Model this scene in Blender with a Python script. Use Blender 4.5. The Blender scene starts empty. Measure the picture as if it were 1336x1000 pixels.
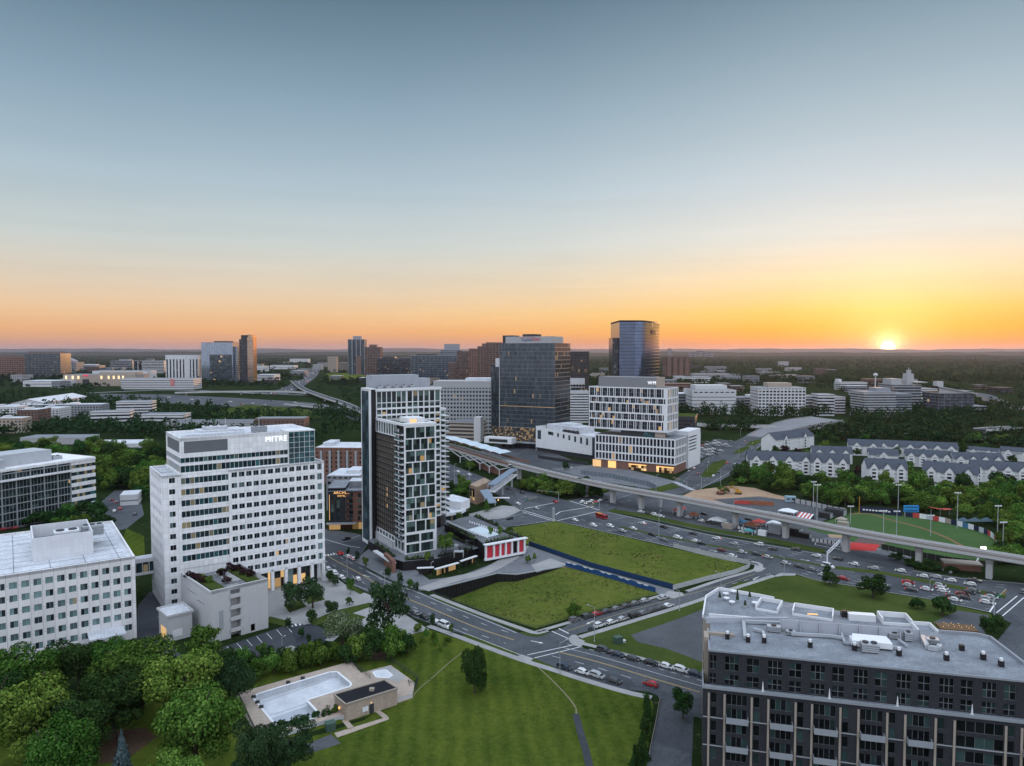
import bpy, math, random
import numpy as np
from mathutils import Vector, Matrix, noise
random.seed(7)
rng = np.random.default_rng(7)
D = bpy.data
SC = bpy.context.scene
COL = SC.collection
# ---------------------------------------------------------------- camera geometry
CAM_H, FPX, CX, CY, HOR = 90.0, 926.0, 668.0, 500.0, 458.0
PITCH = math.atan((CY - HOR) / FPX)
_cp, _sp = math.cos(PITCH), math.sin(PITCH)
def ray(px, py):
 a, b = (px - CX) / FPX, (CY - py) / FPX
 return Vector((a, _cp + b * _sp, -_sp + b * _cp))
def P(px, py, z=0.0):
 """point seen at a photo pixel on the level z"""
 d = ray(px, py); t = (z - CAM_H) / d.z
 return Vector((d.x * t, d.y * t, z))
def PD(px, py, y):
 d = ray(px, py); t = y / d.y
 return Vector((d.x * t, y, CAM_H + d.z * t))
def proj(p):
 v = Vector(p) - Vector((0, 0, CAM_H))
 f = v.y * _cp - v.z * _sp
 u = v.y * _sp + v.z * _cp
 return CX + FPX * v.x / f, CY - FPX * u / f, f
def H_at(px, pyb, pyt):
 """height of something whose foot is at (px,pyb) and whose top is seen at pyt"""
 b = P(px, pyb); return PD(px, pyt, b.y).z
# ---------------------------------------------------------------- materials
def lin(c):
 return tuple((x / 255 / 12.92 if x / 255 <= .04045 else ((x / 255 + .055) / 1.055) ** 2.4) for x in c)
MATS = {}
def new_mat(name):
 m = D.materials.new(name); m.use_nodes = True
 nt = m.node_tree; b = nt.nodes['Principled BSDF']
 return m, nt, b
def nd(nt, t, **kw):
 n = nt.nodes.new(t)
 for k, v in kw.items():
  if k.startswith('i_'):
   n.inputs[k[2:].replace('_', ' ')].default_value = v
  else: setattr(n, k, v)
 return n
def math_n(nt, op, a, b=None, c=None, clamp=False):
 n = nt.nodes.new('ShaderNodeMath'); n.operation = op; n.use_clamp = clamp
 for i, v in enumerate((a, b, c)):
  if v is None: continue
  if isinstance(v, (int, float)): n.inputs[i].default_value = v
  else: nt.links.new(v, n.inputs[i])
 return n.outputs[0]
def mixc(nt, f, a, b, mode='MIX'):
 n = nt.nodes.new('ShaderNodeMix'); n.data_type = 'RGBA'; n.blend_type = mode
 for s, v in ((n.inputs['Factor'], f), (n.inputs['A'], a), (n.inputs['B'], b)):
  if v is None: continue
  if isinstance(v, (int, float)): s.default_value = v
  elif isinstance(v, (tuple, list)): s.default_value = tuple(v)[:3] + (1,)
  else: nt.links.new(v, s)
 return n.outputs['Result']
def ramp(nt, fac, stops):
 n = nt.nodes.new('ShaderNodeValToRGB'); e = n.color_ramp.elements
 while len(e) < len(stops): e.new(0.5)
 for el, (p, c) in zip(e, stops):
  el.position = p; el.color = tuple(c)[:3] + (1,) if not isinstance(c, (int, float)) else (c, c, c, 1)
 nt.links.new(fac, n.inputs[0]); return n.outputs[0]
def obj_co(nt): return nd(nt, 'ShaderNodeTexCoord').outputs['Object']
def world_co(nt): return nd(nt, 'ShaderNodeNewGeometry').outputs['Position']
def noise_n(nt, co, scale, detail=3, rough=.55):
 n = nd(nt, 'ShaderNodeTexNoise'); n.inputs['Scale'].default_value = scale
 n.inputs['Detail'].default_value = detail; n.inputs['Roughness'].default_value = rough
 nt.links.new(co, n.inputs['Vector']); return n.outputs['Fac']
def scaled(nt, co, v):
 n = nd(nt, 'ShaderNodeVectorMath', operation='MULTIPLY'); nt.links.new(co, n.inputs[0]); n.inputs[1].default_value = v
 return n.outputs[0]
def plain(name, col, rough=.7, var=.12, scale=.6, metal=0.0, spec=.3, fine=6.0, bump=0.0, streak=False):
 """paint / concrete / stone: one colour with blotches, fine grain and optional vertical weathering streaks"""
 if name in MATS: return MATS[name]
 m, nt, b = new_mat(name); co = world_co(nt)
 a = noise_n(nt, co, scale, 4); f = noise_n(nt, co, fine, 2)
 s = math_n(nt, 'ADD', math_n(nt, 'MULTIPLY', a, .65), math_n(nt, 'MULTIPLY', f, .35))
 if streak:
  k = noise_n(nt, scaled(nt, co, (1.6, 1.6, .06)), 1.0, 3)
  s = math_n(nt, 'ADD', math_n(nt, 'MULTIPLY', s, .6), math_n(nt, 'MULTIPLY', k, .4))
 v = math_n(nt, 'MULTIPLY_ADD', math_n(nt, 'SUBTRACT', s, .5), var * 3.2, 1.0)
 hs = nd(nt, 'ShaderNodeHueSaturation'); hs.inputs['Color'].default_value = tuple(col) + (1,)
 nt.links.new(v, hs.inputs['Value']); nt.links.new(hs.outputs[0], b.inputs['Base Color'])
 b.inputs['Roughness'].default_value = rough; b.inputs['Metallic'].default_value = metal
 b.inputs['Specular IOR Level'].default_value = spec
 if bump:
  bp = nd(nt, 'ShaderNodeBump'); bp.inputs['Strength'].default_value = bump; bp.inputs['Distance'].default_value = .05
  nt.links.new(f, bp.inputs['Height']); nt.links.new(bp.outputs[0], b.inputs['Normal'])
 MATS[name] = m; return m
def panelled(name, col, pu=1.5, pz=1.4, var=.1, joint=.75, rough=.6, jw=.05):
 """cladding panels or stone with joint lines and panel-to-panel tone (object coordinates: u = x or y, z up)"""
 if name in MATS: return MATS[name]
 m, nt, b = new_mat(name); co = obj_co(nt)
 sx = nd(nt, 'ShaderNodeSeparateXYZ'); nt.links.new(co, sx.inputs[0])
 gn = nd(nt, 'ShaderNodeNewGeometry'); tr = nd(nt, 'ShaderNodeVectorTransform', vector_type='NORMAL', convert_from='WORLD', convert_to='OBJECT')
 nt.links.new(gn.outputs['Normal'], tr.inputs[0]); sn = nd(nt, 'ShaderNodeSeparateXYZ'); nt.links.new(tr.outputs[0], sn.inputs[0])
 side = math_n(nt, 'GREATER_THAN', math_n(nt, 'ABSOLUTE', sn.outputs[0]), .7)
 mx = nd(nt, 'ShaderNodeMix'); mx.data_type = 'FLOAT'
 nt.links.new(side, mx.inputs['Factor']); nt.links.new(sx.outputs[0], mx.inputs['A']); nt.links.new(sx.outputs[1], mx.inputs['B'])
 u = math_n(nt, 'DIVIDE', mx.outputs['Result'], pu); v = math_n(nt, 'DIVIDE', sx.outputs[2], pz)
 ju = math_n(nt, 'LESS_THAN', math_n(nt, 'FRACT', u), jw / pu); jv = math_n(nt, 'LESS_THAN', math_n(nt, 'FRACT', v), jw / pz)
 j = math_n(nt, 'MAXIMUM', ju, jv)
 cb = nd(nt, 'ShaderNodeCombineXYZ'); nt.links.new(math_n(nt, 'FLOOR', u), cb.inputs[0]); nt.links.new(math_n(nt, 'FLOOR', v), cb.inputs[1])
 wn = nd(nt, 'ShaderNodeTexWhiteNoise', noise_dimensions='2D'); nt.links.new(cb.outputs[0], wn.inputs['Vector'])
 big = noise_n(nt, scaled(nt, co, (.5, .5, .12)), 1.0, 4)
 val = math_n(nt, 'ADD', math_n(nt, 'MULTIPLY_ADD', math_n(nt, 'SUBTRACT', wn.outputs['Value'], .5), var, 1.0),
                 math_n(nt, 'MULTIPLY', math_n(nt, 'SUBTRACT', big, .5), var * 1.6))
 val = math_n(nt, 'MULTIPLY', val, math_n(nt, 'MULTIPLY_ADD', j, joint - 1.0, 1.0))
 hs = nd(nt, 'ShaderNodeHueSaturation'); hs.inputs['Color'].default_value = tuple(col) + (1,)
 nt.links.new(val, hs.inputs['Value']); nt.links.new(hs.outputs[0], b.inputs['Base Color'])
 b.inputs['Roughness'].default_value = rough; b.inputs['Specular IOR Level'].default_value = .3
 MATS[name] = m; return m
def glassy(name, tint, lit=.0, cell=None, blind=.25, blind_col=(.2, .28, .28), rough=.08, lit_col=(1, .62, .25), lit_s=.9, spec=.5, metal=0.0):
 """window glass: dark panes, some with blinds, a few with the lights on.
 cell=None: varies per window object; cell=(bay, bay, storey): varies per pane of a curtain wall"""
 if name in MATS: return MATS[name]
 m, nt, b = new_mat(name)
 if cell is None:
  oi = nd(nt, 'ShaderNodeObjectInfo'); g = nd(nt, 'ShaderNodeNewGeometry')
  r = math_n(nt, 'FRACT', math_n(nt, 'ADD', oi.outputs['Random'], math_n(nt, 'MULTIPLY', g.outputs['Random Per Island'], 7.13)))
  cbx = nd(nt, 'ShaderNodeCombineXYZ'); nt.links.new(r, cbx.inputs[0]); vec = cbx.outputs[0]
 else:
  co = obj_co(nt); vm = nd(nt, 'ShaderNodeVectorMath', operation='DIVIDE'); nt.links.new(co, vm.inputs[0]); vm.inputs[1].default_value = cell
  fl = nd(nt, 'ShaderNodeVectorMath', operation='FLOOR'); nt.links.new(vm.outputs[0], fl.inputs[0]); vec = fl.outputs[0]
 wn = nd(nt, 'ShaderNodeTexWhiteNoise', noise_dimensions='3D'); nt.links.new(vec, wn.inputs['Vector'])
 sep = nd(nt, 'ShaderNodeSeparateColor'); nt.links.new(wn.outputs['Color'], sep.inputs[0])
 isb = math_n(nt, 'LESS_THAN', sep.outputs[0], blind)
 tone = math_n(nt, 'MULTIPLY_ADD', sep.outputs[1], .9 if metal < .5 else .2, .45 if metal < .5 else .9)
 hs = nd(nt, 'ShaderNodeHueSaturation'); hs.inputs['Color'].default_value = tuple(tint) + (1,); nt.links.new(tone, hs.inputs['Value'])
 hb = nd(nt, 'ShaderNodeHueSaturation'); hb.inputs['Color'].default_value = tuple(blind_col) + (1,); nt.links.new(tone, hb.inputs['Value'])
 nt.links.new(mixc(nt, isb, hs.outputs[0], hb.outputs[0]), b.inputs['Base Color'])
 b.inputs['Roughness'].default_value = rough; b.inputs['Specular IOR Level'].default_value = spec; b.inputs['Metallic'].default_value = metal
 if lit > 0:
  isl = math_n(nt, 'GREATER_THAN', sep.outputs[2], 1 - lit)
  st = math_n(nt, 'MULTIPLY', isl, math_n(nt, 'MULTIPLY_ADD', wn.outputs['Value'], lit_s, lit_s * .25))
  b.inputs['Emission Color'].default_value = tuple(lit_col) + (1,); nt.links.new(st, b.inputs['Emission Strength'])
 MATS[name] = m; return m
def glow(name, col, s):
 if name in MATS: return MATS[name]
 m, nt, b = new_mat(name); b.inputs['Base Color'].default_value = tuple(col) + (1,)
 b.inputs['Emission Color'].default_value = tuple(col) + (1,); b.inputs['Emission Strength'].default_value = s
 MATS[name] = m; return m
def ground_mat(name, c1, c2, s1=.05, s2=1.2, c3=None, rough=.95, bump=.0, stripes=None):
 if name in MATS: return MATS[name]
 m, nt, b = new_mat(name); co = world_co(nt)
 big = noise_n(nt, co, s1, 5, .6); fin = noise_n(nt, co, s2, 4, .65); mid = noise_n(nt, co, (s1 * s2) ** .5, 3, .6)
 f = math_n(nt, 'ADD', math_n(nt, 'MULTIPLY', big, .45), math_n(nt, 'ADD', math_n(nt, 'MULTIPLY', fin, .35), math_n(nt, 'MULTIPLY', mid, .2)))
 f = math_n(nt, 'MULTIPLY_ADD', math_n(nt, 'SUBTRACT', f, .5), 3.0, .5, clamp=True)
 if stripes:
  ang, period, amt = stripes
  sx = nd(nt, 'ShaderNodeSeparateXYZ'); nt.links.new(co, sx.inputs[0])
  u = math_n(nt, 'ADD', math_n(nt, 'MULTIPLY', sx.outputs[0], math.cos(ang)), math_n(nt, 'MULTIPLY', sx.outputs[1], math.sin(ang)))
  w = math_n(nt, 'MULTIPLY', noise_n(nt, co, .08, 2), 4.0)
  s = math_n(nt, 'SINE', math_n(nt, 'ADD', math_n(nt, 'MULTIPLY', u, 6.283 / period), w))
  s = math_n(nt, 'MULTIPLY', s, math_n(nt, 'MULTIPLY', noise_n(nt, co, .06, 2), amt * 2))
  f = math_n(nt, 'ADD', f, s, clamp=True)
 c = mixc(nt, f, c1, c2)
 if c3:
  k = math_n(nt, 'GREATER_THAN', noise_n(nt, co, s2 * 2.2, 3), .64)
  c = mixc(nt, math_n(nt, 'MULTIPLY', k, .6), c, c3)
 nt.links.new(c, b.inputs['Base Color']); b.inputs['Roughness'].default_value = rough; b.inputs['Specular IOR Level'].default_value = .0 if rough > .9 else .15
 if bump:
  bp = nd(nt, 'ShaderNodeBump'); bp.inputs['Strength'].default_value = bump; bp.inputs['Distance'].default_value = .3
  nt.links.new(fin, bp.inputs['Height']); nt.links.new(bp.outputs[0], b.inputs['Normal'])
 MATS[name] = m; return m
def asphalt(name, c1, c2):
 m, nt, b = new_mat(name); co = world_co(nt)
 v = nd(nt, 'ShaderNodeTexVoronoi'); v.inputs['Scale'].default_value = .06; nt.links.new(co, v.inputs['Vector']); sc_ = nd(nt, 'ShaderNodeSeparateColor'); nt.links.new(v.outputs['Color'], sc_.inputs[0])
 e = nd(nt, 'ShaderNodeTexVoronoi', feature='DISTANCE_TO_EDGE'); e.inputs['Scale'].default_value = .16; w_ = nd(nt, 'ShaderNodeVectorMath', operation='ADD'); nn = nd(nt, 'ShaderNodeTexNoise'); nn.inputs['Scale'].default_value = .35; nt.links.new(co, nn.inputs['Vector'])
 ms = nd(nt, 'ShaderNodeVectorMath', operation='SCALE'); ms.inputs['Scale'].default_value = 5.0; nt.links.new(nn.outputs['Color'], ms.inputs[0]); nt.links.new(co, w_.inputs[0]); nt.links.new(ms.outputs[0], w_.inputs[1]); nt.links.new(w_.outputs[0], e.inputs['Vector'])
 crack = math_n(nt, 'LESS_THAN', e.outputs['Distance'], .018); f = math_n(nt, 'ADD', math_n(nt, 'MULTIPLY', noise_n(nt, co, .05, 5, .7), .6), math_n(nt, 'ADD', math_n(nt, 'MULTIPLY', sc_.outputs[0], .22), math_n(nt, 'MULTIPLY', noise_n(nt, co, 1.3, 3), .3)))
 f = math_n(nt, 'MULTIPLY_ADD', math_n(nt, 'SUBTRACT', f, .56), 2.4, .5, clamp=True); f = math_n(nt, 'MULTIPLY', f, math_n(nt, 'MULTIPLY_ADD', crack, -.55, 1.0))
 nt.links.new(mixc(nt, f, c1, c2), b.inputs['Base Color']); b.inputs['Roughness'].default_value = .82; b.inputs['Specular IOR Level'].default_value = .2
 MATS[name] = m; return m
def leafy(name, c1, c2, c3, hue=.02, trans=.0):
 """foliage: every leaf clump its own green, every tree its own hue"""
 if name in MATS: return MATS[name]
 m, nt, b = new_mat(name)
 g = nd(nt, 'ShaderNodeNewGeometry'); oi = nd(nt, 'ShaderNodeObjectInfo')
 co = world_co(nt)
 n = noise_n(nt, co, .22, 2)
 f = math_n(nt, 'ADD', math_n(nt, 'MULTIPLY', g.outputs['Random Per Island'], .5), math_n(nt, 'MULTIPLY', n, .5))
 c = ramp(nt, f, [(.15, c1), (.5, c2), (.85, c3)])
 hs = nd(nt, 'ShaderNodeHueSaturation'); nt.links.new(c, hs.inputs['Color'])
 nt.links.new(math_n(nt, 'MULTIPLY_ADD', math_n(nt, 'SUBTRACT', oi.outputs['Random'], .5), hue * 2, .5), hs.inputs['Hue'])
 nt.links.new(math_n(nt, 'MULTIPLY_ADD', math_n(nt, 'FRACT', math_n(nt, 'MULTIPLY', oi.outputs['Random'], 17.3)), .6, .7), hs.inputs['Value'])
 nt.nodes.remove(b); d = nd(nt, 'ShaderNodeBsdfDiffuse'); nt.links.new(hs.outputs[0], d.inputs[0])
 out = nt.nodes['Material Output']
 if trans:
  t = nd(nt, 'ShaderNodeBsdfTranslucent'); nt.links.new(hs.outputs[0], t.inputs[0]); mx = nd(nt, 'ShaderNodeMixShader')
  mx.inputs[0].default_value = trans; nt.links.new(d.outputs[0], mx.inputs[1]); nt.links.new(t.outputs[0], mx.inputs[2]); nt.links.new(mx.outputs[0], out.inputs[0])
 else: nt.links.new(d.outputs[0], out.inputs[0])
 MATS[name] = m; return m
# ---------------------------------------------------------------- mesh building
class MB:
 def __init__(s): s.v = []; s.f = []; s.m = []
 def quad(s, a, b, c, d, m=0):
  i = len(s.v); s.v += [tuple(a), tuple(b), tuple(c), tuple(d)]; s.f.append((i, i + 1, i + 2, i + 3)); s.m.append(m)
 def poly(s, pts, m=0):
  i = len(s.v); s.v += [tuple(p) for p in pts]; s.f.append(tuple(range(i, i + len(pts)))); s.m.append(m)
 def box(s, x0, x1, y0, y1, z0, z1, m=0, bottom=False, top=None):
  i = len(s.v)
  s.v += [(x0, y0, z0), (x1, y0, z0), (x1, y1, z0), (x0, y1, z0), (x0, y0, z1), (x1, y0, z1), (x1, y1, z1), (x0, y1, z1)]
  fs = [(0, 1, 5, 4), (1, 2, 6, 5), (2, 3, 7, 6), (3, 0, 4, 7), (4, 5, 6, 7)] + ([(3, 2, 1, 0)] if bottom else [])
  for k, f in enumerate(fs): s.f.append(tuple(i + q for q in f)); s.m.append(top if (k == 4 and top is not None) else m)
 def prism(s, pts, z0, z1, m=0, top=None, bottom=False):
  pts = [(p[0], p[1]) for p in pts]
  if sum(pts[i][0] * pts[(i + 1) % len(pts)][1] - pts[(i + 1) % len(pts)][0] * pts[i][1] for i in range(len(pts))) < 0: pts = pts[::-1]
  n = len(pts); i = len(s.v)
  s.v += [(x, y, z0) for x, y in pts] + [(x, y, z1) for x, y in pts]
  for k in range(n):
   s.f.append((i + k, i + (k + 1) % n, i + n + (k + 1) % n, i + n + k)); s.m.append(m)
  s.f.append(tuple(range(i + n, i + 2 * n))); s.m.append(m if top is None else top)
  if bottom: s.f.append(tuple(range(i + n - 1, i - 1, -1))); s.m.append(m)
 def obox(s, a, b, w, z0, z1, m=0, top=None, off=0.0):
  """wall-like box along the ground line a-b, w wide"""
  a = Vector((a[0], a[1])); b = Vector((b[0], b[1])); d = (b - a)
  if d.length < 1e-6: return
  d.normalize(); n = Vector((-d.y, d.x)); h = w / 2
  s.prism([a + n * (off - h), b + n * (off - h), b + n * (off + h), a + n * (off + h)], z0, z1, m, top, True)
 def bar(s, a, b, w, m=0, w2=None):
  """square bar between two 3-D points"""
  a = Vector(a); b = Vector(b); d = (b - a); 
  if d.length < 1e-6: return
  d.normalize(); u = d.cross(Vector((0, 0, 1)))
  if u.length < .1: u = Vector((1, 0, 0))
  u.normalize(); v = d.cross(u); i = len(s.v); w2 = w if w2 is None else w2
  for p, r in ((a, w / 2), (b, w2 / 2)):
   s.v += [tuple(p + u * (sx * r) + v * (sy * r)) for sx, sy in ((-1, -1), (1, -1), (1, 1), (-1, 1))]
  for f in ((0, 1, 5, 4), (1, 2, 6, 5), (2, 3, 7, 6), (3, 0, 4, 7), (4, 5, 6, 7), (3, 2, 1, 0)):
   s.f.append(tuple(i + q for q in f)); s.m.append(m)
 def cyl(s, x, y, z0, z1, r0, r1=None, n=10, m=0, cap=True):
  r1 = r0 if r1 is None else r1; i = len(s.v)
  for z, r in ((z0, r0), (z1, r1)):
   s.v += [(x + r * math.cos(6.2832 * k / n), y + r * math.sin(6.2832 * k / n), z) for k in range(n)]
  for k in range(n): s.f.append((i + k, i + (k + 1) % n, i + n + (k + 1) % n, i + n + k)); s.m.append(m)
  if cap: s.f.append(tuple(range(i + n, i + 2 * n))); s.m.append(m)
 def wall(s, p0, p1, z0, z1, holes=(), depth=.25, m=0, mr=None):
  """upright wall face p0->p1 (outside on the right hand) with real window openings and reveals; holes = (u0,u1,z0,z1)"""
  p0 = Vector((p0[0], p0[1])); p1 = Vector((p1[0], p1[1])); W = (p1 - p0).length; d = (p1 - p0) / W; inn = Vector((-d.y, d.x)) * depth
  mr = m if mr is None else mr
  def q(u, z, k=0): p = p0 + d * u + inn * k; return (p.x, p.y, z)
  rows = {}
  for h in holes: rows.setdefault((round(h[2], 3), round(h[3], 3)), []).append(h)
  zc = z0
  for (a, b) in sorted(rows):
   if a > zc + 1e-4: s.quad(q(0, zc), q(W, zc), q(W, a), q(0, a), m)
   uc = 0
   for h in sorted(rows[(a, b)]):
    if h[0] > uc + 1e-4: s.quad(q(uc, a), q(h[0], a), q(h[0], b), q(uc, b), m)
    s.quad(q(h[0], a), q(h[1], a), q(h[1], a, 1), q(h[0], a, 1), mr); s.quad(q(h[0], b, 1), q(h[1], b, 1), q(h[1], b), q(h[0], b), mr)
    s.quad(q(h[0], a), q(h[0], a, 1), q(h[0], b, 1), q(h[0], b), mr); s.quad(q(h[1], a, 1), q(h[1], a), q(h[1], b), q(h[1], b, 1), mr)
    uc = h[1]
   if uc < W - 1e-4: s.quad(q(uc, a), q(W, a), q(W, b), q(uc, b), m)
   zc = b
  if zc < z1 - 1e-4: s.quad(q(0, zc), q(W, zc), q(W, z1), q(0, z1), m)
 def mesh(s, name, mats):
  me = D.meshes.new(name); me.from_pydata(s.v, [], s.f)
  if not isinstance(mats, (list, tuple)): mats = [mats]
  for m in mats: me.materials.append(m)
  if len(mats) > 1: me.polygons.foreach_set('material_index', s.m)
  me.update(); return me
 def build(s, name, mats, parent=None, smooth=False, **kw):
  me = s.mesh(name, mats)
  if smooth: me.polygons.foreach_set('use_smooth', [True] * len(me.polygons))
  return link(name, me, parent, **kw)
def link(name, data, parent=None, loc=None, rz=None, label=None, cat=None, group=None, kind=None):
 o = D.objects.new(name, data); COL.objects.link(o)
 if parent is not None: o.parent = parent
 if loc is not None: o.location = loc
 if rz is not None: o.rotation_euler = (0, 0, rz)
 return tag(o, label, cat, group, kind)
def tag(o, label=None, cat=None, group=None, kind=None):
 if label: o['label'] = label
 if cat: o['category'] = cat
 if group: o['group'] = group
 if kind: o['kind'] = kind
 return o
def thing(name, label, cat, loc=(0, 0, 0), rz=0.0, group=None):
 return link(name, None, None, loc, rz, label, cat, group)
def copy_tree(o, parent=None):
 c = o.copy(); COL.objects.link(c)
 if parent is not None: c.parent = parent
 for ch in KIDS.get(o.name, ()): copy_tree(ch, c)
 return c
KIDS = {}
def remember(root):
 """note a prototype's children once so that copies need no scene walk"""
 for o in list(D.objects):
  if o.parent is not None: KIDS.setdefault(o.parent.name, [])
 for o in list(D.objects):
  if o.parent is not None and o not in KIDS[o.parent.name]: KIDS[o.parent.name].append(o)
def struct(name, mb, mats): return mb.build(name, mats, kind='structure')
ORD = 'first second third fourth fifth sixth seventh eighth ninth tenth eleventh twelfth thirteenth fourteenth fifteenth sixteenth seventeenth eighteenth nineteenth twentieth'.split()
def ordinal(n):
 if n < 20: return ORD[n]
 t = {2: 'twenty', 3: 'thirty', 4: 'forty', 5: 'fifty', 6: 'sixty', 7: 'seventy', 8: 'eighty', 9: 'ninety'}
 a, b = divmod(n + 1, 10)
 if a > 9: return 'hundred-and-' + ordinal(n - 100)
 return (t[a][:-1] + 'ieth') if b == 0 else t[a] + '-' + ORD[b - 1]
def from_left(k, n):
 return 'leftmost' if k == 0 else 'rightmost' if k == n - 1 else ordinal(k) + ' from the left'
def srt(pts):  # order points by where they stand in the picture, left to right
 return sorted(range(len(pts)), key=lambda i: pts[i][0] / max(pts[i][1], 1))
# ---------------------------------------------------------------- camera, light, sky
cam = D.cameras.new('camera'); co_ = D.objects.new('camera', cam); COL.objects.link(co_); SC.camera = co_
co_.location = (0, 0, CAM_H); co_.rotation_euler = (math.pi / 2 - PITCH, 0, 0)
cam.sensor_fit = 'HORIZONTAL'; cam.sensor_width = 36; cam.lens = FPX / 1336 * 36; cam.clip_start = 1; cam.clip_end = 120000
SUN_AZ = math.atan((1158 - CX) / FPX); SUN_EL = math.radians(.22)
sl = D.lights.new('sun', 'SUN'); so = D.objects.new('sun', sl); COL.objects.link(so)
sl.energy = 2.2; sl.angle = math.radians(.6); sl.color = (1, .5, .2)
so.rotation_euler = (math.pi / 2 - SUN_EL - math.radians(.9), 0, math.pi - SUN_AZ + math.pi)
so.rotation_euler = Vector((math.sin(SUN_AZ), math.cos(SUN_AZ), math.tan(math.radians(1.2)))).to_track_quat('Z', 'Y').to_euler()
w = D.worlds.new('World'); SC.world = w; w.use_nodes = True
nt = w.node_tree; bg = nt.nodes['Background']
tc = nd(nt, 'ShaderNodeTexCoord'); nrm = nd(nt, 'ShaderNodeVectorMath', operation='NORMALIZE'); nt.links.new(tc.outputs['Generated'], nrm.inputs[0])
dirv = nrm.outputs[0]; sx = nd(nt, 'ShaderNodeSeparateXYZ'); nt.links.new(dirv, sx.inputs[0])
el = math_n(nt, 'ARCSINE', math_n(nt, 'MAXIMUM', sx.outputs[2], 0.0))
ef = math_n(nt, 'POWER', math_n(nt, 'DIVIDE', el, math.pi / 2), .5)       # square root: fine steps near the horizon
def er(deg): return (deg / 90) ** .5
def yy(y): return max(0.0, math.degrees(math.atan((500 - y) / 926)) - math.degrees(PITCH))
TOPS = [(er(34), (.46, .60, .76)), (er(50), (1.14, 1.32, 1.60)), (1.0, (1.40, 1.62, 1.95))]  # sky above the view, brightened well past the visible band to light the scene
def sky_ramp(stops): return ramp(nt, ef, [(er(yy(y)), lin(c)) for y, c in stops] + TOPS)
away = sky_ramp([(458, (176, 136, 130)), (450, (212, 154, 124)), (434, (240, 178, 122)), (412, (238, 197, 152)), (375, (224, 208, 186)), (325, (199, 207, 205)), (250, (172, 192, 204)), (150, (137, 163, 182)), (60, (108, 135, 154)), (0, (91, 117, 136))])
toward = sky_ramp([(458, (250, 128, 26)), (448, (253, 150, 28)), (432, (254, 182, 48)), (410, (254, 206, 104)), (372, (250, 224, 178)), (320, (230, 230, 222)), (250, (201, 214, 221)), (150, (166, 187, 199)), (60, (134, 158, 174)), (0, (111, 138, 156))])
sd = Vector((math.sin(SUN_AZ), math.cos(SUN_AZ), 0))
hv = nd(nt, 'ShaderNodeCombineXYZ'); nt.links.new(sx.outputs[0], hv.inputs[0]); nt.links.new(sx.outputs[1], hv.inputs[1])
hn = nd(nt, 'ShaderNodeVectorMath', operation='NORMALIZE'); nt.links.new(hv.outputs[0], hn.inputs[0])
dp = nd(nt, 'ShaderNodeVectorMath', operation='DOT_PRODUCT'); nt.links.new(hn.outputs[0], dp.inputs[0]); dp.inputs[1].default_value = sd
azf = ramp(nt, dp.outputs['Value'], [(.55, 0.0), (.80, .12), (.91, .36), (.97, .72), (.998, 1.0)])
low = mixc(nt, azf, away, toward)
back = ramp(nt, ef, [(0, (.70, .71, .80)), (er(4), (.98, 1.0, 1.08)), (er(15), (1.22, 1.30, 1.46)), (er(40), (1.32, 1.50, 1.76)), (1.0, (1.40, 1.62, 1.95))])  # unseen sky behind the camera, added brightness to light the facing walls
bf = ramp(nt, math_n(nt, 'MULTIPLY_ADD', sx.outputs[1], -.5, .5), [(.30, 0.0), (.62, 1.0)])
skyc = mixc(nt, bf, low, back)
sv = Vector((math.sin(SUN_AZ) * math.cos(SUN_EL), math.cos(SUN_AZ) * math.cos(SUN_EL), math.sin(SUN_EL)))
dq = nd(nt, 'ShaderNodeVectorMath', operation='DOT_PRODUCT'); nt.links.new(dirv, dq.inputs[0]); dq.inputs[1].default_value = sv
ang = math_n(nt, 'MULTIPLY', math_n(nt, 'ARCCOSINE', math_n(nt, 'MINIMUM', dq.outputs['Value'], .9999999)), 180 / math.pi)
halo = ramp(nt, math_n(nt, 'DIVIDE', ang, 16.0), [(0, .80), (.05, .46), (.13, .21), (.28, .07), (.5, 0.0)])
disc = ramp(nt, math_n(nt, 'DIVIDE', ang, 1.5), [(0, 1.0), (.22, .75), (.34, .10), (.62, .03), (1, 0.0)])
skyc = mixc(nt, 1.0, skyc, mixc(nt, 1.0, halo, (1.0, .84, .46), 'MULTIPLY'), 'ADD')
skyc = mixc(nt, 1.0, skyc, mixc(nt, 1.0, disc, (9, 7, 3.6), 'MULTIPLY'), 'ADD')
st = nd(nt, 'ShaderNodeTexSky', sky_type='NISHITA'); st.sun_disc = False; st.sun_elevation = math.radians(1.2); st.sun_rotation = SUN_AZ
skyc = mixc(nt, 1.0, skyc, mixc(nt, 1.0, st.outputs[0], (.012, .012, .012), 'MULTIPLY'), 'ADD')
cbv = nd(nt, 'ShaderNodeCombineXYZ'); nt.links.new(math_n(nt, 'MULTIPLY', sx.outputs[0], 2.2), cbv.inputs[0]); nt.links.new(math_n(nt, 'MULTIPLY', sx.outputs[1], 2.2), cbv.inputs[1]); nt.links.new(math_n(nt, 'MULTIPLY', el, 38.0), cbv.inputs[2])
wisp = math_n(nt, 'MULTIPLY', math_n(nt, 'SUBTRACT', noise_n(nt, cbv.outputs[0], 1.0, 5, .62), .5), ramp(nt, ef, [(0, .26), (er(6), .20), (er(16), .07), (er(30), 0.0)]))
skyc = mixc(nt, 1.0, skyc, math_n(nt, 'ADD', wisp, 1.0), 'MULTIPLY')
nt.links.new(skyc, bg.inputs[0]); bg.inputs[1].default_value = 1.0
SC.view_settings.view_transform = 'Standard'; SC.view_settings.look = 'None'; SC.view_settings.exposure = 0; SC.view_settings.gamma = 1
SC.render.engine = 'CYCLES'; SC.cycles.use_denoising = True
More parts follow.
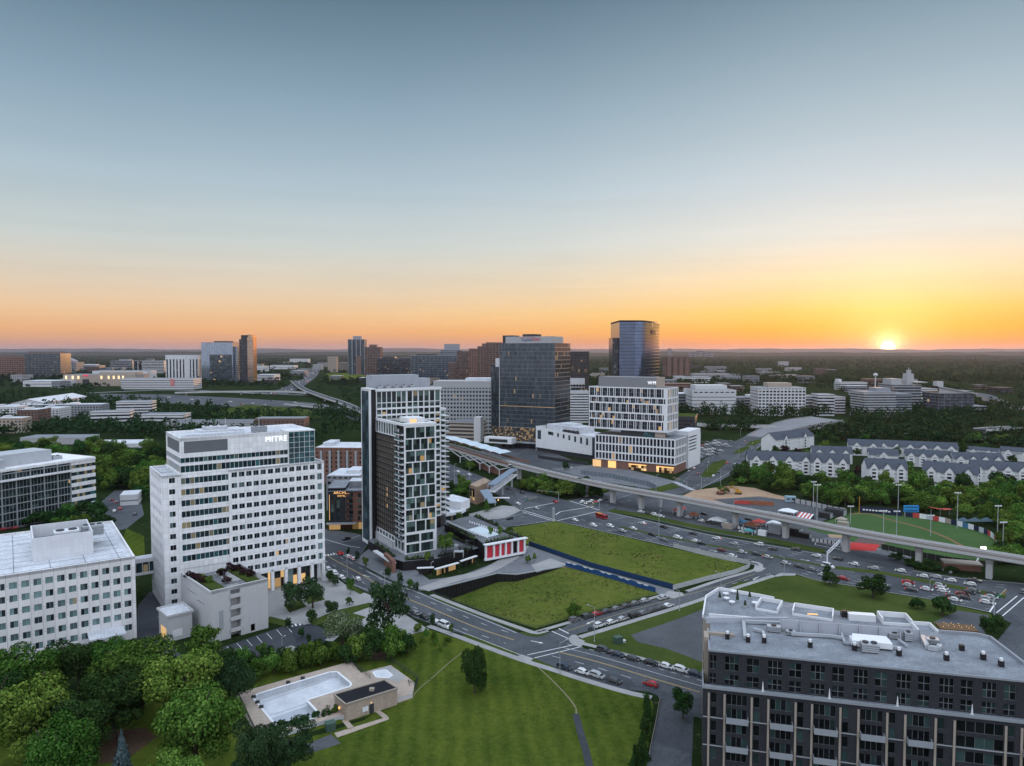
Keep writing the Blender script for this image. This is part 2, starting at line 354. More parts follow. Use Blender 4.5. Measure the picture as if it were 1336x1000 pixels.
SC.cycles.max_bounces = 5; SC.cycles.diffuse_bounces = 2; SC.cycles.glossy_bounces = 2; SC.cycles.transparent_max_bounces = 4; SC.cycles.volume_bounces = 0
SC.cycles.caustics_reflective = False; SC.cycles.caustics_refractive = False
# ---------------------------------------------------------------- the ground and what is laid on it
from mathutils.geometry import tessellate_polygon
ASPH = asphalt('asphalt', (.034, .040, .049), (.098, .105, .117))
ASPH_D = asphalt('dark_asphalt', (.024, .029, .037), (.062, .068, .079))
CONC = ground_mat('concrete_paving', (.21, .21, .21), (.37, .365, .36), .08, 2.0, rough=.85)
CONC_D = ground_mat('grey_paving', (.10, .107, .12), (.20, .207, .222), .12, 1.0, (.075, .08, .09), rough=.85)
TAN = ground_mat('tan_paving', (.27, .215, .175), (.46, .385, .325), .07, 1.2, (.2, .17, .15), rough=.9)
LAWN = ground_mat('mown_lawn', (.020, .044, .007), (.098, .122, .020), .022, .7, (.12, .12, .04), bump=.7, stripes=(.10, 4.2, .10))
VERGE = ground_mat('verge_grass', (.026, .048, .012), (.074, .096, .026), .05, 1.2, (.10, .10, .045), bump=.5)
MEADOW = ground_mat('meadow_grass', (.038, .070, .011), (.136, .150, .034), .02, .3, (.17, .12, .05), bump=1.0)
FLOORG = ground_mat('woodland_floor', (.008, .018, .006), (.024, .038, .014), .01, .2, (.07, .07, .04))
GRAV = ground_mat('gravel', (.058, .063, .070), (.115, .122, .132), .05, 1.6, (.16, .165, .17), bump=.4)
DIRT = ground_mat('bare_earth', (.26, .17, .115), (.42, .30, .21), .06, 1.0, (.22, .19, .17), bump=.6)
MULCH = ground_mat('mulch', (.055, .035, .025), (.11, .075, .05), .2, 2.5)
TURF = ground_mat('ball_field_turf', (.040, .085, .030), (.075, .125, .048), .04, .8)
REDD = ground_mat('red_infield', (.42, .045, .045), (.52, .075, .07), .1, 1.5)
WHITE = plain('road_paint', (.66, .67, .68), .8, .2, .8)
YEL = plain('yellow_road_paint', (.46, .35, .15), .8, .2, .8)
def GP(pts, z=0.0): return [P(x, y) for x, y in pts]
def sheet(name, pts, z, mat, kind='structure', hole=None):
 """flat ground sheet; pts are seen on the level ground"""
 w = [P(x, y) for x, y in pts]; mb = MB(); rings = [[Vector((p.x, p.y, 0)) for p in w]]
 if hole: rings.append(hole); w = w + hole
 for t in tessellate_polygon(rings):
  tri = [w[i] for i in t]
  if (tri[1].x - tri[0].x) * (tri[2].y - tri[0].y) - (tri[2].x - tri[0].x) * (tri[1].y - tri[0].y) < 0: tri = tri[::-1]
  mb.poly([(p.x, p.y, z) for p in tri])
 return mb.build(name, mat, kind=kind)
def slab(name, pts, z, mat, z0=0.0):
 """raised paving with a kerb face"""
 w = [P(x, y) for x, y in pts]
 if sum(w[i].x * w[i - 1].y - w[i - 1].x * w[i].y for i in range(len(w))) > 0: w = w[::-1]
 mb = MB()
 for t in tessellate_polygon([[Vector((p.x, p.y, 0)) for p in w]]):
  tri = [w[i] for i in t]
  if (tri[1].x - tri[0].x) * (tri[2].y - tri[0].y) - (tri[2].x - tri[0].x) * (tri[1].y - tri[0].y) < 0: tri = tri[::-1]
  mb.poly([(p.x, p.y, z) for p in tri])
 for i in range(len(w)):
  a, b = w[i], w[(i + 1) % len(w)]
  mb.quad((a.x, a.y, z0), (b.x, b.y, z0), (b.x, b.y, z), (a.x, a.y, z))
 return mb.build(name, mat, kind='structure')
def spline(pts, n=6):
 """smooth line through world points"""
 out = []; pts = [Vector((p[0], p[1])) for p in pts]
 q = [pts[0] * 2 - pts[1]] + pts + [pts[-1] * 2 - pts[-2]]
 for i in range(1, len(q) - 2):
  a, b, c, d = q[i - 1:i + 3]
  for k in range(n):
   t = k / n; out.append(.5 * ((2 * b) + (c - a) * t + (2 * a - 5 * b + 4 * c - d) * t * t + (3 * b - a - 3 * c + d) * t ** 3))
 return out + [pts[-1]]
def norms(L):
 out = []
 for i in range(len(L)):
  d = L[min(i + 1, len(L) - 1)] - L[max(i - 1, 0)]; d = d.normalized() if d.length > 1e-6 else Vector((1, 0)); out.append(Vector((-d.y, d.x)))
 return out
def ribbon(mb, L, w0, w1, z, m=0, edge=None):
 """strip between offsets w0 and w1 (left positive) of a world line"""
 N = norms(L)
 for i in range(len(L) - 1):
  a, b = L[i], L[i + 1]
  A, B, C_, E = a + N[i] * w0, b + N[i + 1] * w0, b + N[i + 1] * w1, a + N[i] * w1
  mb.quad((A.x, A.y, z), (B.x, B.y, z), (C_.x, C_.y, z), (E.x, E.y, z), m)
  if edge is not None:
   mb.quad((A.x, A.y, edge), (B.x, B.y, edge), (B.x, B.y, z), (A.x, A.y, z), m); mb.quad((C_.x, C_.y, edge), (E.x, E.y, edge), (E.x, E.y, z), (C_.x, C_.y, z), m)
def path(name, pts, width, z, mat, smooth=True, edge=None, kind='structure'):
 L = [Vector((p.x, p.y)) for p in GP(pts)]
 if smooth and len(L) > 2: L = spline(L)
 mb = MB(); ribbon(mb, L, width / 2, -width / 2, z, 0, edge); mb.f = [f[::-1] for f in mb.f]
 return mb.build(name, mat, kind=kind)
def resample(L, step):
 out = [L[0]]; acc = 0.0
 for i in range(len(L) - 1):
  a, b = L[i], L[i + 1]; l = (b - a).length; t = step - acc
  while t <= l: out.append(a + (b - a) * (t / l)); t += step
  acc = (acc + l) % step
 return out
PIT = [(562, 771), (648.5, 749), (674, 750.5), (735.5, 740), (800, 755), (861, 774.5), (770, 799), (699.5, 820), (640, 801.5), (596, 785)]
POOL_Z = 1.0
pool_px = [(329.5, 910), (337, 905.5), (430, 877.5), (440, 877), (458, 892), (457, 896), (400, 914), (417, 932), (414, 936), (368, 951), (361, 948.5)]
w = [P(x, y) for x, y in PIT]
PITW = [Vector((p.x, p.y, 0)) for p in w]
POOLW = [P(x, y, POOL_Z) for x, y in pool_px]; POOLW = [Vector((p.x, p.y, 0)) for p in POOLW]
class Marks:
 def __init__(s): s.mb = MB()
 def line(s, pts, width=.16, dash=None, z=.062, m=0, off=0.0, world=False):
  L = [Vector((p[0], p[1])) for p in (pts if world else GP(pts))]
  if len(L) > 2: L = spline(L)
  if off: N = norms(L); L = [a + n * off for a, n in zip(L, N)]
  if dash:
   S = resample(L, .75); on, gap = dash; k = 0
   while k < len(S) - 1:
    seg = S[k:k + max(2, int(on / .75) + 1)]; ribbon(s.mb, seg, width / 2, -width / 2, z, m); k += int((on + gap) / .75)
  else: ribbon(s.mb, L, width / 2, -width / 2, z, m)
 def zebra(s, a, b, width=3, step=1.2, z=.062):
  a, b = P(*a), P(*b); L = resample([Vector((a.x, a.y)), Vector((b.x, b.y))], step); d = (L[-1] - L[0]).normalized(); n = Vector((-d.y, d.x)) * width / 2
  for p in L[:-1]:
   q = p + d * step * .5; s.mb.quad((p + n).to_3d() + Vector((0, 0, z)), (p - n).to_3d() + Vector((0, 0, z)), (q - n).to_3d() + Vector((0, 0, z)), (q + n).to_3d() + Vector((0, 0, z)))
 def arrow(s, p, d, z=.062, k=1.0):
  p = P(*p); d = Vector(d).normalized(); n = Vector((-d.y, d.x)); p = Vector((p.x, p.y))
  c = lambda u, v: ((p + d * u * k + n * v * k).x, (p + d * u * k + n * v * k).y, z)
  s.mb.quad(c(-2, .15), c(-2, -.15), c(1, -.15), c(1, .15)); s.mb.poly([c(1, .55), c(1, -.55), c(2.4, 0)])
outer = [Vector((-35000, -280, 0)), Vector((35000, -280, 0)), Vector((35000, 41000, 0)), Vector((-35000, 41000, 0))]
near = [Vector((-600, 60, 0)), Vector((600, 60, 0)), Vector((600, 700, 0)), Vector((-600, 700, 0))]
mb = MB(); allp = near + PITW + POOLW
for t in tessellate_polygon([near, PITW, POOLW]):
 tri = [allp[i] for i in t]
 if (tri[1] - tri[0]).cross(tri[2] - tri[0]).z < 0: tri = tri[::-1]
 mb.poly([tuple(p) for p in tri])
for a, b, c, d in ((outer[0], outer[1], near[1], near[0]), (outer[1], outer[2], near[2], near[1]), (outer[2], outer[3], near[3], near[2]), (outer[3], outer[0], near[0], near[3])):
 mb.quad(a, b, c, d)
struct('ground', mb, FLOORG)
mb = MB(); NS, NT = 44, 16
fr = [PITW[i] for i in (0, 9, 8, 7, 6, 5)]; bk = [PITW[i] for i in (0, 1, 2, 3, 4, 5)]
def along(L, t):
 ls = [(L[i + 1] - L[i]).length for i in range(len(L) - 1)]; d = t * sum(ls)
 for i, l in enumerate(ls):
  if d <= l or i == len(ls) - 1: return L[i].lerp(L[i + 1], min(1, d / l))
  d -= l
bl = [(bk[i + 1] - bk[i]).length for i in range(5)]; SE = sum(bl[:3]) / sum(bl)
def pit_z(s_): return -5.0 * max(0.0, 1 - max(0.0, s_ / (SE - .01) - .2) / .8) ** .8 * min(1, s_ / .03)
vv = []
for i in range(NS + 1):
 s_ = i / NS
 for j in range(NT + 1):
  t_ = j / NT; p = along(fr, s_).lerp(along(bk, s_), t_)
  deep = pit_z(s_)
  z = deep * min(1, t_ / .3) ** 1.2 + .25 * noise.noise(Vector((p.x * .2, p.y * .2, 0)))* min(1, 4 * t_) * (1 if t_ < 1 else 0)
  vv.append((p.x, p.y, z if 0 < j else 0.0))
mb.v = vv
for i in range(NS):
 for j in range(NT):
  a = i * (NT + 1) + j; mb.f.append((a, a + NT + 1, a + NT + 2, a + 1)); mb.m.append(0)
struct('meadow_field', mb, MEADOW)
sheet('meadow_field', [(668, 688.5), (700, 684), (724, 680.5), (800, 697.5), (873, 714.5), (930, 727.5), (979, 738.5), (977, 741.5), (970, 746), (921, 757), (880, 768.5), (772, 739.5), (690, 711), (681, 709)], .05, MEADOW)
def weeds(polys, n, name, label, pal, smin, smax, zf=lambda p: 0.0):
 rg = random.Random(n); mb = MB()
 for poly in polys:
  w = [P(x, y) for x, y in poly]; xs = [p.x for p in w]; ys = [p.y for p in w]; k = 0
  while k < n:
   x, y = rg.uniform(min(xs), max(xs)), rg.uniform(min(ys), max(ys)); c = False
   for i in range(len(w)):
    a, b = w[i], w[i - 1]
    if (a.y > y) != (b.y > y) and x < (b.x - a.x) * (y - a.y) / (b.y - a.y) + a.x: c = not c
   if not c: continue
   k += 1; dn = noise.noise(Vector((x * .06, y * .06, 3)))
   if dn < rg.uniform(-.5, .3): continue
   z = zf((x, y)); s = rg.uniform(smin, smax) * (1 + dn); m = rg.randrange(len(pal))
   for q in range(3): a = rg.uniform(0, 3.14); dx, dy = s * math.cos(a) * .6, s * math.sin(a) * .6; mb.quad((x - dx, y - dy, z - .05), (x + dx, y + dy, z - .05), (x + dx * .6, y + dy * .6, z + s * .8), (x - dx * .7, y - dy * .7, z + s * .7), m)
 mb.build(name, pal, kind='stuff', label=label)
WP = [plain('weed_green', (.05, .095, .02), .9, .3, .3), plain('weed_olive', (.13, .16, .035), .9, .3, .3), plain('weed_straw', (.22, .18, .08), .9, .3, .3)]
weeds([[(671, 689), (724, 682), (800, 698.5), (873, 715.5), (975, 740), (880, 766), (772, 737), (690, 709)]], 2600, 'weeds', 'rough weeds standing in the far meadow', WP, .14, .5)
ZG = {}
for x, y, z in vv: ZG[(int(x // 3), int(y // 3))] = z
weeds([[(575, 776), (648, 752), (674, 753), (735, 742), (800, 757), (855, 774), (770, 797), (699, 817), (640, 799)]], 2600, 'weeds', 'rough weeds standing in the sunken meadow', WP, .12, .45, lambda p: ZG.get((int(p[0] // 3), int(p[1] // 3)), -.3))
weeds([[(330, 1000), (470, 945), (545, 890), (600, 845), (720, 880), (845, 918), (840, 1000)]], 2600, 'tufts', 'darker tufts in the mown lawn', [WP[0], WP[1]], .08, .24)
sheet('boulevard_road', [(380, 672), (424, 690), (468, 697), (485, 704), (474, 720), (463.5, 732.5), (481.5, 744.5), (504, 756), (525, 765), (546, 771.5), (559.5, 777.5), (590, 790), (620, 801.5), (677.6, 826), (700, 831), (716, 826), (742, 831), (746, 840), (760, 846), (780, 850), (814, 858), (860, 869), (913, 882), (1010, 905), (1010, 960), (905, 935), (900, 1060), (835, 1060), (846, 985), (856, 941), (861, 913), (857, 907), (846, 903), (816, 900), (800, 898), (760, 888), (735, 881), (722, 870), (702, 864), (676, 857), (630, 838), (597, 825.5), (588, 824), (540, 806), (525, 797), (490, 778), (462, 765), (450, 760), (424.5, 741), (400, 728), (360, 700)], .03, ASPH)
sheet('side_street', [(716, 825), (735, 819.5), (744, 813.5), (847, 785), (864, 779), (892, 775), (940, 759), (991, 744), (1000, 738), (1045, 744), (1039, 749), (1012, 749.5), (940, 771), (890, 788), (879, 792), (766, 824), (750, 828.5), (741, 834)], .036, ASPH)
sheet('highway_road', [(520, 575), (584, 604.5), (641, 627), (674, 637.5), (743, 654), (793, 667.5), (920, 696), (940, 700), (1033, 715.5), (1084, 724.5), (1150, 737), (1191, 744), (1256, 754), (1336, 761), (1700, 810), (1700, 900), (1336, 815), (1292, 799.5), (1248, 789), (1214, 781.5), (1158, 772.5), (1117, 765), (1070, 757.5), (1039, 749), (985, 737), (940, 729), (920, 726), (873, 713), (726, 679.5), (680, 667), (669, 660), (644, 642), (584, 630), (520, 600)], .033, ASPH)
sheet('cross_street', [(590, 678), (647, 672), (690, 660), (744, 652.5), (789, 643.5), (866, 630), (879.5, 627), (920, 598.5), (956, 577.5), (974, 568.5), (1004, 571.5), (974, 600), (965, 613.5), (938, 628.5), (912.5, 637.5), (894.5, 643.5), (846, 652), (792, 667), (724, 680.5), (669.5, 687), (590, 700)], .039, ASPH)
sheet('lot_road', [(1080, 723.5), (1099, 716), (1140, 720.5), (1187, 731), (1193, 744.5)], .036, ASPH)
sheet('corner_road', [(1296, 802), (1320, 813.5), (1299, 839), (1286, 862), (1500, 960), (1700, 880), (1336, 770)], .037, ASPH)
sheet('dirt_lot', [(820, 655), (890, 645), (980, 668), (1090, 694), (1120, 712), (1084, 722), (1033, 713), (920, 694), (800, 667)], .02, GRAV)
path('verge_strip', [(797, 666), (850, 675), (920, 690), (1000, 704), (1075, 720)], 7, .045, VERGE)
path('median_strip', [(810, 688), (850, 697), (920, 710.5), (1000, 724.5), (1085, 741)], 2.2, .10, VERGE, edge=0.0)
path('median_strip', [(1090, 741), (1150, 748), (1200, 757), (1260, 769), (1312, 779)], 4.5, .10, VERGE, edge=0.0)
for q in ([(913, 623), (921, 612), (930, 604), (944, 600), (949, 601.5), (938, 615), (928, 623)], [(955, 592), (966, 585), (976, 582), (978, 585), (966, 592)], [(972, 581), (980, 576), (993, 573), (996, 574.5), (984, 582)]):
 slab('median_island', q, .15, VERGE)
slab('verge_island', [(842, 640), (876, 631), (888, 636), (860, 643)], .12, VERGE)
def walk(pts, w=1.9): return path('sidewalk', pts, w, .13, CONC, edge=0.0)
walk([(563, 776.5), (596, 789.5), (640, 806.5), (680, 820.5), (697, 826), (706, 825.5), (714, 823)], 2.0)
walk([(700, 825), (736, 814.5), (800, 795.5), (850, 781), (866, 776)], 1.6)
walk([(896, 772), (940, 757), (980, 745.5), (992, 740.5), (990, 735.5), (980, 733)], 1.8)
walk([(756, 832), (800, 818.5), (890, 791), (940, 774), (1010, 751.5)], 2.2)
walk([(760, 840), (780, 845), (795, 849.5), (830, 858), (870, 868.5), (915, 880)], 1.8)
walk([(559, 817), (600, 832), (676, 860), (720, 874), (760, 887), (815, 903), (850, 911)], 2.2)
slab('corner_paving', [(741, 834), (746, 829), (752, 829), (756, 834), (763, 837), (758, 845), (750, 843), (744, 839)], .135, CONC)
slab('corner_paving', [(1011, 751), (1019, 748), (1039, 749), (1037, 751.5), (1022, 751.5), (1013, 753)], .135, CONC)
slab('corner_paving', [(985, 737), (992, 740), (999, 742), (993, 746), (986, 747), (983, 744)], .135, CONC)
sheet('driveway_apron', [(674, 858), (680, 854.5), (696, 860), (690, 866)], .15, CONC)
sheet('driveway_apron', [(862, 779), (872, 771), (890, 773.5), (893, 777), (880, 781)], .045, CONC)
sheet('concrete_alley', [(681, 711.5), (690, 712.5), (772, 741), (880, 770.5), (868, 779), (861, 776), (800, 755.5), (737, 739.5)], .04, CONC_D)
sheet('verge_strip', [(850, 784), (860, 779), (868, 776), (863, 780)], .05, VERGE)
sheet('meadow_field', [(757, 834.5), (890, 793), (940, 776), (960, 760), (1015, 753), (1039, 751), (1070, 758.5), (1117, 766.5), (1158, 774), (1214, 783), (1292, 801), (1296, 806), (1280, 838), (1200, 840), (1000, 840), (930, 900), (915, 879), (860, 866), (800, 850.5), (764, 840)], .045, VERGE)
sheet('gravel_lot', [(823, 829), (890, 806), (930, 790), (930, 870), (900, 858), (870, 847), (832, 838)], .055, GRAV)
sheet('gravel_lot', [(1218, 812), (1250, 797), (1290, 803), (1284, 830), (1240, 835)], .055, GRAV)
sheet('park_lawn', [(300, 1060), (330, 978), (420, 958), (475, 940), (545, 889), (520, 862), (470, 858), (495, 825), (560, 822), (600, 835), (676, 862.5), (720, 876.5), (760, 889), (815, 905.5), (850, 914), (853, 922), (847, 960), (838, 1060)], .04, LAWN)
sheet('park_lawn', [(-200, 1060), (-120, 930), (100, 900), (300, 868), (350, 850), (440, 838), (490, 836), (530, 862), (552, 880), (480, 935), (330, 975), (290, 1060)], .035, LAWN, hole=POOLW)
path('footpath', [(697, 867), (712, 880), (735, 903), (750, 922), (752, 933)], .4, .06, ground_mat('worn_path', (.15, .13, .08), (.24, .21, .14), .2, 1.5))
path('footpath', [(751, 932), (757, 955), (763, 975), (769, 1000), (776, 1030)], 1.7, .065, ASPH_D)
path('footpath', [(604, 851), (585, 866), (566, 883), (548, 898), (537, 911)], .3, .06, MATS['worn_path'])
for (a, b) in (((640, 806), (690, 824)), ((870, 866), (905, 875))): pass
path('verge_strip', [(568, 781.5), (600, 794), (640, 808.7), (676, 822.5)], .9, .09, VERGE)
path('verge_strip', [(680, 825.5), (697, 830), (712, 827.5)], 1.5, .09, VERGE)
path('verge_strip', [(604, 829.5), (640, 843), (672, 854.5)], 3.0, .06, VERGE)
path('verge_strip', [(693, 860.5), (708, 867), (721, 872)], 2.2, .06, VERGE)
slab('paved_plaza', [(330, 770), (424, 743), (450, 763), (490, 780), (525, 800), (548, 815), (560, 822), (530, 830), (505, 838), (470, 815), (440, 812), (400, 815), (345, 812)], .12, CONC)
sheet('parking_lot', [(290, 845), (345, 826), (386, 812), (402, 811), (436, 828), (424, 838), (395, 846), (345, 858), (300, 862)], .05, ASPH_D)
for q in ([(352, 805), (380, 812), (372, 818), (346, 812)], [(402, 812), (440, 797), (482, 787), (490, 790), (440, 808), (410, 817)], [(455, 768), (462, 765.5), (475, 774), (470, 776)], [(432, 813), (460, 801), (478, 806), (450, 822)], [(370, 790), (392, 783), (400, 792), (378, 800)], [(395, 778), (416, 773), (424, 783), (402, 789)]):
 slab('planted_bed', q, .2, VERGE)
slab('curved_walk', [(424, 836), (433, 828), (470, 806), (484, 800), (490, 803), (440, 832), (434, 838)], .11, CONC)
for q in ([(345, 858), (368, 847), (380, 843), (395, 848), (380, 857), (350, 864)],): slab('concrete_pad', q, .14, CONC)
sheet('service_yard', [(176, 838), (180, 790), (196, 772), (240, 790), (238, 812), (215, 830), (240, 860), (200, 850)], .05, ASPH_D)
sheet('service_yard', [(205, 805), (225, 795), (250, 800), (248, 815), (225, 822)], .06, CONC_D)
sheet('corner_lawn', [(150, 730), (165, 690), (188, 700), (190, 745), (170, 735)], .05, LAWN)
slab('plaza_paving', [(463, 733.5), (474, 722), (488, 712), (530, 735), (560, 757), (600, 752), (640, 737), (665, 722), (683, 712), (737, 739), (674, 749), (648, 747.5), (562, 770), (548, 771), (525, 763.5), (504, 754.5), (482, 743)], .13, CONC_D)
path('raised_walk', [(552, 770), (590, 757), (625, 749), (650, 738), (672, 724), (682, 713)], 6.0, .16, CONC)
slab('concrete_terrace', [(693, 738), (718, 729), (739, 737), (700, 747)], .15, CONC)
slab('corner_paving', [(612, 671), (655, 660), (670, 661), (680, 666.5), (660, 676), (630, 679), (612, 681)], .12, CONC)
sheet('bare_ground', [(885, 650), (905, 640), (955, 634), (985, 637), (1010, 645), (1040, 652), (1060, 660), (1000, 668), (930, 664)], .03, DIRT)
sheet('gravel_lot', [(930, 652), (990, 648), (1050, 656), (1100, 670), (1060, 685), (980, 668)], .05, GRAV)
turf = [(1052, 690), (1098, 674), (1121, 668), (1180, 673), (1251, 686), (1289, 696), (1302, 711), (1296, 738), (1208, 730), (1149, 715), (1110, 706)]
sheet('ball_field', turf, .06, TURF)
path('warning_track', [(1108, 671), (1135, 671), (1159, 678), (1200, 688.5), (1233, 701), (1262, 716)], 1.7, .07, ground_mat('track_clay', (.16, .095, .05), (.24, .15, .09), .1, 1.2))
sheet('infield', [(1106, 715), (1122, 700.5), (1132, 697), (1161, 705), (1141, 719)], .075, ground_mat('infield_clay', (.11, .085, .08), (.16, .12, .11), .1, 1.2))
sheet('red_apron', [(1104, 712), (1112, 708), (1148, 711), (1142, 719.5), (1107, 718)], .09, REDD)
sheet('paved_lot', [(1060, 705), (1085, 701), (1150, 716), (1190, 727), (1186, 731), (1120, 718)], .05, CONC_D)
path('pitching_circle', [(1081, 699.5), (1101, 701)], 6.5, .085, DIRT, smooth=False)
sheet('freeway', [(130, 514), (220, 515), (300, 519), (400, 525), (470, 532), (470, 540), (400, 534), (300, 531), (200, 525), (130, 521)], .028, ASPH)
path('freeway', [(200, 522), (260, 521), (330, 524), (400, 529), (470, 537), (560, 556)], 46, .03, ASPH)
path('freeway', [(540, 566), (480, 552), (440, 536), (400, 528)], 16, .05, ASPH)
path('distant_road', [(360, 515), (385, 504), (400, 495), (408, 488), (412, 481), (414, 476)], 42, .06, ASPH)
path('distant_road', [(115, 513), (220, 509), (300, 512), (400, 516)], 26, .05, CONC_D)
path('distant_road', [(1336, 535), (1300, 524), (1280, 515), (1260, 512)], 34, .06, ASPH)
sheet('parking_lot', [(905, 585), (935, 573), (960, 576), (950, 584), (912, 600)], .05, ASPH)
sheet('parking_lot', [(120, 665), (150, 640), (180, 640), (188, 672), (165, 690), (120, 700)], .05, ASPH)
sheet('station_road', [(600, 600), (660, 575), (720, 590), (790, 618), (760, 632), (660, 605)], .05, ASPH)
sheet('plaza_paving', [(720, 612), (790, 605), (880, 628), (862, 640), (780, 628)], .06, CONC_D)
sheet('grass_field', [(420, 488), (490, 486), (520, 493), (430, 496)], .05, MEADOW)
sheet('grass_field', [(270, 540), (320, 528), (400, 533), (420, 545), (300, 548)], .05, VERGE)
mk = Marks()
FE = [(481.5, 744.5), (504, 756), (525, 765), (546, 771.5), (590, 790), (620, 801.5), (677.6, 825)]
mk.line(FE, .18, off=-1.2)
NE = [(450, 759.5), (490, 776.5), (525, 793.5), (560, 810), (597, 824.5), (676, 855.5)]
mk.line(NE, .16, off=.7)
CE = [(424, 723), (440, 733), (470, 749), (500, 767), (524, 778.5), (560, 793), (620, 818.5), (671, 835.5)]
mk.line(CE, .16, m=1, off=.12); mk.line(CE, .16, m=1, off=-.2)
for o in (3.6,): mk.line(CE, .15, (3, 6), off=o); mk.line(CE, .15, (3, 6), off=-o)
CE2 = [(727, 850.5), (780, 864), (850, 885), (913, 903.5)]
mk.line(CE2, .16, m=1, off=.12); mk.line(CE2, .16, m=1, off=-.2)
mk.line(CE2, .15, off=3.5); mk.line(CE2, .15, (3, 5), off=-3.5); mk.line(CE2, .15, (2, 2), off=6.5)
mk.line([(688, 855), (752, 841)], .3); mk.line([(697, 859), (757, 844.5)], .3)
mk.line([(720, 824), (741, 833.5)], .3); mk.line([(729, 820.5), (742, 827)], .4)
CS = [(740, 824), (800, 804), (879, 781), (940, 764.5), (985, 749)]
mk.line(CS, .16, m=1)
mk.line([(940, 766.5), (1010, 747.5)], .14, (3, 4))
HS = [(726, 680.5), (800, 697), (873, 713.5), (940, 730), (985, 738)]
HN = [(793, 668.5), (850, 681), (920, 697), (1033, 716.5), (1084, 725.5)]
mk.line(HS, .22, off=.6); mk.line(HN, .22, off=-.6)
for o in (3.6, 7.2, 10.8): mk.line([(740, 682.5), (800, 697), (873, 713.5), (940, 730), (985, 738)], .15, (3, 9), off=o)
for o in (3.6, 7.2, 10.8): mk.line(HN, .15, (3, 9), off=-o)
HS2 = [(1039, 750), (1070, 758.5), (1117, 766), (1158, 773.5), (1214, 782.5), (1248, 790), (1290, 799)]
mk.line(HS2, .2, off=.5)
for o in (3.5, 7, 10.5): mk.line(HS2, .15, (3, 6), off=o)
mk.line([(1191, 745), (1256, 755), (1336, 762)], .2)
for o in (-3.6, -7.2): mk.line([(1110, 731), (1191, 745), (1256, 755), (1336, 762)], .15, (3, 8), off=o)
mk.line([(1300, 800), (1327, 778)], .35); mk.line([(1308, 804), (1336, 780)], .35); mk.line([(1291, 799), (1299, 787)], .5)
for (a, b) in (((684, 664), (725, 656)), ((681, 668), (718, 679)), ((726, 680), (778, 668)), ((725, 672), (731, 668)), ((731, 668), (775, 661)), ((744, 654), (782, 666)), ((682, 666), (720, 677.5))): mk.line([a, b], .5)
for pts in ([(584, 612), (640, 633), (690, 650)], [(584, 617), (640, 637.5), (685, 655)], [(584, 622), (640, 641), (680, 659)]): mk.line(pts, .16, (3, 7))
mk.line([(647, 678), (686, 670)], .18); mk.line([(640, 683), (700, 671)], .15, (3, 4)); mk.line([(671, 686.5), (722, 679)], .2)
mk.line([(885, 634), (924, 601), (960, 578)], .16, (3, 7)); mk.line([(905, 637), (950, 605), (985, 577)], .16, (3, 7)); mk.line([(912, 639), (962, 609), (1000, 573)], .16)
mk.line([(790, 655), (840, 641)], .18); mk.line([(790, 660), (845, 648)], .16, (3, 4))
mk.zebra((880, 629), (905, 640), 3.5, 1.3)
mk.zebra((378, 815), (400, 811), 5, 1.3)
for k in range(7): a = (296 + k * 13, 844 - k * 4.4); mk.line([a, (a[0] + 7, a[1] + 8)], .14)
for k in range(5): a = (375 + k * 5, 848 - k * .6)
mk.arrow((500, 772), (1, -.55)); mk.arrow((478, 752), (-1, .8)); mk.arrow((700, 838), (1, -.5)); mk.arrow((930, 719), (1, -.9)); mk.arrow((1050, 731), (1, -.8)); mk.arrow((986, 755), (-1, -1)); mk.arrow((771, 812), (-1, -1))
mk.line([(1063, 711), (1097, 717.5)], .5); mk.line([(1063, 711), (1068, 708), (1100, 715)], .35)
mk.line([(1108, 717), (1150, 717), (1188, 728)], .3, (2, 1.5))
for k in range(7): mk.line([(449 + k, 705 + k * 3), (470 + k, 699 + k * 3)], .2) if k < 1 else None
mk.zebra((424, 725), (447, 722), 2.5, 1.2); mk.line([(424, 704), (452, 712), (470, 715)], .3)
for a, b in zip(mk.mb.f, mk.mb.f): pass
fl = []
for f in mk.mb.f:
 a, b, c = (Vector(mk.mb.v[f[i]]) for i in (0, 1, 2)); fl.append(f if (b - a).cross(c - a).z > 0 else f[::-1])
mk.mb.f = fl
struct('road_markings', mk.mb, [WHITE, YEL])
def ridge(name, y, hts, thick, mat, seed, step):
 mb = MB(); n = int(2 * y * 1.1 / step); r0 = Vector((seed, 0, 0)); prof = []
 for i in range(n + 1):
  x = -y * 1.1 + i * step; h = hts[0] + hts[1] * noise.noise(Vector((x / (y * .11), seed, 0))) + hts[2] * noise.noise(Vector((x / (y * .03), seed + 5, 0))) + hts[3] * noise.noise(Vector((x / (y * .008), seed + 9, 0)))
  prof.append((x, max(5, h)))
 for (x0, h0), (x1, h1) in zip(prof, prof[1:]):
  mb.quad((x0, y, 0), (x1, y, 0), (x1, y + thick * .4, h1), (x0, y + thick * .4, h0)); mb.quad((x0, y + thick * .4, h0), (x1, y + thick * .4, h1), (x1, y + thick, 0), (x0, y + thick, 0))
 mb.build(name, mat, kind='structure', smooth=True)
RID = ground_mat('far_woods', (.012, .022, .012), (.030, .040, .024), .0008, .006)
ridge('distant_hills', 30000, (172, 62, 28, 8), 4000, RID, 3.1, 220)
ridge('wooded_hills', 14000, (60, 26, 14, 9), 2500, RID, 8.4, 70)
ridge('wooded_hills', 8200, (26, 16, 10, 7), 1600, RID, 12.7, 45)
ridge('wooded_hills', 5600, (12, 14, 8, 6), 900, RID, 5.3, 40)
mb = MB(); mb.box(-36000, 36000, -300, 42000, -8.2, 330, bottom=True)
hm = D.materials.new('haze'); hm.use_nodes = True; nt = hm.node_tree; nt.nodes.remove(nt.nodes['Principled BSDF'])
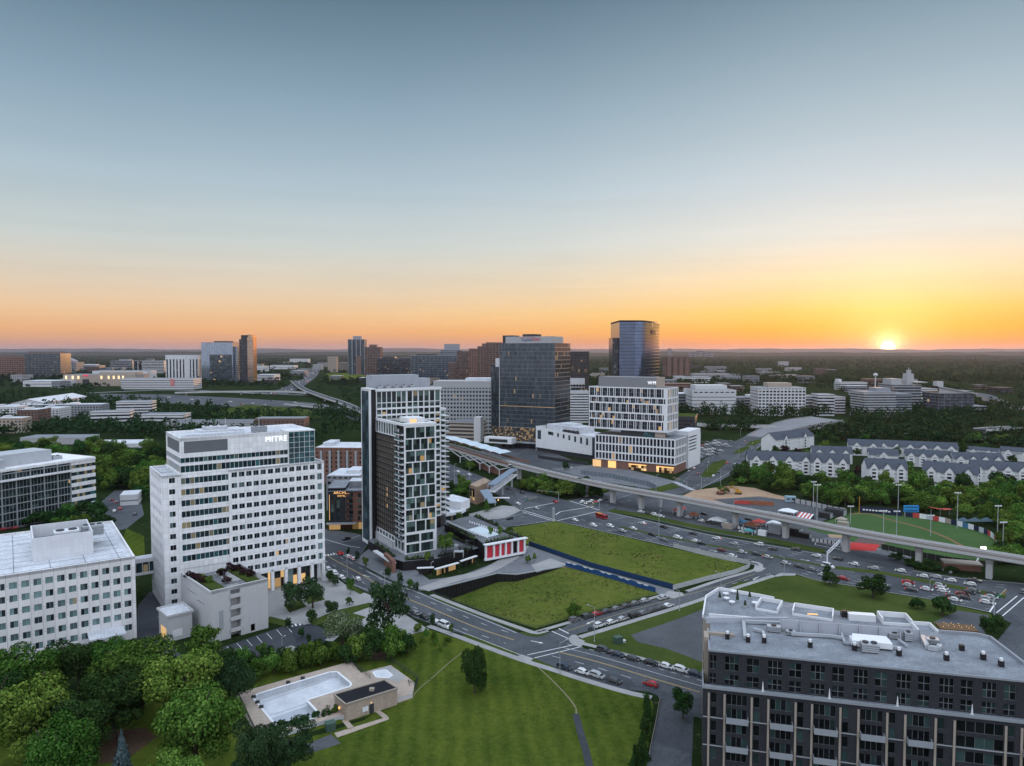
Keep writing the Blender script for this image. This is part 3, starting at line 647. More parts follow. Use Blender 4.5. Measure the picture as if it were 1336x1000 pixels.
pv = nd(nt, 'ShaderNodeVolumePrincipled'); pv.inputs['Color'].default_value = (.70, .69, .85, 1); pv.inputs['Density'].default_value = 1.9e-5; pv.inputs['Anisotropy'].default_value = .45
nt.links.new(pv.outputs[0], nt.nodes['Material Output'].inputs['Volume'])
mb.build('haze', hm, kind='stuff', label='thin evening haze over the far woods and hills')
# ---------------------------------------------------------------- buildings: tools
M_WHITE = panelled('white_cladding', (.77, .77, .79), 1.6, 1.95, .14, .74, jw=.10)
M_STONE = panelled('pale_stone', (.68, .67, .68), 2.9, 3.77, .14, .66, jw=.14)
M_LOUV = plain('grey_louvre', (.17, .18, .20), .6, .1, .3)
def roof_mat(name, c1, c2, c3):
 m, nt, b = new_mat(name); co = world_co(nt); k = nd(nt, 'ShaderNodeTexBrick'); mp = nd(nt, 'ShaderNodeVectorRotate'); mp.inputs['Angle'].default_value = -.25; nt.links.new(co, mp.inputs['Vector']); nt.links.new(mp.outputs[0], k.inputs['Vector'])
 for n_, v_ in (('Scale', .5), ('Mortar Size', .012), ('Brick Width', 3.2), ('Row Height', .9)): k.inputs[n_].default_value = v_
 k.inputs['Color1'].default_value = c1 + (1,); k.inputs['Color2'].default_value = c2 + (1,); k.inputs['Mortar'].default_value = tuple(x * .7 for x in c1) + (1,)
 st_ = ramp(nt, noise_n(nt, co, .16, 6, .7), [(.40, 0.0), (.68, .85)]); g_ = noise_n(nt, co, 1.8, 4, .7); c = mixc(nt, st_, k.outputs['Color'], c3); hs = nd(nt, 'ShaderNodeHueSaturation'); nt.links.new(c, hs.inputs['Color']); nt.links.new(math_n(nt, 'MULTIPLY_ADD', g_, 1.1, .45), hs.inputs['Value']); nt.links.new(hs.outputs[0], b.inputs['Base Color']); b.inputs['Roughness'].default_value = .8; b.inputs['Specular IOR Level'].default_value = .25
 MATS[name] = m; return m
M_ROOFG = roof_mat('grey_roof_membrane', (.20, .22, .25), (.25, .27, .30), (.13, .14, .16)); M_ROOFW = roof_mat('white_roof_membrane', (.56, .58, .62), (.62, .64, .68), (.40, .42, .46))
M_ROOFD = plain('dark_roof', (.022, .023, .027), .95, .3, .3, fine=2, spec=.0)
M_CONCW = plain('concrete_wall', (.46, .46, .47), .8, .12, .15, streak=True)
M_METAL = plain('galvanised_metal', (.48, .50, .53), .4, .1, .6, metal=.5)
M_DMETAL = plain('dark_metal', (.035, .037, .042), .5, .1, .6)
M_WTRIM = plain('white_trim', (.68, .69, .71), .6, .08, .4)
M_GTRIM = plain('grey_trim', (.30, .32, .34), .5, .08, .4)
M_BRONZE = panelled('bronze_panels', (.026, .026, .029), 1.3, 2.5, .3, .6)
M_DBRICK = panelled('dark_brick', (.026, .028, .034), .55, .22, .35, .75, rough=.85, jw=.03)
M_TANP = plain('tan_panel', (.31, .265, .225), .7, .1, .4, streak=True)
M_BRICK = panelled('red_brown_brick', (.20, .105, .080), .6, .25, .3, .8, rough=.85, jw=.03)
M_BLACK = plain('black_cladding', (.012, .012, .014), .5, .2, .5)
G_OFF = glassy('office_glass', (.028, .045, .052), .008, None, .66, (.15, .24, .25), lit_s=.3)
G_MIT = glassy('tower_window_glass', (.016, .024, .030), .004, None, .14, (.10, .15, .16))
G_BAND = glassy('ribbon_glass', (.018, .040, .048), .16, (1.5, 1.5, 3.9), .22, (.03, .10, .11), lit_col=(1, .80, .42), lit_s=.16)
G_TEAL = glassy('teal_curtain_glass', (.030, .085, .095), .0, (2.6, 2.6, 1.95), .2, (.05, .12, .13), spec=.8)
G_APT = glassy('apartment_glass', (.022, .036, .036), .035, None, .30, (.10, .16, .15), lit_s=.35)
G_BRZ = glassy('bronze_window_glass', (.012, .014, .016), .02, None, .08, (.06, .07, .07))
G_DARK = glassy('dark_window_glass', (.007, .009, .011), 0, None, .22, (.030, .055, .055), spec=.35)
G_WM = glassy('grid_window_glass', (.028, .030, .042), .035, None, .2, (.075, .07, .09), lit_s=.5)
TREEDARK = plain('clipped_evergreen', (.022, .035, .016), .9, .3, 2)
G_WARM = glow('lit_interior', (1, .58, .24), .42)
G_WARM2 = glow('lit_lobby', (1, .54, .18), .85)
G_WSIGN = glow('white_sign_light', (1, 1, 1), .7)
BLDS = []
class Bld:
 def __init__(s, name, label, A, B, cat='building', group=None):
  A = Vector((A[0], A[1])); B = Vector((B[0], B[1])); d = B - A
  s.W = d.length; s.ang = math.atan2(d.y, d.x); s.A = A; s.u = d.normalized(); s.v = Vector((-s.u.y, s.u.x))
  s.root = thing(name, label, cat, (A.x, A.y, 0), s.ang, group); s.wins = []; BLDS.append(s)
 def w2(s, x, y): p = s.A + s.u * x + s.v * y; return p
 def L(s, px, py, z):
  p = P(px, py, z); d = Vector((p.x, p.y)) - s.A; return d.dot(s.u), d.dot(s.v)
 def ux(s, px, y=0.0):
  """how far along the front the photo column px meets the plane y"""
  k = (px - CX) / FPX / _cp * 1.0; b = s.A + s.v * y
  return (k * b.y - b.x) / (s.u.x - k * s.u.y)
 def win(s, p0, p1, u, z, w, h, style, mats, rec=.22):
  p0 = Vector((p0[0], p0[1])); p1 = Vector((p1[0], p1[1])); d = (p1 - p0).normalized(); n = Vector((-d.y, d.x))
  p = p0 + d * u + n * rec; s.wins.append((p.x, p.y, z, math.atan2(d.y, d.x), w, h, style, mats))
 def facade(s, mb, p0, p1, z0, z1, holes, style, mats, depth=.25, m=0, name='window'):
  mb.wall(p0, p1, z0, z1, holes, depth, m)
  for h in holes: s.win(p0, p1, h[0], h[2], h[1] - h[0], h[3] - h[2], h[4] if len(h) > 4 else style, mats, depth)
 def finish(s, limit=100, name='window'):
  cache = {}; scored = []
  for k, (x, y, z, a, w_, h, st_, mats) in enumerate(s.wins):
   p = s.w2(x, y); n = s.ang + a - math.pi / 2; nv = Vector((math.cos(n), math.sin(n)))
   facing = max(0.02, nv.dot(-p) / p.length)
   q = proj((p.x, p.y, z)); inv = 1 if -40 < q[0] < 1376 and q[1] < 1040 else .05
   scored.append((-w_ * h * facing / p.length_squared * inv, k))
  scored.sort(); keep = set(k for _, k in scored[:limit]); rest = {}
  for k, (x, y, z, a, w_, h, st_, mats) in enumerate(s.wins):
   key = (round(w_, 2), round(h, 2), st_, mats)
   if k in keep:
    if key not in cache: cache[key] = win_mesh(MB(), 0, 0, 0, 0, w_, h, st_).mesh(name, list(mats))
    o = link(name, cache[key], s.root, (x, y, z), a)
   else: win_mesh(rest.setdefault(mats, MB()), x, y, z, a, w_, h, st_)
  for mats, mb in rest.items(): mb.build(name, list(mats), s.root, kind='stuff')
  return s
def win_mesh(mb, x, y, z, a, w, h, style):
 """style (columns, rows, frame width, extra): pane at the reveal's back, frame and mullions standing proud of it"""
 nc, nr, f = style[:3]; ca, sa = math.cos(a), math.sin(a)
 def T(u, k, zz): return (x + ca * u - sa * k, y + sa * u + ca * k, z + zz)
 def bx(u0, u1, z0, z1, k0, m):
  i = len(mb.v); mb.v += [T(u0, k0, z0), T(u1, k0, z0), T(u1, k0, z1), T(u0, k0, z1), T(u0, 0, z0), T(u1, 0, z0), T(u1, 0, z1), T(u0, 0, z1)]
  for q in ((0, 1, 2, 3), (4, 5, 1, 0), (5, 6, 2, 1), (6, 7, 3, 2), (7, 4, 0, 3)): mb.f.append(tuple(i + j for j in q)); mb.m.append(m)
 cu = [w * i / nc for i in range(nc + 1)]; cz = [h * i / nr for i in range(nr + 1)]
 for i in range(nc):
  for j in range(nr): mb.quad(T(cu[i], 0, cz[j]), T(cu[i + 1], 0, cz[j]), T(cu[i + 1], 0, cz[j + 1]), T(cu[i], 0, cz[j + 1]), 0)
 for c in cu: bx(max(0, c - f / 2), min(w, c + f / 2), 0, h, -.07, 1)
 for c in cz: bx(0, w, max(0, c - f / 2), min(h, c + f / 2), -.06, 1)
 return mb
def grid(us, zs): return [(a, b, c, d) for c, d in zs for a, b in us]
def even(a, b, n, w): st = (b - a) / n; return [(a + st * (i + .5) - w / 2, a + st * (i + .5) + w / 2) for i in range(n)]
def parapet(mb, x0, x1, y0, y1, z, h, t=.35, m=0, mroof=1, zr=None):
 """flat roof at z with an upstand h round its edge"""
 mb.quad((x0 + t, y0 + t, z), (x1 - t, y0 + t, z), (x1 - t, y1 - t, z), (x0 + t, y1 - t, z), mroof)
 mb.box(x0, x1, y0, y0 + t, z - .2, z + h, m); mb.box(x0, x1, y1 - t, y1, z - .2, z + h, m)
 mb.box(x0, x0 + t, y0 + t, y1 - t, z - .2, z + h, m); mb.box(x1 - t, x1, y0 + t, y1 - t, z - .2, z + h, m)
def ac_unit(root, x, y, z, w, d, h, fans=2, mat=None):
 mb = MB(); mb.box(x, x + w, y, y + d, z + .25, z + h, 0)
 for k in range(3): mb.box(x + w * (.1 + .35 * k), x + w * (.1 + .35 * k) + .15, y, y + d, z, z + .25, 1)
 for k in range(fans): mb.cyl(x + w * (k + .5) / fans, y + d / 2, z + h, z + h + .3, min(d, w / fans) * .36, n=10, m=1)
 for k in range(1, 4): mb.box(x - .03, x + w + .03, y - .03, y + d + .03, z + .25 + (h - .25) * k / 4 - .04, z + .25 + (h - .25) * k / 4 + .04, 1)
 return mb.build('rooftop_unit', [mat or M_METAL, M_DMETAL], root)
def letters(root, txt, loc, rz, size, mat, name='sign_lettering', depth=.12):
 c = D.curves.new(name, 'FONT'); c.body = txt; c.size = size; c.extrude = depth; c.align_x = 'CENTER'; c.space_character = 1.12; c.materials.append(mat)
 o = D.objects.new(name, c); me = D.meshes.new_from_object(o); D.objects.remove(o); me.transform(Matrix.Rotation(math.pi / 2, 4, "X")); return link(name, me, root, loc, rz)
# ---------------------------------------------------------------- white office block, lower left
FR = P(176, 726, 26); UL = Vector((.814, .581))
b = Bld('office_building', 'white office block with square windows and a screened roof plant at the left edge', Vector((FR.x, FR.y)) - UL * 62, FR); W = b.W
mb = MB(); holes = grid([(W - 2.2 - 2.9 * k - .95, W - 2.2 - 2.9 * k + .95) for k in range(20)], [(26 - 4.25 - 3.77 * r, 26 - 2.3 - 3.77 * r) for r in range(6)])
b.facade(mb, (0, 0), (W, 0), 0, 26, holes, (2, 1, .08), (G_OFF, M_GTRIM), .3)
mb.wall((W, 0), (W, 57), 0, 26); mb.wall((W, 57), (0, 57), 0, 26); mb.wall((0, 57), (0, 0), 0, 26)
mb.build('wall', [M_STONE], b.root)
mb = MB(); parapet(mb, 0, W, 0, 57, 25.3, .75, .5)
for k in range(9): mb.box(2, W - 2, 4 + k * 6, 4.15 + k * 6, 25.3, 25.36, 2)
for k in range(7): mb.box(4 + 9 * k, 4.2 + 9 * k, 1, 56, 25.3, 25.35, 2)
mb.build('roof', [M_STONE, M_ROOFW, M_ROOFG], b.root)
x0, y0 = b.L(43, 734, 25.3); x1 = b.ux(116, y0); y1 = y0 + 20
mb = MB(); t = .4
for (a, c, e, f) in ((x0, x1, y0, y0 + t), (x0, x1, y1 - t, y1), (x0, x0 + t, y0 + t, y1 - t), (x1 - t, x1, y0 + t, y1 - t)): mb.box(a, c, e, f, 25.3, 32.6)
mb.quad((x0, y0, 28.6), (x1, y0, 28.6), (x1, y1, 28.6), (x0, y1, 28.6), 1)
mb.build('plant_screen', [panelled('screen_panels', (.60, .61, .64), 1.2, 2.4, .08, .82), M_ROOFG], b.root)
ac_unit(b.root, x0 + 6, y0 + 9, 28.6, 7, 4.5, 3.0, 2, M_WTRIM); ac_unit(b.root, x0 + 14, y0 + 10, 28.6, 6, 6, 3.4, 3, M_GTRIM)
mb = MB()
for k in range(3): mb.box(x0 + 3, x1 - 2, y0 + 4 + k * .8, y0 + 4.35 + k * .8, 28.9, 29.3)
mb.build('pipework', M_METAL, b.root); b.finish()
mb = MB(); mb.box(0, 9, -7, -.05, 0, 4.3); mb.box(-.3, 9.3, -7.3, -.05, 4.3, 4.9, 1); c = b.w2(W - 13, 0)
an = thing('entrance_annex', 'low white flat-roofed annex at the foot of the left office block', 'annex', (c.x, c.y, 0), b.ang)
mb.build('wall', [M_STONE, M_ROOFW], an); mb = MB(); mb.box(.8, 8.2, -7.06, -7.0, .6, 3.4); mb.build('window', G_OFF, an)
# ---------------------------------------------------------------- white headquarters tower
A_ = P(211.7, 621.5, 47.2); B_ = P(422.6, 601.6, 47.2)
b = Bld('office_tower', 'white fourteen-storey office tower with ribbon windows and MITRE in white letters near its roof', A_, B_); W = b.W
us = b.ux(233.5); um = b.ux(296); mb = MB(); FH = 3.9; DP = 25
gw = (2, 1, .10)
cu = b.ux(221.6)
b.facade(mb, (0, 0), (us, 0), 0, 47.2, grid([(cu - .95, cu + .95)], [(9.3 + FH * k, 11.1 + FH * k) for k in range(10)] + [(2, 3.8), (5.7, 7.4)]), gw, (G_MIT, M_GTRIM), .3)
b.facade(mb, (0, DP), (0, 0), 0, 47.2, grid(even(1.5, DP - 2.5, 7, 1.15), [(9.3 + FH * k, 11.1 + FH * k) for k in range(10)] + [(1.5, 3.4), (5.4, 7.2)]), gw, (G_MIT, M_GTRIM), .3)
mb.wall((us, 0), (us, 12), 0, 47.2); mb.wall((us, 12), (us, DP), 47.1, 47.2); mb.wall((us, DP), (0, DP), 0, 47.2)
wu = [(b.ux(p) - .97, b.ux(p) + .97) for p in (303.6, 313.2, 322.8, 332.2, 341.6, 351.2, 360.6, 369.9, 379.2, 388.3, 397.2, 406)]
zr = [(9.2 + FH * k, 11.0 + FH * k) for k in range(10)]
xe = b.ux(412.6); holes = grid([(a - um, c - um) for a, c in wu], zr) + [(xe - um, W - .9 - um, z0 - .35, z1 + .25, (3, 1, .1)) for z0, z1 in zr]
hz = {}
fix = []
for h in holes: fix.append(h)
zz = sorted(set((h[2], h[3]) for h in fix))
mb2 = MB()
b.facade(mb, (um, 0), (xe - .4, 0), 8, 47.2, grid([(a - um, c - um) for a, c in wu], zr), gw, (G_MIT, M_GTRIM), .3)
b.facade(mb, (xe - .4, 0), (W, 0), 8, 47.2, grid([(.4, W - .9 - xe + .4)], [(z0 - .35, z1 + .3) for z0, z1 in zr]), (3, 1, .1), (G_OFF, M_GTRIM), .3)
b.facade(mb, (W, 0), (W, DP + 4), 8, 47.2, grid(even(1, DP + 3, 7, 1.95), zr), gw, (G_MIT, M_GTRIM), .3)
mb.wall((W, DP + 4), (us, DP + 4), 8, 47.2); mb.wall((um, 14), (um, 0), 8, 47.2)
pw = 1.1; n = 7; st_ = (W - um) / n
for k in range(n + 1):
 x = um + st_ * k - (pw if k == n else pw / 2 if k else 0); mb.box(x, x + pw, .02, 1.4, 0, 8)
for k in range(5): mb.box(W - 1.4, W - .02, 5 + k * 5, 6.2 + k * 5, 0, 8)
mb.box(um, W, .02, DP + 4, 7.2, 8.0, bottom=True)
mb.build('wall', [M_WHITE], b.root)
mb = MB(); mb.box(um + .3, W - 2.2, 3.0, DP, .2, 7.2); mb.build('lobby_glazing', glassy('lobby_glass', (.03, .04, .045), .22, (2.4, 2.4, 3.6), .1, lit_s=.8), b.root)
TU = b.ux(408.8); T0, T1 = 15.0, 59.7; ug = b.ux(374.8)
mb = MB(); mb.box(us + .03, um - .03, .5, 12, 0, T0 - 1.2); mb.build('lower_wall', M_WHITE, b.root)
mb = MB(); mb.box(us + .05, um - .05, .55, 12, T0 - .3, 47.2); mb.box(us + .05, ug, .75, DP, 47.25, 52.9); mb.build('ribbon_glazing', G_BAND, b.root)
mb = MB()
for k in range(9):
 z = T0 + FH * k; mb.box(us + .02, um - .02, .3, 12.2, z - .5 if k else z - 1.2, z + 1.3)
for z0, z1 in ((46.4, 47.6), (49.9, 51.0)): mb.box(us + .02, ug + .1, .45, DP + .3, z0, z1)
mb.box(us + .02, ug + .1, .30, DP + .5, 52.7, 53.6); mb.build('spandrel', M_WHITE, b.root)
mb = MB()
x = us
while x < ug: 
 for z0, z1 in ((47.6, 49.9), (51.0, 52.7)): mb.box(x, x + .1, .62, .74, z0, z1)
 x += 1.5
x = us + 1.4
while x < um - .3: mb.box(x, x + .1, .42, .54, T0, 46); x += 1.5
for y in range(16):
 for z0, z1 in ((47.6, 49.9), (51.0, 52.7)): mb.box(us - .08, us + .04, 2 + y * 1.5, 2.1 + y * 1.5, z0, z1)
mb.build('mullion', M_WTRIM, b.root)
mb = MB(); mb.wall((us, .3), (ug, .3), 53.6, T1, [(1.2, b.ux(296) - us, 54.3, 58.4)], .3); mb.wall((us, DP + .5), (us, .3), 53.6, T1, [(2, DP - 1.2, 54.3, 58.4)], .3)
mb.wall((TU, DP + .5), (us, DP + .5), 47, T1); mb.wall((TU, 9), (TU, DP + .5), 47, T1); mb.build('wall', M_WHITE, b.root)
mb = MB()
for z in range(13): mb.box(us + 1.2, um, .5, .62, 54.32 + z * .32, 54.5 + z * .32); mb.box(us + .12, us + .24, 1.6, DP - 1.4, 54.32 + z * .32, 54.5 + z * .32)
mb.box(us + .3, um + .1, .63, .7, 54.3, 58.4); mb.box(us + .26, us + .3, .7, DP - 1, 54.3, 58.4); mb.build('louvre', M_LOUV, b.root)
mb = MB(); parapet(mb, us, TU, .3, DP + .5, T1 - .9, 1.0, .6)
mb.box(us + .5, um + 4, 5, 9, T1 - .9, T1 + .5, 1); mb.box(us + 9, um + 9, 11, 21, T1 - .9, T1 + .9, 1)
mb.build('roof', [M_WHITE, M_ROOFW], b.root)
mb = MB(); parapet(mb, 0, us, 0, DP, 46.5, .8, .45); parapet(mb, um, W, 0, DP + 4, 46.5, .75, .45)
for k in range(3): mb.box(1.2, us - 1.2, 4 + k * 6, 8 + k * 6, 46.5, 47.0, 1)
mb.build('terrace_roof', [M_WHITE, M_ROOFW], b.root)
mb = MB(); mb.box(ug + .25, TU + .2, .25, 9, 47.2, 59.3); mb.build('curtain_wall', G_TEAL, b.root)
mb = MB(); mb.box(ug + .05, ug + .3, .1, 1, 47.2, 59.3)
for k in range(6): x = ug + .3 + (TU - ug) * k / 5; mb.box(x - .05, x + .06, .16, .26, 47.2, 59.3)
for k in range(4): mb.box(TU + .2, TU + .3, 1 + k * 2.4, 1.1 + k * 2.4, 47.2, 59.3)
for k in range(7): z = 47.3 + 2 * k; mb.box(ug + .2, TU + .29, .15, 9.02, z - .05, z + .05)
mb.box(ug, TU + .5, .05, 9.2, 59.3, 59.75); mb.build('mullion', M_WTRIM, b.root)
letters(b.root, 'MITRE', ((b.ux(349) + b.ux(370)) / 2, .18, 56.2), 0, 2.75, G_WSIGN, 'lettering')
ac_unit(b.root, us + 11, 13, T1, 8, 5, 2.2, 3, M_ROOFW); ac_unit(b.root, um + 12, 10, T1 - .9, 5, 4, 2.4, 2, M_GTRIM)
mb = MB()
for k in range(6): mb.bar((us + 6 + k * 6, 4, T1 - .6), (us + 11 + k * 6, 4, T1 - .6), .35); mb.bar((um + 2, 3 + k, T1 - .7), (ug, 3 + k, T1 - .7), .2)
mb.build('pipework', M_METAL, b.root)
for (x, y) in ((us + 20, 20), (ug - 6, 16)):
 mb = MB(); mb.cyl(x, y, T1 - .9, T1 + 4.5, .09); mb.build('mast', M_METAL, b.root)
b.finish(); HQ = b
c0 = P(275.5, 772, 16.2); c9 = P(236, 750, 15.2); dv = Vector((c9.x - c0.x, c9.y - c0.y)); DA = dv.length; dv.normalize()
p = Vector((c0.x, c0.y)); q = p + Vector((dv.y, -dv.x)) * 18
DA = max(24, DA)
a = Bld('garage_annex', 'pale grey concrete garage annex with a planted roof terrace before the white office tower', p, q); W = a.W
mb = MB(); mb.wall((0, 0), (5.8, 0), 0, 16.2); mb.wall((5.8, 0), (9, 0), 15.2, 16.2); mb.wall((9, 0), (W, 0), 0, 16.2, [(3.2, 4.6, .3, 2.6)], .4)
mb.wall((0, 27), (0, 0), 0, 15.2, [(6, 14, 11.6, 12.0), (15, 21, 10.2, 10.6)], .4); mb.wall((W, 0), (W, 25), 0, 16.2); mb.wall((5.8, 0), (5.8, 2.4), 0, 16.2); mb.wall((9, 2.4), (9, 0), 0, 16.2)
mb.wall((5.8, 2.4), (9, 2.4), 0, 16.2); mb.box(0, W, 0, .6, 15.2, 16.25); mb.box(0, .5, .6, 27, 15.0, 15.9)
mb.build('wall', [M_CONCW, M_GTRIM], a.root)
mb = MB(); mb.quad((.5, .6, 14.6), (W, .6, 14.6), (W, 25, 14.6), (.5, 25, 14.6), 0); mb.box(9, 13, 9, 22, 14.6, 14.9, 1); mb.box(2, 6, 4, 24, 14.6, 15.0, 2); mb.box(13.5, 17.5, 3, 22, 14.6, 15.0, 2)
mb.build('roof_terrace', [CONC_D, CONC, VERGE], a.root)
for k in range(4):
 mb = MB(); mb.box(5.7, 9.1, -.5, 2.4, 1.9 + 3.6 * k, 2.25 + 3.6 * k, bottom=True); mb.box(5.7, 9.1, -.5, -.4, 2.25 + 3.6 * k, 3.2 + 3.6 * k, 0); mb.build('stair_landing', M_CONCW, a.root)
mb = MB(); mb.box(2.2, 3.6, -.05, .0, 3.5, 9.5); mb.build('wall_panel', M_GTRIM, a.root)
lx0, ly0 = a.L(235, 822, 0)
mb = MB(); mb.box(-9.5, -2.4, 10, 19, 0, 7.9); parapet(mb, -10, -2, 9.5, 19.5, 8.0, .5, .3, 0, 1); mb.build('side_block', [M_CONCW, M_ROOFW], a.root)
mb = MB(); mb.box(-9.56, -9.5, 12, 17, .2, 3.6); mb.build('loading_door', G_WARM, a.root)
mb = MB(); mb.box(-8.3, -5.4, 9.9, 10, 1.2, 3.3); mb.build('shutter', M_WTRIM, a.root)
ANNEX = a
bp = P(178, 745, 12); bq = P(200, 742, 12); 
r = thing('skybridge', 'narrow glazed footbridge joining the two white office buildings', 'footbridge', (bp.x - 3, bp.y - 3, 0), HQ.ang)
mb = MB(); mb.box(0, 17, 8, 13, 8, 9); mb.box(0, 17, 8, 13, 12.6, 14, 0, top=1); mb.build('deck', [M_WTRIM, M_ROOFW], r)
mb = MB(); mb.box(0, 17, 8.2, 12.8, 9, 12.6); mb.build('glazing', G_BAND, r)
mb = MB()
for k in range(8): mb.box(.5 + k * 2.2, .7 + k * 2.2, 8.08, 8.2, 9, 12.6)
mb.build('mullion', M_WTRIM, r)
# ---------------------------------------------------------------- apartment tower on its podium
C0 = Vector((-45.3, 296)); au = math.radians(31.8); uu = Vector((math.cos(au), math.sin(au)))
b = Bld('apartment_tower', 'tall apartment tower with a white framed corner, dark bronze flank and stacked balconies', C0, C0 + uu * 14.9); W = b.W; DF = 33; ZT = 59.3
mb = MB(); H_ = []; rows = []; z = ZT - 1.6; rh = 5.0
for k in range(9):
 zb = z - rh; nb = 3 if k % 2 == 0 else 4
 offs = even(.7, W - .5, nb, (W - 1.2) / nb - .42) if nb == 3 else [(.7, 3.8), (4.2, 7.4), (7.8, 11.0), (11.4, W - .5)]
 H_ += [(a_, c_, zb + .42, z, (2, 2, .10)) for a_, c_ in offs]; z = zb
H_ += [(a_, c_, z - 4.0, z - .6, (4, 1, .10)) for a_, c_ in ((.8, 6.9), (7.6, 13.4))] + [(a_, c_, 4.3, z - 4.7, (4, 1, .10)) for a_, c_ in ((.8, 6.9), (7.6, 13.4))]
b.facade(mb, (0, 0), (W, 0), 4, ZT, H_, None, (G_APT, M_DMETAL), .5)
mb.wall((W, 0), (W, 3), 4, ZT); mb.box(-.15, W + .15, -.15, 3.1, ZT - .9, ZT + .1); mb.box(-.15, .9, 3.1, DF, ZT - .9, ZT + .1); mb.box(W - .7, W + .15, 3.1, DF, ZT - .9, ZT + .1)
US = DF - 8.2
b.facade(mb, (0, DF), (0, 8.2), ZT - 6.2, ZT - .9, grid(even(.6, US - .4, 8, 2.6), [(ZT - 5.8, ZT - 1.1)]), (1, 2, .1), (G_APT, M_DMETAL), .5)
b.facade(mb, (0, DF), (0, .4), 4, 9.6, grid(even(.4, DF - .8, 9, 3.0), [(5.0, 9.0)]), (2, 2, .1), (G_APT, M_DMETAL), .4)
mb.box(-.9, -.02, 10, DF, 2.6, 7.4); mb.build('white_frame', M_WTRIM, b.root)
mb = MB(); FB = 2.5; nfl = int((ZT - 6.2 - 9.6) / FB)
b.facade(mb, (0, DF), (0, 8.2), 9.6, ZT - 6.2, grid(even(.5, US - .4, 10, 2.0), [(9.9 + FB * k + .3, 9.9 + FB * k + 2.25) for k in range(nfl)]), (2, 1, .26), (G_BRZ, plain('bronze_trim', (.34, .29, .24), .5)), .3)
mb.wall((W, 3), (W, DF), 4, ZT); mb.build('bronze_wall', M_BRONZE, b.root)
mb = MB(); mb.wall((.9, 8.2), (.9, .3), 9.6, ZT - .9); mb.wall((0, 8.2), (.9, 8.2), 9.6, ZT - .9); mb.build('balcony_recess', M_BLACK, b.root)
for k in range(20):
 zf = 9.6 + FB * k
 if zf > ZT - 3: break
 mb = MB(); mb.box(-1.0, .88, .25, 8.2, zf - .14, zf + .22, bottom=True); mb.box(-.9, -.5, 4.1, 4.5, zf + .22, zf + FB - .14)
 ba = mb.build('balcony', M_WTRIM, b.root); mb = MB(); mb.box(-1.0, -.92, .25, 8.2, zf + .22, zf + 1.05); mb.build('railing', glassy('rail_glass', (.09, .13, .14), 0, None, 0), ba)
mb = MB(); b.facade(mb, (-.9, DF), (-.9, 10), 2.6, 7.4, grid(even(1, DF - 11, 6, 1.4), [(3.2, 6.8)]), (1, 1, .1), (G_BRZ, M_DMETAL), .2); mb.build('white_bay', M_WTRIM, b.root)
mb = MB(); mb.quad((0, 0, ZT - .5), (W, 0, ZT - .5), (W, DF, ZT - .5), (0, DF, ZT - .5), 0); mb.box(4, W - 3, 5, 14, ZT - .5, ZT + 1.9, 1); mb.box(1.5, 4, 4, 20, ZT - .5, ZT - .2, 2); mb.build('roof_terrace', [CONC, M_WTRIM, VERGE], b.root)
mb = MB(); mb.box(5, 8, 4.9, 4.98, ZT - .1, ZT + 1.4); mb.build('lit_window', G_WARM, b.root)
TL, TR, TF, TB, Z2 = -.5, 33.4, 33.0, 48.0, 72.4
mb = MB(); xm = 15.6
zr2 = [(Z2 - 6.2, Z2 - 1.2)] + [(Z2 - 6.2 - 2.95 * (k + 1) + .5, Z2 - 6.2 - 2.95 * k - .35) for k in range(19)]
b.facade(mb, (TL + 1, TF), (xm, TF), 10, Z2, grid(even(.3, xm - TL - 1.2, 6, 2.1), zr2[:7]), (1, 2, .1), (G_APT, M_DMETAL), .4)
b.facade(mb, (xm, TF + .02), (TR, TF + .02), 10, Z2, grid(even(.2, TR - xm - .3, 6, 2.35), zr2), (1, 2, .1), (G_APT, M_DMETAL), .4)
mb.box(xm - .3, TR + .2, TF - .5, TF + 1, Z2 - .9, Z2 + .25); mb.box(TL + .6, xm - .3, TF - .35, TF + 1, Z2 - .95, Z2 + .15)
b.facade(mb, (TR, TF + 1.6), (TR + 3.2, TF + 1.6), 10, 61.5, grid(even(.2, 3.1, 1, 2.5), [(61.5 - 2.5 * k - 2.2, 61.5 - 2.5 * k - .5) for k in range(20)]), (1, 1, .1), (G_APT, M_DMETAL), .4)
mb.wall((TR, TF), (TR, TB), 60, Z2); mb.wall((TR + 3.2, TF + 1.6), (TR + 3.2, TB), 4, 61.5); mb.box(TR, TR + 3.4, TF + 1.4, TB, 61.5, 62.3)
mb.wall((TR + 3.2, TB), (TL, TB), 4, Z2); mb.build('white_frame', M_WTRIM, b.root)
for k in range(20):
 zf = 11 + FB * k; mb = MB(); mb.box(TR + 1.0, TR + 4.6, TF + .2, TF + 1.6, zf - .14, zf + .2, bottom=True); mb.box(TR + 4.5, TR + 4.6, TF + .2, TF + 6, zf + .2, zf + 1.0, 1); mb.box(TR + 3.2, TR + 4.6, TF + 1.6, TF + 6, zf - .14, zf + .2, bottom=True)
 mb.build('balcony', [M_WTRIM, MATS['rail_glass']], b.root)
mb = MB(); mb.box(TL, TL + 1, TF + .2, TF + 5, 4, Z2); mb.box(TL + 1, xm, TF + 1, TB - .1, 4, 10); mb.box(xm, TR, TF + 1, TB - .1, 0, 10); mb.build('dark_recess', M_BLACK, b.root)
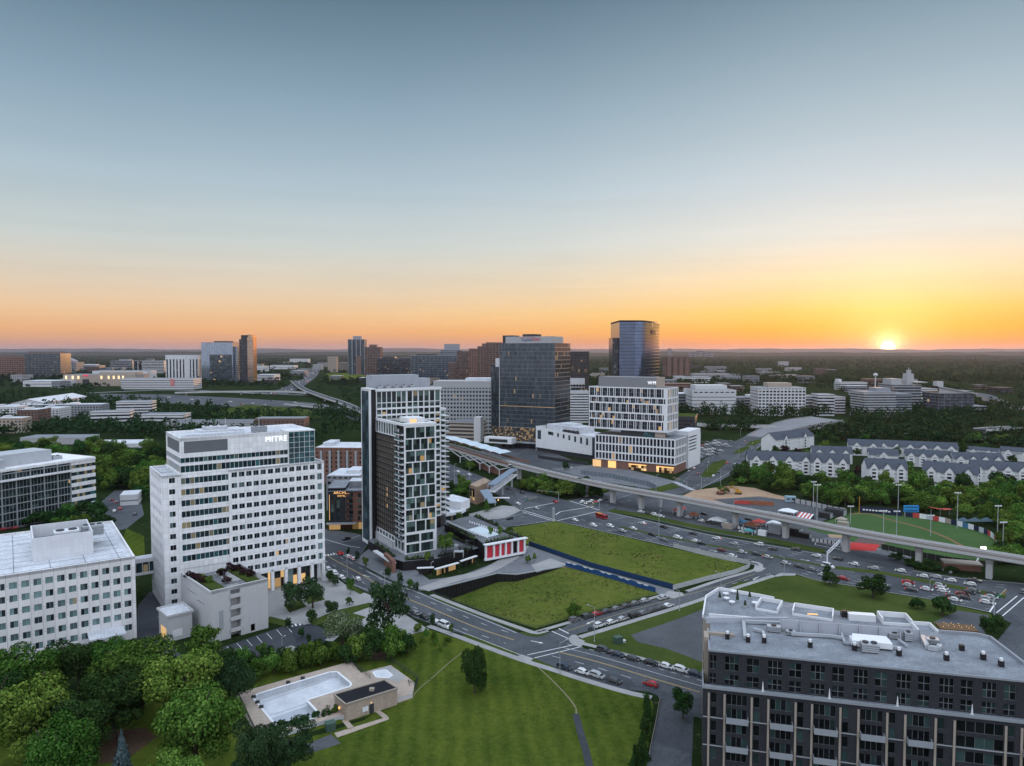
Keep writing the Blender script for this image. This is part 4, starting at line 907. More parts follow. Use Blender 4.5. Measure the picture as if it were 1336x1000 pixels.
mb = MB(); mb.box(-3.1, -2.7, 31.4, 42, 1.2, Z2); mb.box(-3.35, -.5, 41.6, 42.2, 1, Z2 + .3); mb.box(-3.35, -2.6, 31.1, 32.3, 1, Z2 + .3); mb.box(-3.35, -.5, 31.1, 42.2, Z2, Z2 + .5); mb.box(-3.3, -.5, 31.2, 42.1, .8, 2.4); mb.build('side_slab', M_WTRIM, b.root); mb = MB(); mb.box(-2.7, -.55, 31.5, 42, 1.2, Z2); mb.build('dark_recess', M_BLACK, b.root)
mb = MB(); mb.box(-3.2, -3.1, 32.3, 41.6, 2.4, Z2 - .8); mb.build('side_glazing', glassy('slab_glass', (.03, .05, .065), 0, (3, 2.4, 2.5), .25, (.06, .10, .12), spec=.1, rough=.3), b.root)
mb = MB(); mb.quad((TL, TF, Z2 - .3), (TR, TF, Z2 - .3), (TR, TB, Z2 - .3), (TL, TB, Z2 - .3), 0); mb.build('roof', M_ROOFG, b.root)
mb = MB(); mb.box(.6, 24, 38, 46, Z2 - .3, 78.6, 0); mb.box(24, 30.5, 38.8, 46, Z2 - .3, 76.8, 0); mb.build('plant_screen', panelled('grey_screen', (.33, .35, .39), 1.2, 3, .08, .85), b.root)
for k in range(5): ac_unit(b.root, 2.5 + k * 4, 35.2, Z2 - .3, 2.2, 1.6, 1.7, 1)
b.finish(); TWR = b
pd_ = thing('retail_podium', 'low black retail podium with planted terraces and a rooftop pool beside the apartment tower', 'podium', tuple(P(560, 725)))
base = P(560, 725); rel = lambda x, y, z: (P(x, y, z).x - base.x, P(x, y, z).y - base.y)
mb = MB(); pol = [rel(x, y, 4) for x, y in ((480, 705), (516, 730), (526, 733), (570, 729), (622, 716), (634, 713), (628, 700), (590, 680), (540, 670), (500, 690))]
mb.prism(pol, 0, 4, 0, 1); mb.build('shop_base', [M_BLACK, CONC_D], pd_)
mb = MB(); pol2 = [rel(x, y, 7.5) for x, y in ((580, 684), (600, 676), (622, 672), (668, 692), (683, 702), (632, 711), (622, 703))]
mb.prism(pol2, 0, 7.5, 0, 1); mb.build('pool_deck', [M_BLACK, CONC_D], pd_)
mb = MB(); mb.prism([rel(x, y, 7.6) for x, y in ((606, 692), (628, 686.5), (652, 697.5), (636, 701))], 7.4, 7.62, 0); mb.build('roof_pool', plain('pool_water_white', (.62, .72, .78), .15, .1, .5, spec=.6), pd_)
a3, b3 = rel(632, 711.5, 7.5), rel(683, 702.5, 7.5); d3 = Vector((b3[0] - a3[0], b3[1] - a3[1])); L3 = d3.length; d3.normalize()
at3 = lambda u, k=0: (a3[0] + d3.x * u + d3.y * k, a3[1] + d3.y * u - d3.x * k)
mb = MB(); mb.obox(at3(-.3, .3), at3(L3 + 1.5, .3), 2.2, 7.35, 7.8, 0)
for f in (0, .2, .36, .5, .66, .82, .99): mb.obox(at3(L3 * f, .5), at3(L3 * f + .8, .5), .7, 1.2, 7.2, 0)
mb.obox(at3(-.2, .5), at3(L3, .5), 1.2, .9, 1.7, 0); mb.build('pavilion_frame', M_WTRIM, pd_)
for f0, f1 in ((.05, .19), (.24, .35), (.40, .49), (.54, .65), (.86, .98)):
 mb = MB(); mb.obox(at3(L3 * f0, .12), at3(L3 * f1, .12), .2, 1.7, 6.6); mb.build('red_panel', plain('red_panel', (.50, .03, .05), .5, .2, 1.2), pd_)
for (x, y, x2, y2) in ((544, 742, 566, 741), (568, 743.5, 598, 735), (601, 733, 622, 726)):
 p3, q3 = rel(x, y, 3), rel(x2, y2, 3); mb = MB(); mb.obox(p3, q3, 1.2, 3.0, 3.35); mb.build('canopy', M_WTRIM, pd_)
 mb = MB(); mb.obox((p3[0] + .5, p3[1] + 1.1), (q3[0] - .5, q3[1] + 1.1), .2, .4, 2.7); mb.build('shop_window', glassy('shop_glass', (.02, .02, .02), .14, (1.5, 1.5, 3), 0, lit_s=.4), pd_)
p3, q3 = rel(489, 719, 3.5), rel(514, 735, 3.5); mb = MB(); mb.obox(p3, q3, 2, 3.2, 3.8); mb.build('canopy', M_WTRIM, pd_)
mb = MB(); p3, q3 = rel(503, 737, 0), rel(514, 748, 0); mb.obox(p3, q3, 1.5, 0, 5.2); mb.build('stone_pier', M_BRICK, pd_)
for k, (x, y, x2, y2, z) in enumerate(((586, 688, 618, 704, 7.5), (634, 709, 668, 702.5, 7.5), (655, 693, 680, 702, 7.5), (620, 674, 650, 687, 7.5), (530, 731, 566, 728.5, 4), (572, 727, 615, 717.5, 4), (490, 711, 514, 727, 4), (586, 700, 606, 709, 4))):
 p3, q3 = rel(x, y, z), rel(x2, y2, z); d4 = Vector(q3) - Vector(p3); mb = MB(); mb.obox(p3, q3, 1.5, z, z + .6, 0); rq = random.Random(k)
 for j in range(int(d4.length * 2.2)): c4 = Vector(p3) + d4 * rq.random() + Vector((rq.uniform(-.6, .6), rq.uniform(-.6, .6))); mb.cyl(c4.x, c4.y, z + .55, z + rq.uniform(.9, 2.0), rq.uniform(.25, .6), .1, 5, 1 + j % 2)
 mb.build('planter', [M_BLACK, TREEDARK, plain('planter_green', (.05, .085, .02), .9, .3, 2)], pd_)
for k in range(26):
 f, g2 = (k % 13) / 13, k // 13; c4 = rel(596 + 42 * f, 688 + 14 * f - 9 * g2 + 2, 7.5) if g2 == 0 else rel(612 + 40 * f, 683 + 13 * f, 7.5); mb = MB(); mb.box(c4[0], c4[0] + .6, c4[1], c4[1] + 1.5, 7.7, 7.9, bottom=True); mb.box(c4[0], c4[0] + .6, c4[1] + 1.3, c4[1] + 1.5, 7.9, 8.4); mb.build('lounger', M_WTRIM, pd_)
for k, (x, y) in enumerate(((598, 716), (585, 714), (607, 708), (592, 722), (575, 722))):
 p3 = rel(x, y, 6); mb = MB(); mb.box(p3[0], p3[0] + 4, p3[1], p3[1] + 3, 6.3, 6.5, bottom=True)
 for dx, dy in ((0, 0), (3.8, 0), (0, 2.8), (3.8, 2.8)): mb.box(p3[0] + dx, p3[0] + dx + .2, p3[1] + dy, p3[1] + dy + .2, 4, 6.3)
 mb.build('pergola', M_GTRIM if k % 2 else M_DMETAL, pd_)
p3, q3 = rel(583, 686, 7.5), rel(622, 703.5, 7.5); mb = MB()
for k in range(9): f = k / 9; c3 = (p3[0] + (q3[0] - p3[0]) * f, p3[1] + (q3[1] - p3[1]) * f); c4 = (p3[0] + (q3[0] - p3[0]) * (f + .08), p3[1] + (q3[1] - p3[1]) * (f + .08)); mb.obox(c3, c4, .3, 7.5, 9.4, 0)
mb.obox(p3, q3, 1.5, 9.4, 9.6); mb.build('cabana_row', M_GTRIM, pd_)
p3 = rel(584, 664, 6); wb = MB(); a4, b4 = rel(580, 676, 0), rel(607, 668, 0)
w4 = thing('retail_pavilion', 'small white flat-roofed shop with a glazed front beside the tall apartment tower', 'shop', tuple(P(590, 676)))
mb = MB(); bq = P(590, 676); r4 = lambda x, y, z: (P(x, y, z).x - bq.x, P(x, y, z).y - bq.y)
mb.prism([r4(x, y, 9) for x, y in ((572, 651), (601, 656), (613, 651), (590, 645))], 4.2, 9, 0, 1); mb.prism([r4(x, y, 5) for x, y in ((575, 672), (603, 667), (608, 664), (578, 660))], 3.6, 5, 0, 1); mb.build('roof_block', [M_WTRIM, M_ROOFW], w4)
mb = MB(); mb.prism([r4(x, y, 4.4) for x, y in ((577, 671), (601, 667), (611, 656), (585, 652))], 0, 4.2, 0); mb.build('glazed_front', G_BAND, w4)
# ---------------------------------------------------------------- brick hotel behind the towers
pA, pB = P(427, 695), P(476, 703)
h0 = P(427, 693); 
b = Bld('hotel_building', 'red-brown brick hotel with a lit sign left of the apartment tower', (P(428, 692).x, P(428, 692).y), (P(428, 692).x + 40, P(428, 692).y + 4)); HH = H_at(428, 692, 638)
mb = MB(); u1 = b.ux(449); mb.wall((0, 0), (u1, 0), 3.5, HH, [(1.5, 3, 5, HH - 4), (4.2, 6, 5, HH - 4)], .3, 1); mb.wall((0, 22), (0, 0), 0, HH, (), .3, 1)
b.wins += [(1.5, .3, 5, 0, 1.5, HH - 9, (1, 6, .15), (G_APT, M_DMETAL)), (4.2, .3, 5, 0, 1.8, HH - 9, (1, 6, .15), (G_APT, M_DMETAL))]
b.facade(mb, (u1, .6), (40, .6), 3.5, HH - 1.5, grid(even(.5, 40 - u1 - .5, 7, 1.9), [(4.6 + 2.9 * k, 6.6 + 2.9 * k) for k in range(int((HH - 6) / 2.9))]), (2, 1, .12), (G_APT, M_DMETAL), .3)
mb.wall((40, 0), (40, 22), 0, HH, (), .3, 0); mb.box(-.2, 40.2, -.2, 22, HH - .5 - 1, HH - 1, 2); mb.box(0, u1, 0, 22, HH - 1, HH + .3, 1, top=2); mb.box(10, 30, 6, 16, HH - 1, HH + 2.5, 2, top=3); mb.build('wall', [M_BRICK, M_DBRICK, M_ROOFG, M_ROOFW], b.root)
mb = MB(); mb.box(.4, 39.6, .9, 20, 0, 3.5); mb.build('ground_floor_glazing', glassy('hotel_lobby', (.05, .03, .02), .45, (3, 3, 3.5), 0, lit_s=.45), b.root)
mb = MB(); mb.box(-.5, 14, -2.5, .7, 3.3, 3.8, bottom=True); mb.build('canopy', M_GTRIM, b.root); mb = MB(); mb.box(-.3, 13.5, -2.3, -.6, 3.2, 3.29, bottom=True); mb.build('soffit_light', G_WARM, b.root)
for k in range(6): mb = MB(); mb.box(u1 + .2, u1 + 3.4, -.7, .58, 4.2 + 2.9 * k, 4.45 + 2.9 * k, bottom=True); mb.box(u1 + .2, u1 + 3.4, -.7, -.64, 4.45 + 2.9 * k, 5.3 + 2.9 * k); mb.build('balcony', M_DMETAL, b.root)
mb = MB(); mb.box(.7, .95, -.06, 0, 5, HH - 3); mb.build('light_strip', G_WARM, b.root)
letters(b.root, 'ARCHER', (u1 * .55 + 2, -.1, HH - 2.7), 0, 1.9, G_WARM2, 'lettering'); letters(b.root, 'HOTEL', (u1 * .55 + 2, -.1, HH - 4.1), 0, 1.2, G_WARM2, 'lettering')
b.finish()
# ---------------------------------------------------------------- dark brick apartments, lower right
A_ = P(925.5, 847.5, 26); B_ = P(1336, 888, 26)
b = Bld('apartment_building', 'dark brick apartment building with tan piers, balconies and a cluttered grey roof, lower right', A_, B_); LX = 84; ZR = 26; ZL = 18.4
mb = MB(); up = []; px = [(931, 939.5, 1), (951, 969.5, 2), (980, 996.5, 2)]; q = 1008
while q < 1420: up.append(q); q += 28.6
holes = [(b.ux(931), b.ux(939.5), 22.0, 25.0, (2, 2, .06)), (b.ux(951), b.ux(969.5), 21.8, 24.9, (3, 2, .06)), (b.ux(980), b.ux(996.5), 21.7, 24.8, (2, 2, .06))]
k = 0
for q in up:
 wd = 19.5 if k % 2 == 0 else 16.5; holes.append((b.ux(q), b.ux(q + wd), 21.7, 24.8, (3 if k % 2 == 0 else 2, 2, .09))); k += 1
holes = [h for h in holes if h[1] < LX - 1]
hz = [(h[0], h[1], 21.75, 24.85, h[4]) for h in holes]; hl = [(h[0], h[1], ZL + .15, 20.9, h[4]) for h in holes]
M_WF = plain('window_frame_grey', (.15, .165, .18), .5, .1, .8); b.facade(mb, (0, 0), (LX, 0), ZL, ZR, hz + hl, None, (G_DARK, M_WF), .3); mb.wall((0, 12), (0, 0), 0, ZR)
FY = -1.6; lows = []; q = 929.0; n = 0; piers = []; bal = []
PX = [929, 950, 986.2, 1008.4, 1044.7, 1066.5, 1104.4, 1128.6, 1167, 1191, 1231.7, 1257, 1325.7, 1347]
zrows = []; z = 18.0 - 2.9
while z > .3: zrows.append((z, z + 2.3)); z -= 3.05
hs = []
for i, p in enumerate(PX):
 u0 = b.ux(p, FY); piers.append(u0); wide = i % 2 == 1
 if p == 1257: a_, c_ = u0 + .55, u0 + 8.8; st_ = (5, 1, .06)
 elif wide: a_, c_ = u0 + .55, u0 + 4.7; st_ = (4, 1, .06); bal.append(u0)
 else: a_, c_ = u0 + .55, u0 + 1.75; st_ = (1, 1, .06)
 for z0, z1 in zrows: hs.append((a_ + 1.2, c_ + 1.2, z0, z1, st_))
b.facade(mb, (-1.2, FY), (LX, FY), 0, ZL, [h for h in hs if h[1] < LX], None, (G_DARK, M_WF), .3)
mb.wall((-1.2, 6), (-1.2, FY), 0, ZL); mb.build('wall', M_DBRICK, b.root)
mb = MB()
for h in holes: mb.box(h[0], h[1], .08, .28, 20.95, 21.7)
for h in hs[::1]: mb.box(h[0] - 1.2, h[1] - 1.2, FY + .1, FY + .28, h[3] + .02, h[3] + .7)
mb.build('spandrel', M_GTRIM, b.root)
for u0 in piers: mb = MB(); mb.box(u0 - .05, u0 + .36, FY - .22, FY + .02, 0, ZL - 1.1); mb.build('pier', M_TANP, b.root)
for u0 in bal:
 for z in (zrows[1][0] - .3, zrows[3][0] - .3, zrows[5][0] - .3 if len(zrows) > 5 else .5):
  mb = MB(); mb.box(u0 + .45, u0 + 4.9, FY - 1.5, FY - .02, z, z + .25, bottom=True); mb.box(u0 + .45, u0 + 4.9, FY - 1.5, FY - 1.42, z + .25, z + 1.3); mb.box(u0 + .45, u0 + .53, FY - 1.42, FY - .02, z + .25, z + 1.3); mb.box(u0 + 4.82, u0 + 4.9, FY - 1.42, FY - .02, z + .25, z + 1.3); mb.build('balcony', plain('balcony_panel', (.26, .28, .31), .5, .1, .8), b.root)
mb = MB()
for z in (12.05 - .15, 5.95 - .15): mb.box(-1.2, LX, FY - .06, FY - .003, z, z + .22)
mb.build('string_course', M_GTRIM, b.root)
mb = MB(); mb.quad((-1.2, FY, ZL), (LX, FY, ZL), (LX, 0, ZL), (-1.2, 0, ZL), 1); mb.box(-1.4, LX, FY - .25, FY + .1, ZL - .2, ZL + .35, 0); mb.box(-1.4, -1.1, FY + .1, 6, ZL - .2, ZL + .35, 0); mb.build('terrace', [plain('grey_coping', (.24, .26, .29), .6, .12, .5), M_ROOFG], b.root)
b.finish()
for px_ in (1002, 1091, 1182, 1282):
 u0 = b.ux(px_, -1.2); mb = MB(); mb.cyl(u0, -.9, ZL, ZL + 2.2, .22, .05, 8); mb.cyl(u0, -.9, ZL, ZL + .15, .35, .35, 8); mb.build('folded_parasol', M_WTRIM, b.root)
mb = MB(); zr_ = ZR - .02
poly = [(.05, .4), (LX, .4), (LX, 14), (b.L(1336, 868, 26)), b.L(1292, 834, 26), b.L(1273, 829.5, 26), b.L(1225, 826, 26), b.L(1040, 806, 26), b.L(927, 806, 26)]
mb.prism([(p_[0], p_[1]) for p_ in poly], 0, zr_, 0, 1); mb.build('roof', [M_GTRIM, M_ROOFG], b.root)
mb = MB()
for i in range(3, 6): mb.obox(poly[i], poly[i + 1], .5, zr_, zr_ + .7)
mb.box(-.2, LX, -.22, .12, ZR - .35, ZR + .05); mb.box(-.2, .15, .12, 12, ZR - .3, ZR + .05); mb.build('parapet', plain('grey_coping', (.4, .4, .4)), b.root)
def roof_at(px_, py_): return b.L(px_, py_, ZR)
RV = []
for (x, y, white) in ((949, 834, 1), (976, 838, 1), (997, 839, 1), (1057, 845, 1), (1115, 849, 1), (1173, 856, 1), (1235, 862, 1), (1255, 849, 0), (1283, 861, 1), (1306.5, 870, 1)):
 u, v = roof_at(x, y); mb = MB(); mb.box(u - .45, u + .45, v - .3, v + .6, zr_, zr_ + 1.2, 0)
 if white: mb.cyl(u, v + .15, zr_ + 1.2, zr_ + 1.75, .34, n=10, m=1)
 mb.build('roof_vent', [M_BLACK, M_WTRIM], b.root)
for pts, wd in ((((972, 835), (970, 814), (1020, 816), (1022, 824)), .7), (((983, 824), (995, 827), (998, 836)), .6), (((1032, 830), (1085, 833), (1101, 836)), .6), (((1098, 830), (1102, 842), (1160, 847), (1178, 849)), .45), (((1183, 846), (1172, 838)), .45), (((1203, 834), (1210, 848), (1224, 850), (1226, 846)), .9)):
 mb = MB(); pp = [roof_at(*p_) for p_ in pts]
 for p_, q_ in zip(pp, pp[1:]): mb.bar((p_[0], p_[1], zr_ + .55), (q_[0], q_[1], zr_ + .55), wd)
 mb.build('duct', M_METAL, b.root)
for (x, y, w_, d_, h_, f_) in ((1010, 826, 3, 1.6, 1.4, 1), (1060, 822, 2.4, 1.4, 1.3, 1), (1077, 826, 2.6, 1.4, 1.3, 1), (1136, 853, 3.4, 2.2, 1.9, 2), (1168, 835, 2.6, 1.5, 1.3, 1), (1140, 830, 2.6, 1.4, 1.3, 1), (1100, 828, 2.6, 1.4, 1.3, 1), (1032, 830, 2, 1.1, 1.0, 1), (1186, 838, 1.6, 1.2, 2.0, 1), (1218, 842, 2.4, 1.6, 1.2, 1)):
 u, v = roof_at(x, y); ac_unit(b.root, u - w_ / 2, v, zr_, w_, d_, h_, f_)
u, v = roof_at(1118, 846); mb = MB(); mb.box(u - 1, u + 7, v, v + 3, zr_ + .4, zr_ + 1.6); mb.quad((u - 1, v, zr_ + 1.62), (u + 7, v, zr_ + 1.62), (u + 6.4, v + 3, zr_ + 2.1), (u - .4, v + 3, zr_ + 2.1)); mb.build('skylight', M_WTRIM, b.root)
p_, q_ = roof_at(1018, 822), roof_at(1200, 836); mb = MB(); d_ = Vector((q_[0] - p_[0], q_[1] - p_[1])); mb.obox(p_, q_, .18, zr_, zr_ + 2.5)
for k in range(8):
 c_ = Vector(p_) + d_ * (k / 7); mb.bar((c_.x, c_.y - 1.3, zr_ + .1), (c_.x, c_.y - .1, zr_ + 2.4), .16, 1); mb.box(c_.x - .08, c_.x + .08, c_.y - .25, c_.y - .1, zr_, zr_ + 2.5, 1)
mb.build('plant_screen', [plain('white_screen', (.38, .40, .45), .6, .1, .3), M_GTRIM], b.root)
p_, q_ = roof_at(921, 812), roof_at(1028, 812); mb = MB(); mb.obox(p_, q_, .5, zr_ - .2, zr_ + 1.2); mb.build('white_upstand', MATS['white_screen'], b.root)
mb = MB(); mb.box(-1.0, 5.6, 8, 8.8, 0, ZR + .6); mb.box(-1.0, -.02, 5, 8, 0, ZR + .6); mb.build('tan_wall', M_TANP, b.root)
for z in (14, 19): mb = MB(); mb.box(-1.06, -1.0, 5.6, 7.4, z, z + 3.6); mb.build('side_window', G_DARK, b.root)
w2 = Bld('apartment_wing', 'lower rear wing with white-edged roof terraces behind the dark brick apartments', b.w2(-1, 12.5), b.w2(70, 15.5)); Wz = 24.2
mb = MB(); pw_ = [w2.L(x, y, Wz) for x, y in ((917, 806), (921, 781), (938, 770), (990, 779), (1010, 783), (1196, 814), (1232, 822), (1273, 829), (1225, 834), (1040, 814), (927, 814))]
mb.prism(pw_, 0, Wz, 0, 1); mb.build('wall', [M_TANP, M_ROOFG], w2.root)
def tray(x0, x1, ya, yb, h, lab='roof_terrace', lit=False):
 pa = [w2.L(x0[0], x0[1], Wz), w2.L(x1[0], x1[1], Wz)]; d = Vector(pa[1]) - Vector(pa[0]); n = Vector((-d.y, d.x)).normalized() * ya
 c = [Vector(pa[0]), Vector(pa[1]), Vector(pa[1]) + n, Vector(pa[0]) + n]; mb = MB(); mb.poly([(p_.x, p_.y, Wz + .25) for p_ in c], 1)
 for i in range(4): mb.obox(c[i], c[(i + 1) % 4], .28, Wz - .1, Wz + h * (.7 if i != 0 else .3), 0)
 mb.build(lab, [M_WTRIM, M_ROOFG], w2.root)
tray((986, 796), (1014, 801), 7, 0, 1.8); tray((1034, 803), (1086, 811), 6, 0, 1.8); tray((1152, 815), (1190, 818), 5, 0, 2.2); tray((1206, 836), (1232, 838), 9, 0, 1.6)
mb = MB(); c_ = w2.L(1060, 807, Wz); mb.box(c_[0] - 1.2, c_[0] + 1.2, c_[1], c_[1] + .1, Wz + .9, Wz + 1.15); mb.build('wall_light', G_WARM2, w2.root)
for x, y in ((1098, 806), (1104, 807)): u, v = w2.L(x, y, Wz); ac_unit(w2.root, u, v, Wz, 1.6, 1.4, 1.3, 1, M_BLACK)
u, v = w2.L(1108, 810, Wz); mb = MB(); mb.box(u, u + 6, v, v + 2, Wz, Wz + 1.6); mb.build('skylight', M_WTRIM, w2.root)
mb = MB(); u, v = w2.L(1238, 822, Wz)
mb.box(u - 2, u + 6, v - 1, v + 3, Wz, Wz + .5); mb.build('planter', plain('planter_wood', (.10, .06, .03)), w2.root)
for k in range(14): mb = MB(); mb.cyl(u - 1.4 + (k * 1.37) % 7, v - .6 + (k * .83) % 3.2, Wz + .9, Wz + 1.02, .07, .05, 6); mb.build('lamp', G_WARM2, w2.root)
for x, y, m_, h_ in ((962, 786, TREEDARK, 3.4), (939, 783, TREEDARK, 2.2), (978, 782, TREEDARK, 2.2), (972, 793, TREEDARK, 2.0)):
 u, v = w2.L(x, y, Wz); mb = MB(); mb.box(u - .5, u + .5, v - .5, v + .5, Wz, Wz + .7, 1); mb.cyl(u, v, Wz + .7, Wz + h_, .45, .12, 7, 0); mb.build('planter', [m_, M_GTRIM], w2.root)
for x, y in ((947, 778), (948, 784), (957, 775), (955, 789), (985, 790)):
 u, v = w2.L(x, y, Wz); mb = MB(); mb.cyl(u, v, Wz, Wz + .75, .1, .1, 6); mb.cyl(u, v, Wz + .75, Wz + .85, .8, .8, 10); mb.build('table', M_WTRIM, w2.root)
mb = MB()
for a_, c_ in ((0, 1), (1, 2), (2, 3), (3, 4)): mb.obox(pw_[a_], pw_[c_], .35, Wz - .1, Wz + .8)
mb.obox(w2.L(925, 806, Wz), w2.L(1010, 813, Wz), .4, Wz, Wz + 1.0); mb.build('parapet', M_WTRIM, w2.root)
# ---------------------------------------------------------------- towers and blocks of the middle distance
HZ = HOR
def zof(py): return CAM_H * FPX / (py - HZ)
F_WH = plain('far_white_wall', (.56, .56, .58), .7, .10, .05, streak=True)
F_CO = plain('far_concrete', (.36, .36, .37), .8, .12, .05, streak=True)
F_TAN = plain('far_tan_wall', (.36, .30, .25), .8, .12, .05)
F_RED = plain('far_red_brick', (.20, .105, .085), .85, .14, .08)
F_BRN = plain('far_brown_brick', (.15, .095, .08), .85, .14, .08)
F_DRK = plain('far_dark_cladding', (.035, .037, .043), .5, .15, .08)
F_GRY = plain('far_grey_wall', (.24, .25, .275), .7, .12, .06)
def fg(name, tint, lit=.0, cell=(3, 3, 3.8), blind=.2, bl=(.07, .09, .10), spec=.5, ls=.6, metal=0., rough=.1): return glassy(name, tint, lit, cell, blind, bl, rough, (1, .65, .3), ls, spec, metal)
GL_D = fg('far_dark_glass', (.018, .022, .028), .012, ls=.35); GL_B = fg('far_blue_glass', (.035, .055, .075), .006, ls=.3); GL_G = fg('far_grey_glass', (.05, .06, .07), .008, ls=.3)
GL_R = fg('reflective_glass', (.30, .36, .44), .0, (3, 3, 3.9), .1, (.2, .25, .3), .8, metal=.75, rough=.06)
GL_W = fg('lit_office_glass', (.03, .03, .03), .30, (3, 3, 3.8), .1, ls=.6)
def ring(mb, x0, x1, y0, y1, z0, z1, m=0): mb.box(x0, x1, y0, y1, z0, z1, m, bottom=True)
def shell(b, x0, x1, y0, y1, z0, z1, style, wall, glass, fh=3.9, bay=4.0, sp=.42, pw=.3, cap=1.2, roof=None):
 """glazed core with real floor bands and piers standing proud of it"""
 mb = MB(); mb.box(x0 + .3, x1 - .3, y0 + .3, y1 - .3, z0, z1 - .2); mb.build('glazing', glass, b.root)
 mb = MB(); n = max(1, round((z1 - z0) / fh)); f = (z1 - z0) / n
 if style in ('band', 'grid'):
  for k in range(n): ring(mb, x0 + .06, x1 - .06, y0 + .06, y1 - .06, z0 + f * k, z0 + f * (k + sp))
 if style in ('pier', 'grid'):
  nb = max(2, round((x1 - x0) / bay)); nd_ = max(2, round((y1 - y0) / bay)); w_ = pw * (x1 - x0) / nb; wd = pw * (y1 - y0) / nd_
  for k in range(nb + 1):
   x = x0 + (x1 - x0) * k / nb; mb.box(max(x0, x - w_ / 2), min(x1, x + w_ / 2), y0, y0 + .5, z0, z1 - cap); 
  for k in range(nd_ + 1):
   y = y0 + (y1 - y0) * k / nd_
   mb.box(x0, x0 + .5, max(y0 + .5, y - wd / 2), min(y1, y + wd / 2), z0, z1 - cap); mb.box(x1 - .5, x1, max(y0 + .5, y - wd / 2), min(y1, y + wd / 2), z0, z1 - cap)
 if style == 'curtain':
  for k in range(1, n): ring(mb, x0 + .22, x1 - .22, y0 + .22, y1 - .22, z0 + f * k - .18, z0 + f * k + .18)
  nb = max(2, round((x1 - x0) / bay))
  for k in range(nb + 1): x = x0 + (x1 - x0) * k / nb; mb.box(x - .1, x + .1, y0 + .15, y0 + .35, z0, z1)
 ring(mb, x0 - .04, x1 + .04, y0 - .04, y1 + .04, z1 - cap, z1)
 mb.build('wall', wall, b.root)
 mb = MB(); mb.box(x0 + .5, x1 - .5, y0 + .5, y1 - .5, z1 - .1, z1 + .06); mb.build('roof', roof or M_ROOFG, b.root)
def far(label, px0, px1, yt, yb, depth, style, wall, glass, ang=0, fh=3.9, bay=4, sp=.42, pw=.3, plant=None, cap=1.2, name='office_building', roof=None, cat='building', group=None):
 d0 = zof(yb); A = Vector(((px0 - CX) / FPX * d0, d0)); a = math.radians(ang); u = Vector((math.cos(a), math.sin(a)))
 k = (px1 - CX) / FPX; Wd = (k * A.y - A.x) / (u.x - k * u.y); b = Bld(name, label, A, A + u * Wd, cat, group)
 dm = (d0 + d0 + u.y * Wd) / 2 if yt > HZ else d0
 b.z = CAM_H - (yt - HZ) * (A.y + u.y * Wd / 2) / FPX
 shell(b, 0, Wd, 0, depth, 0, b.z, style, wall, glass, fh, bay, sp, pw, cap, roof)
 if plant:
  f0, f1, h, pm = plant; mb = MB(); mb.box(Wd * f0, Wd * f1, depth * .25, depth * .8, b.z, b.z + h); mb.build('roof_plant', pm, b.root)
 return b
BIRD = []
b = far('red brick office block at the far left edge of the skyline', -14, 31, 467, 491, 40, 'grid', F_RED, GL_D, 0, 7, 9, .5, .3, (.1, .95, 6, F_BRN)); 
b = far('wide grey glass office block beside the red brick one on the left skyline', 32, 79, 461, 492, 60, 'curtain', F_GRY, GL_G, 0, 8, 12, plant=(.02, .9, 5, F_BRN))
b = far('low office with a stepped pyramid roof on the left skyline', 79, 99, 473, 486, 60, 'grid', F_GRY, GL_D, 0, 8, 9, plant=(.0, .7, 6, F_GRY))
mb = MB(); Wd = b.W; z = b.z + 6; mb.poly([(0, 10, z), (Wd * .7, 10, z), (Wd * .25, 30, z + 18)]); mb.poly([(Wd * .7, 10, z), (Wd * .7, 50, z), (Wd * .25, 30, z + 18)]); mb.poly([(0, 50, z), (0, 10, z), (Wd * .25, 30, z + 18)]); mb.build('pyramid_roof', F_GRY, b.root)
far('low dark office block left of centre on the far left skyline', 98, 129, 477, 485, 50, 'band', F_GRY, GL_D, 0, 6, 9, plant=(.3, .8, 5, F_WH))
b = far('rounded low office with pale bands on the left skyline', 144, 173, 471, 482, 80, 'band', F_GRY, GL_D, 0, 8, 9, plant=(.3, .7, 7, F_GRY))
far('grey slab office with small windows on the left skyline', 174, 186, 471, 486, 60, 'pier', F_GRY, GL_D, 0, 6, 30, plant=None)
far('white banded office right of the grey slab on the left skyline', 186, 214, 471, 487, 60, 'band', F_WH, GL_D, 0, 6, 9)
b = far('long tan shopping mall with lit panels under the left skyline', 82, 176, 489, 504, 70, 'band', F_TAN, F_TAN, 0, 12, 30, .9, .3, (.45, .95, 6, F_TAN), name='shopping_mall')
for u0 in (.03, .12, .20, .52, .62, .69, .76, .82):
 mb = MB(); mb.box(b.W * u0, b.W * u0 + b.W * .025, -.4, -.05, b.z * .62, b.z * .9); mb.build('lit_panel', glow('lit_panel', (1, .72, .38), .8), b.root)
mb = MB(); mb.box(b.W * .27, b.W * .36, -1, -.05, 0, b.z * .6); mb.build('entrance', F_DRK, b.root)
mb = MB(); mb.box(b.W * .28, b.W * .35, -1, -.05, b.z * .85, b.z * .98); mb.build('red_sign', glow('red_sign_light', (.7, .05, .08), .5), b.root)
far('pale low mall roofs behind the tan shopping mall', 120, 192, 484, 495, 60, 'band', F_WH, F_WH, 0, 10, 20, .9, name='shopping_mall')
b = far('long white parking garage with dark slots beside the tan mall', 157, 252, 494, 508, 45, 'band', F_WH, F_DRK, 0, 4.4, 8, .62, name='parking_garage', cat='garage')
mb = MB(); mb.box(b.W * .68, b.W * .74, -.6, -.05, b.z * .3, b.z * .95); mb.build('poster_panel', [plain('poster_pink', (.5, .2, .2), .6, .4, .2)], b.root)
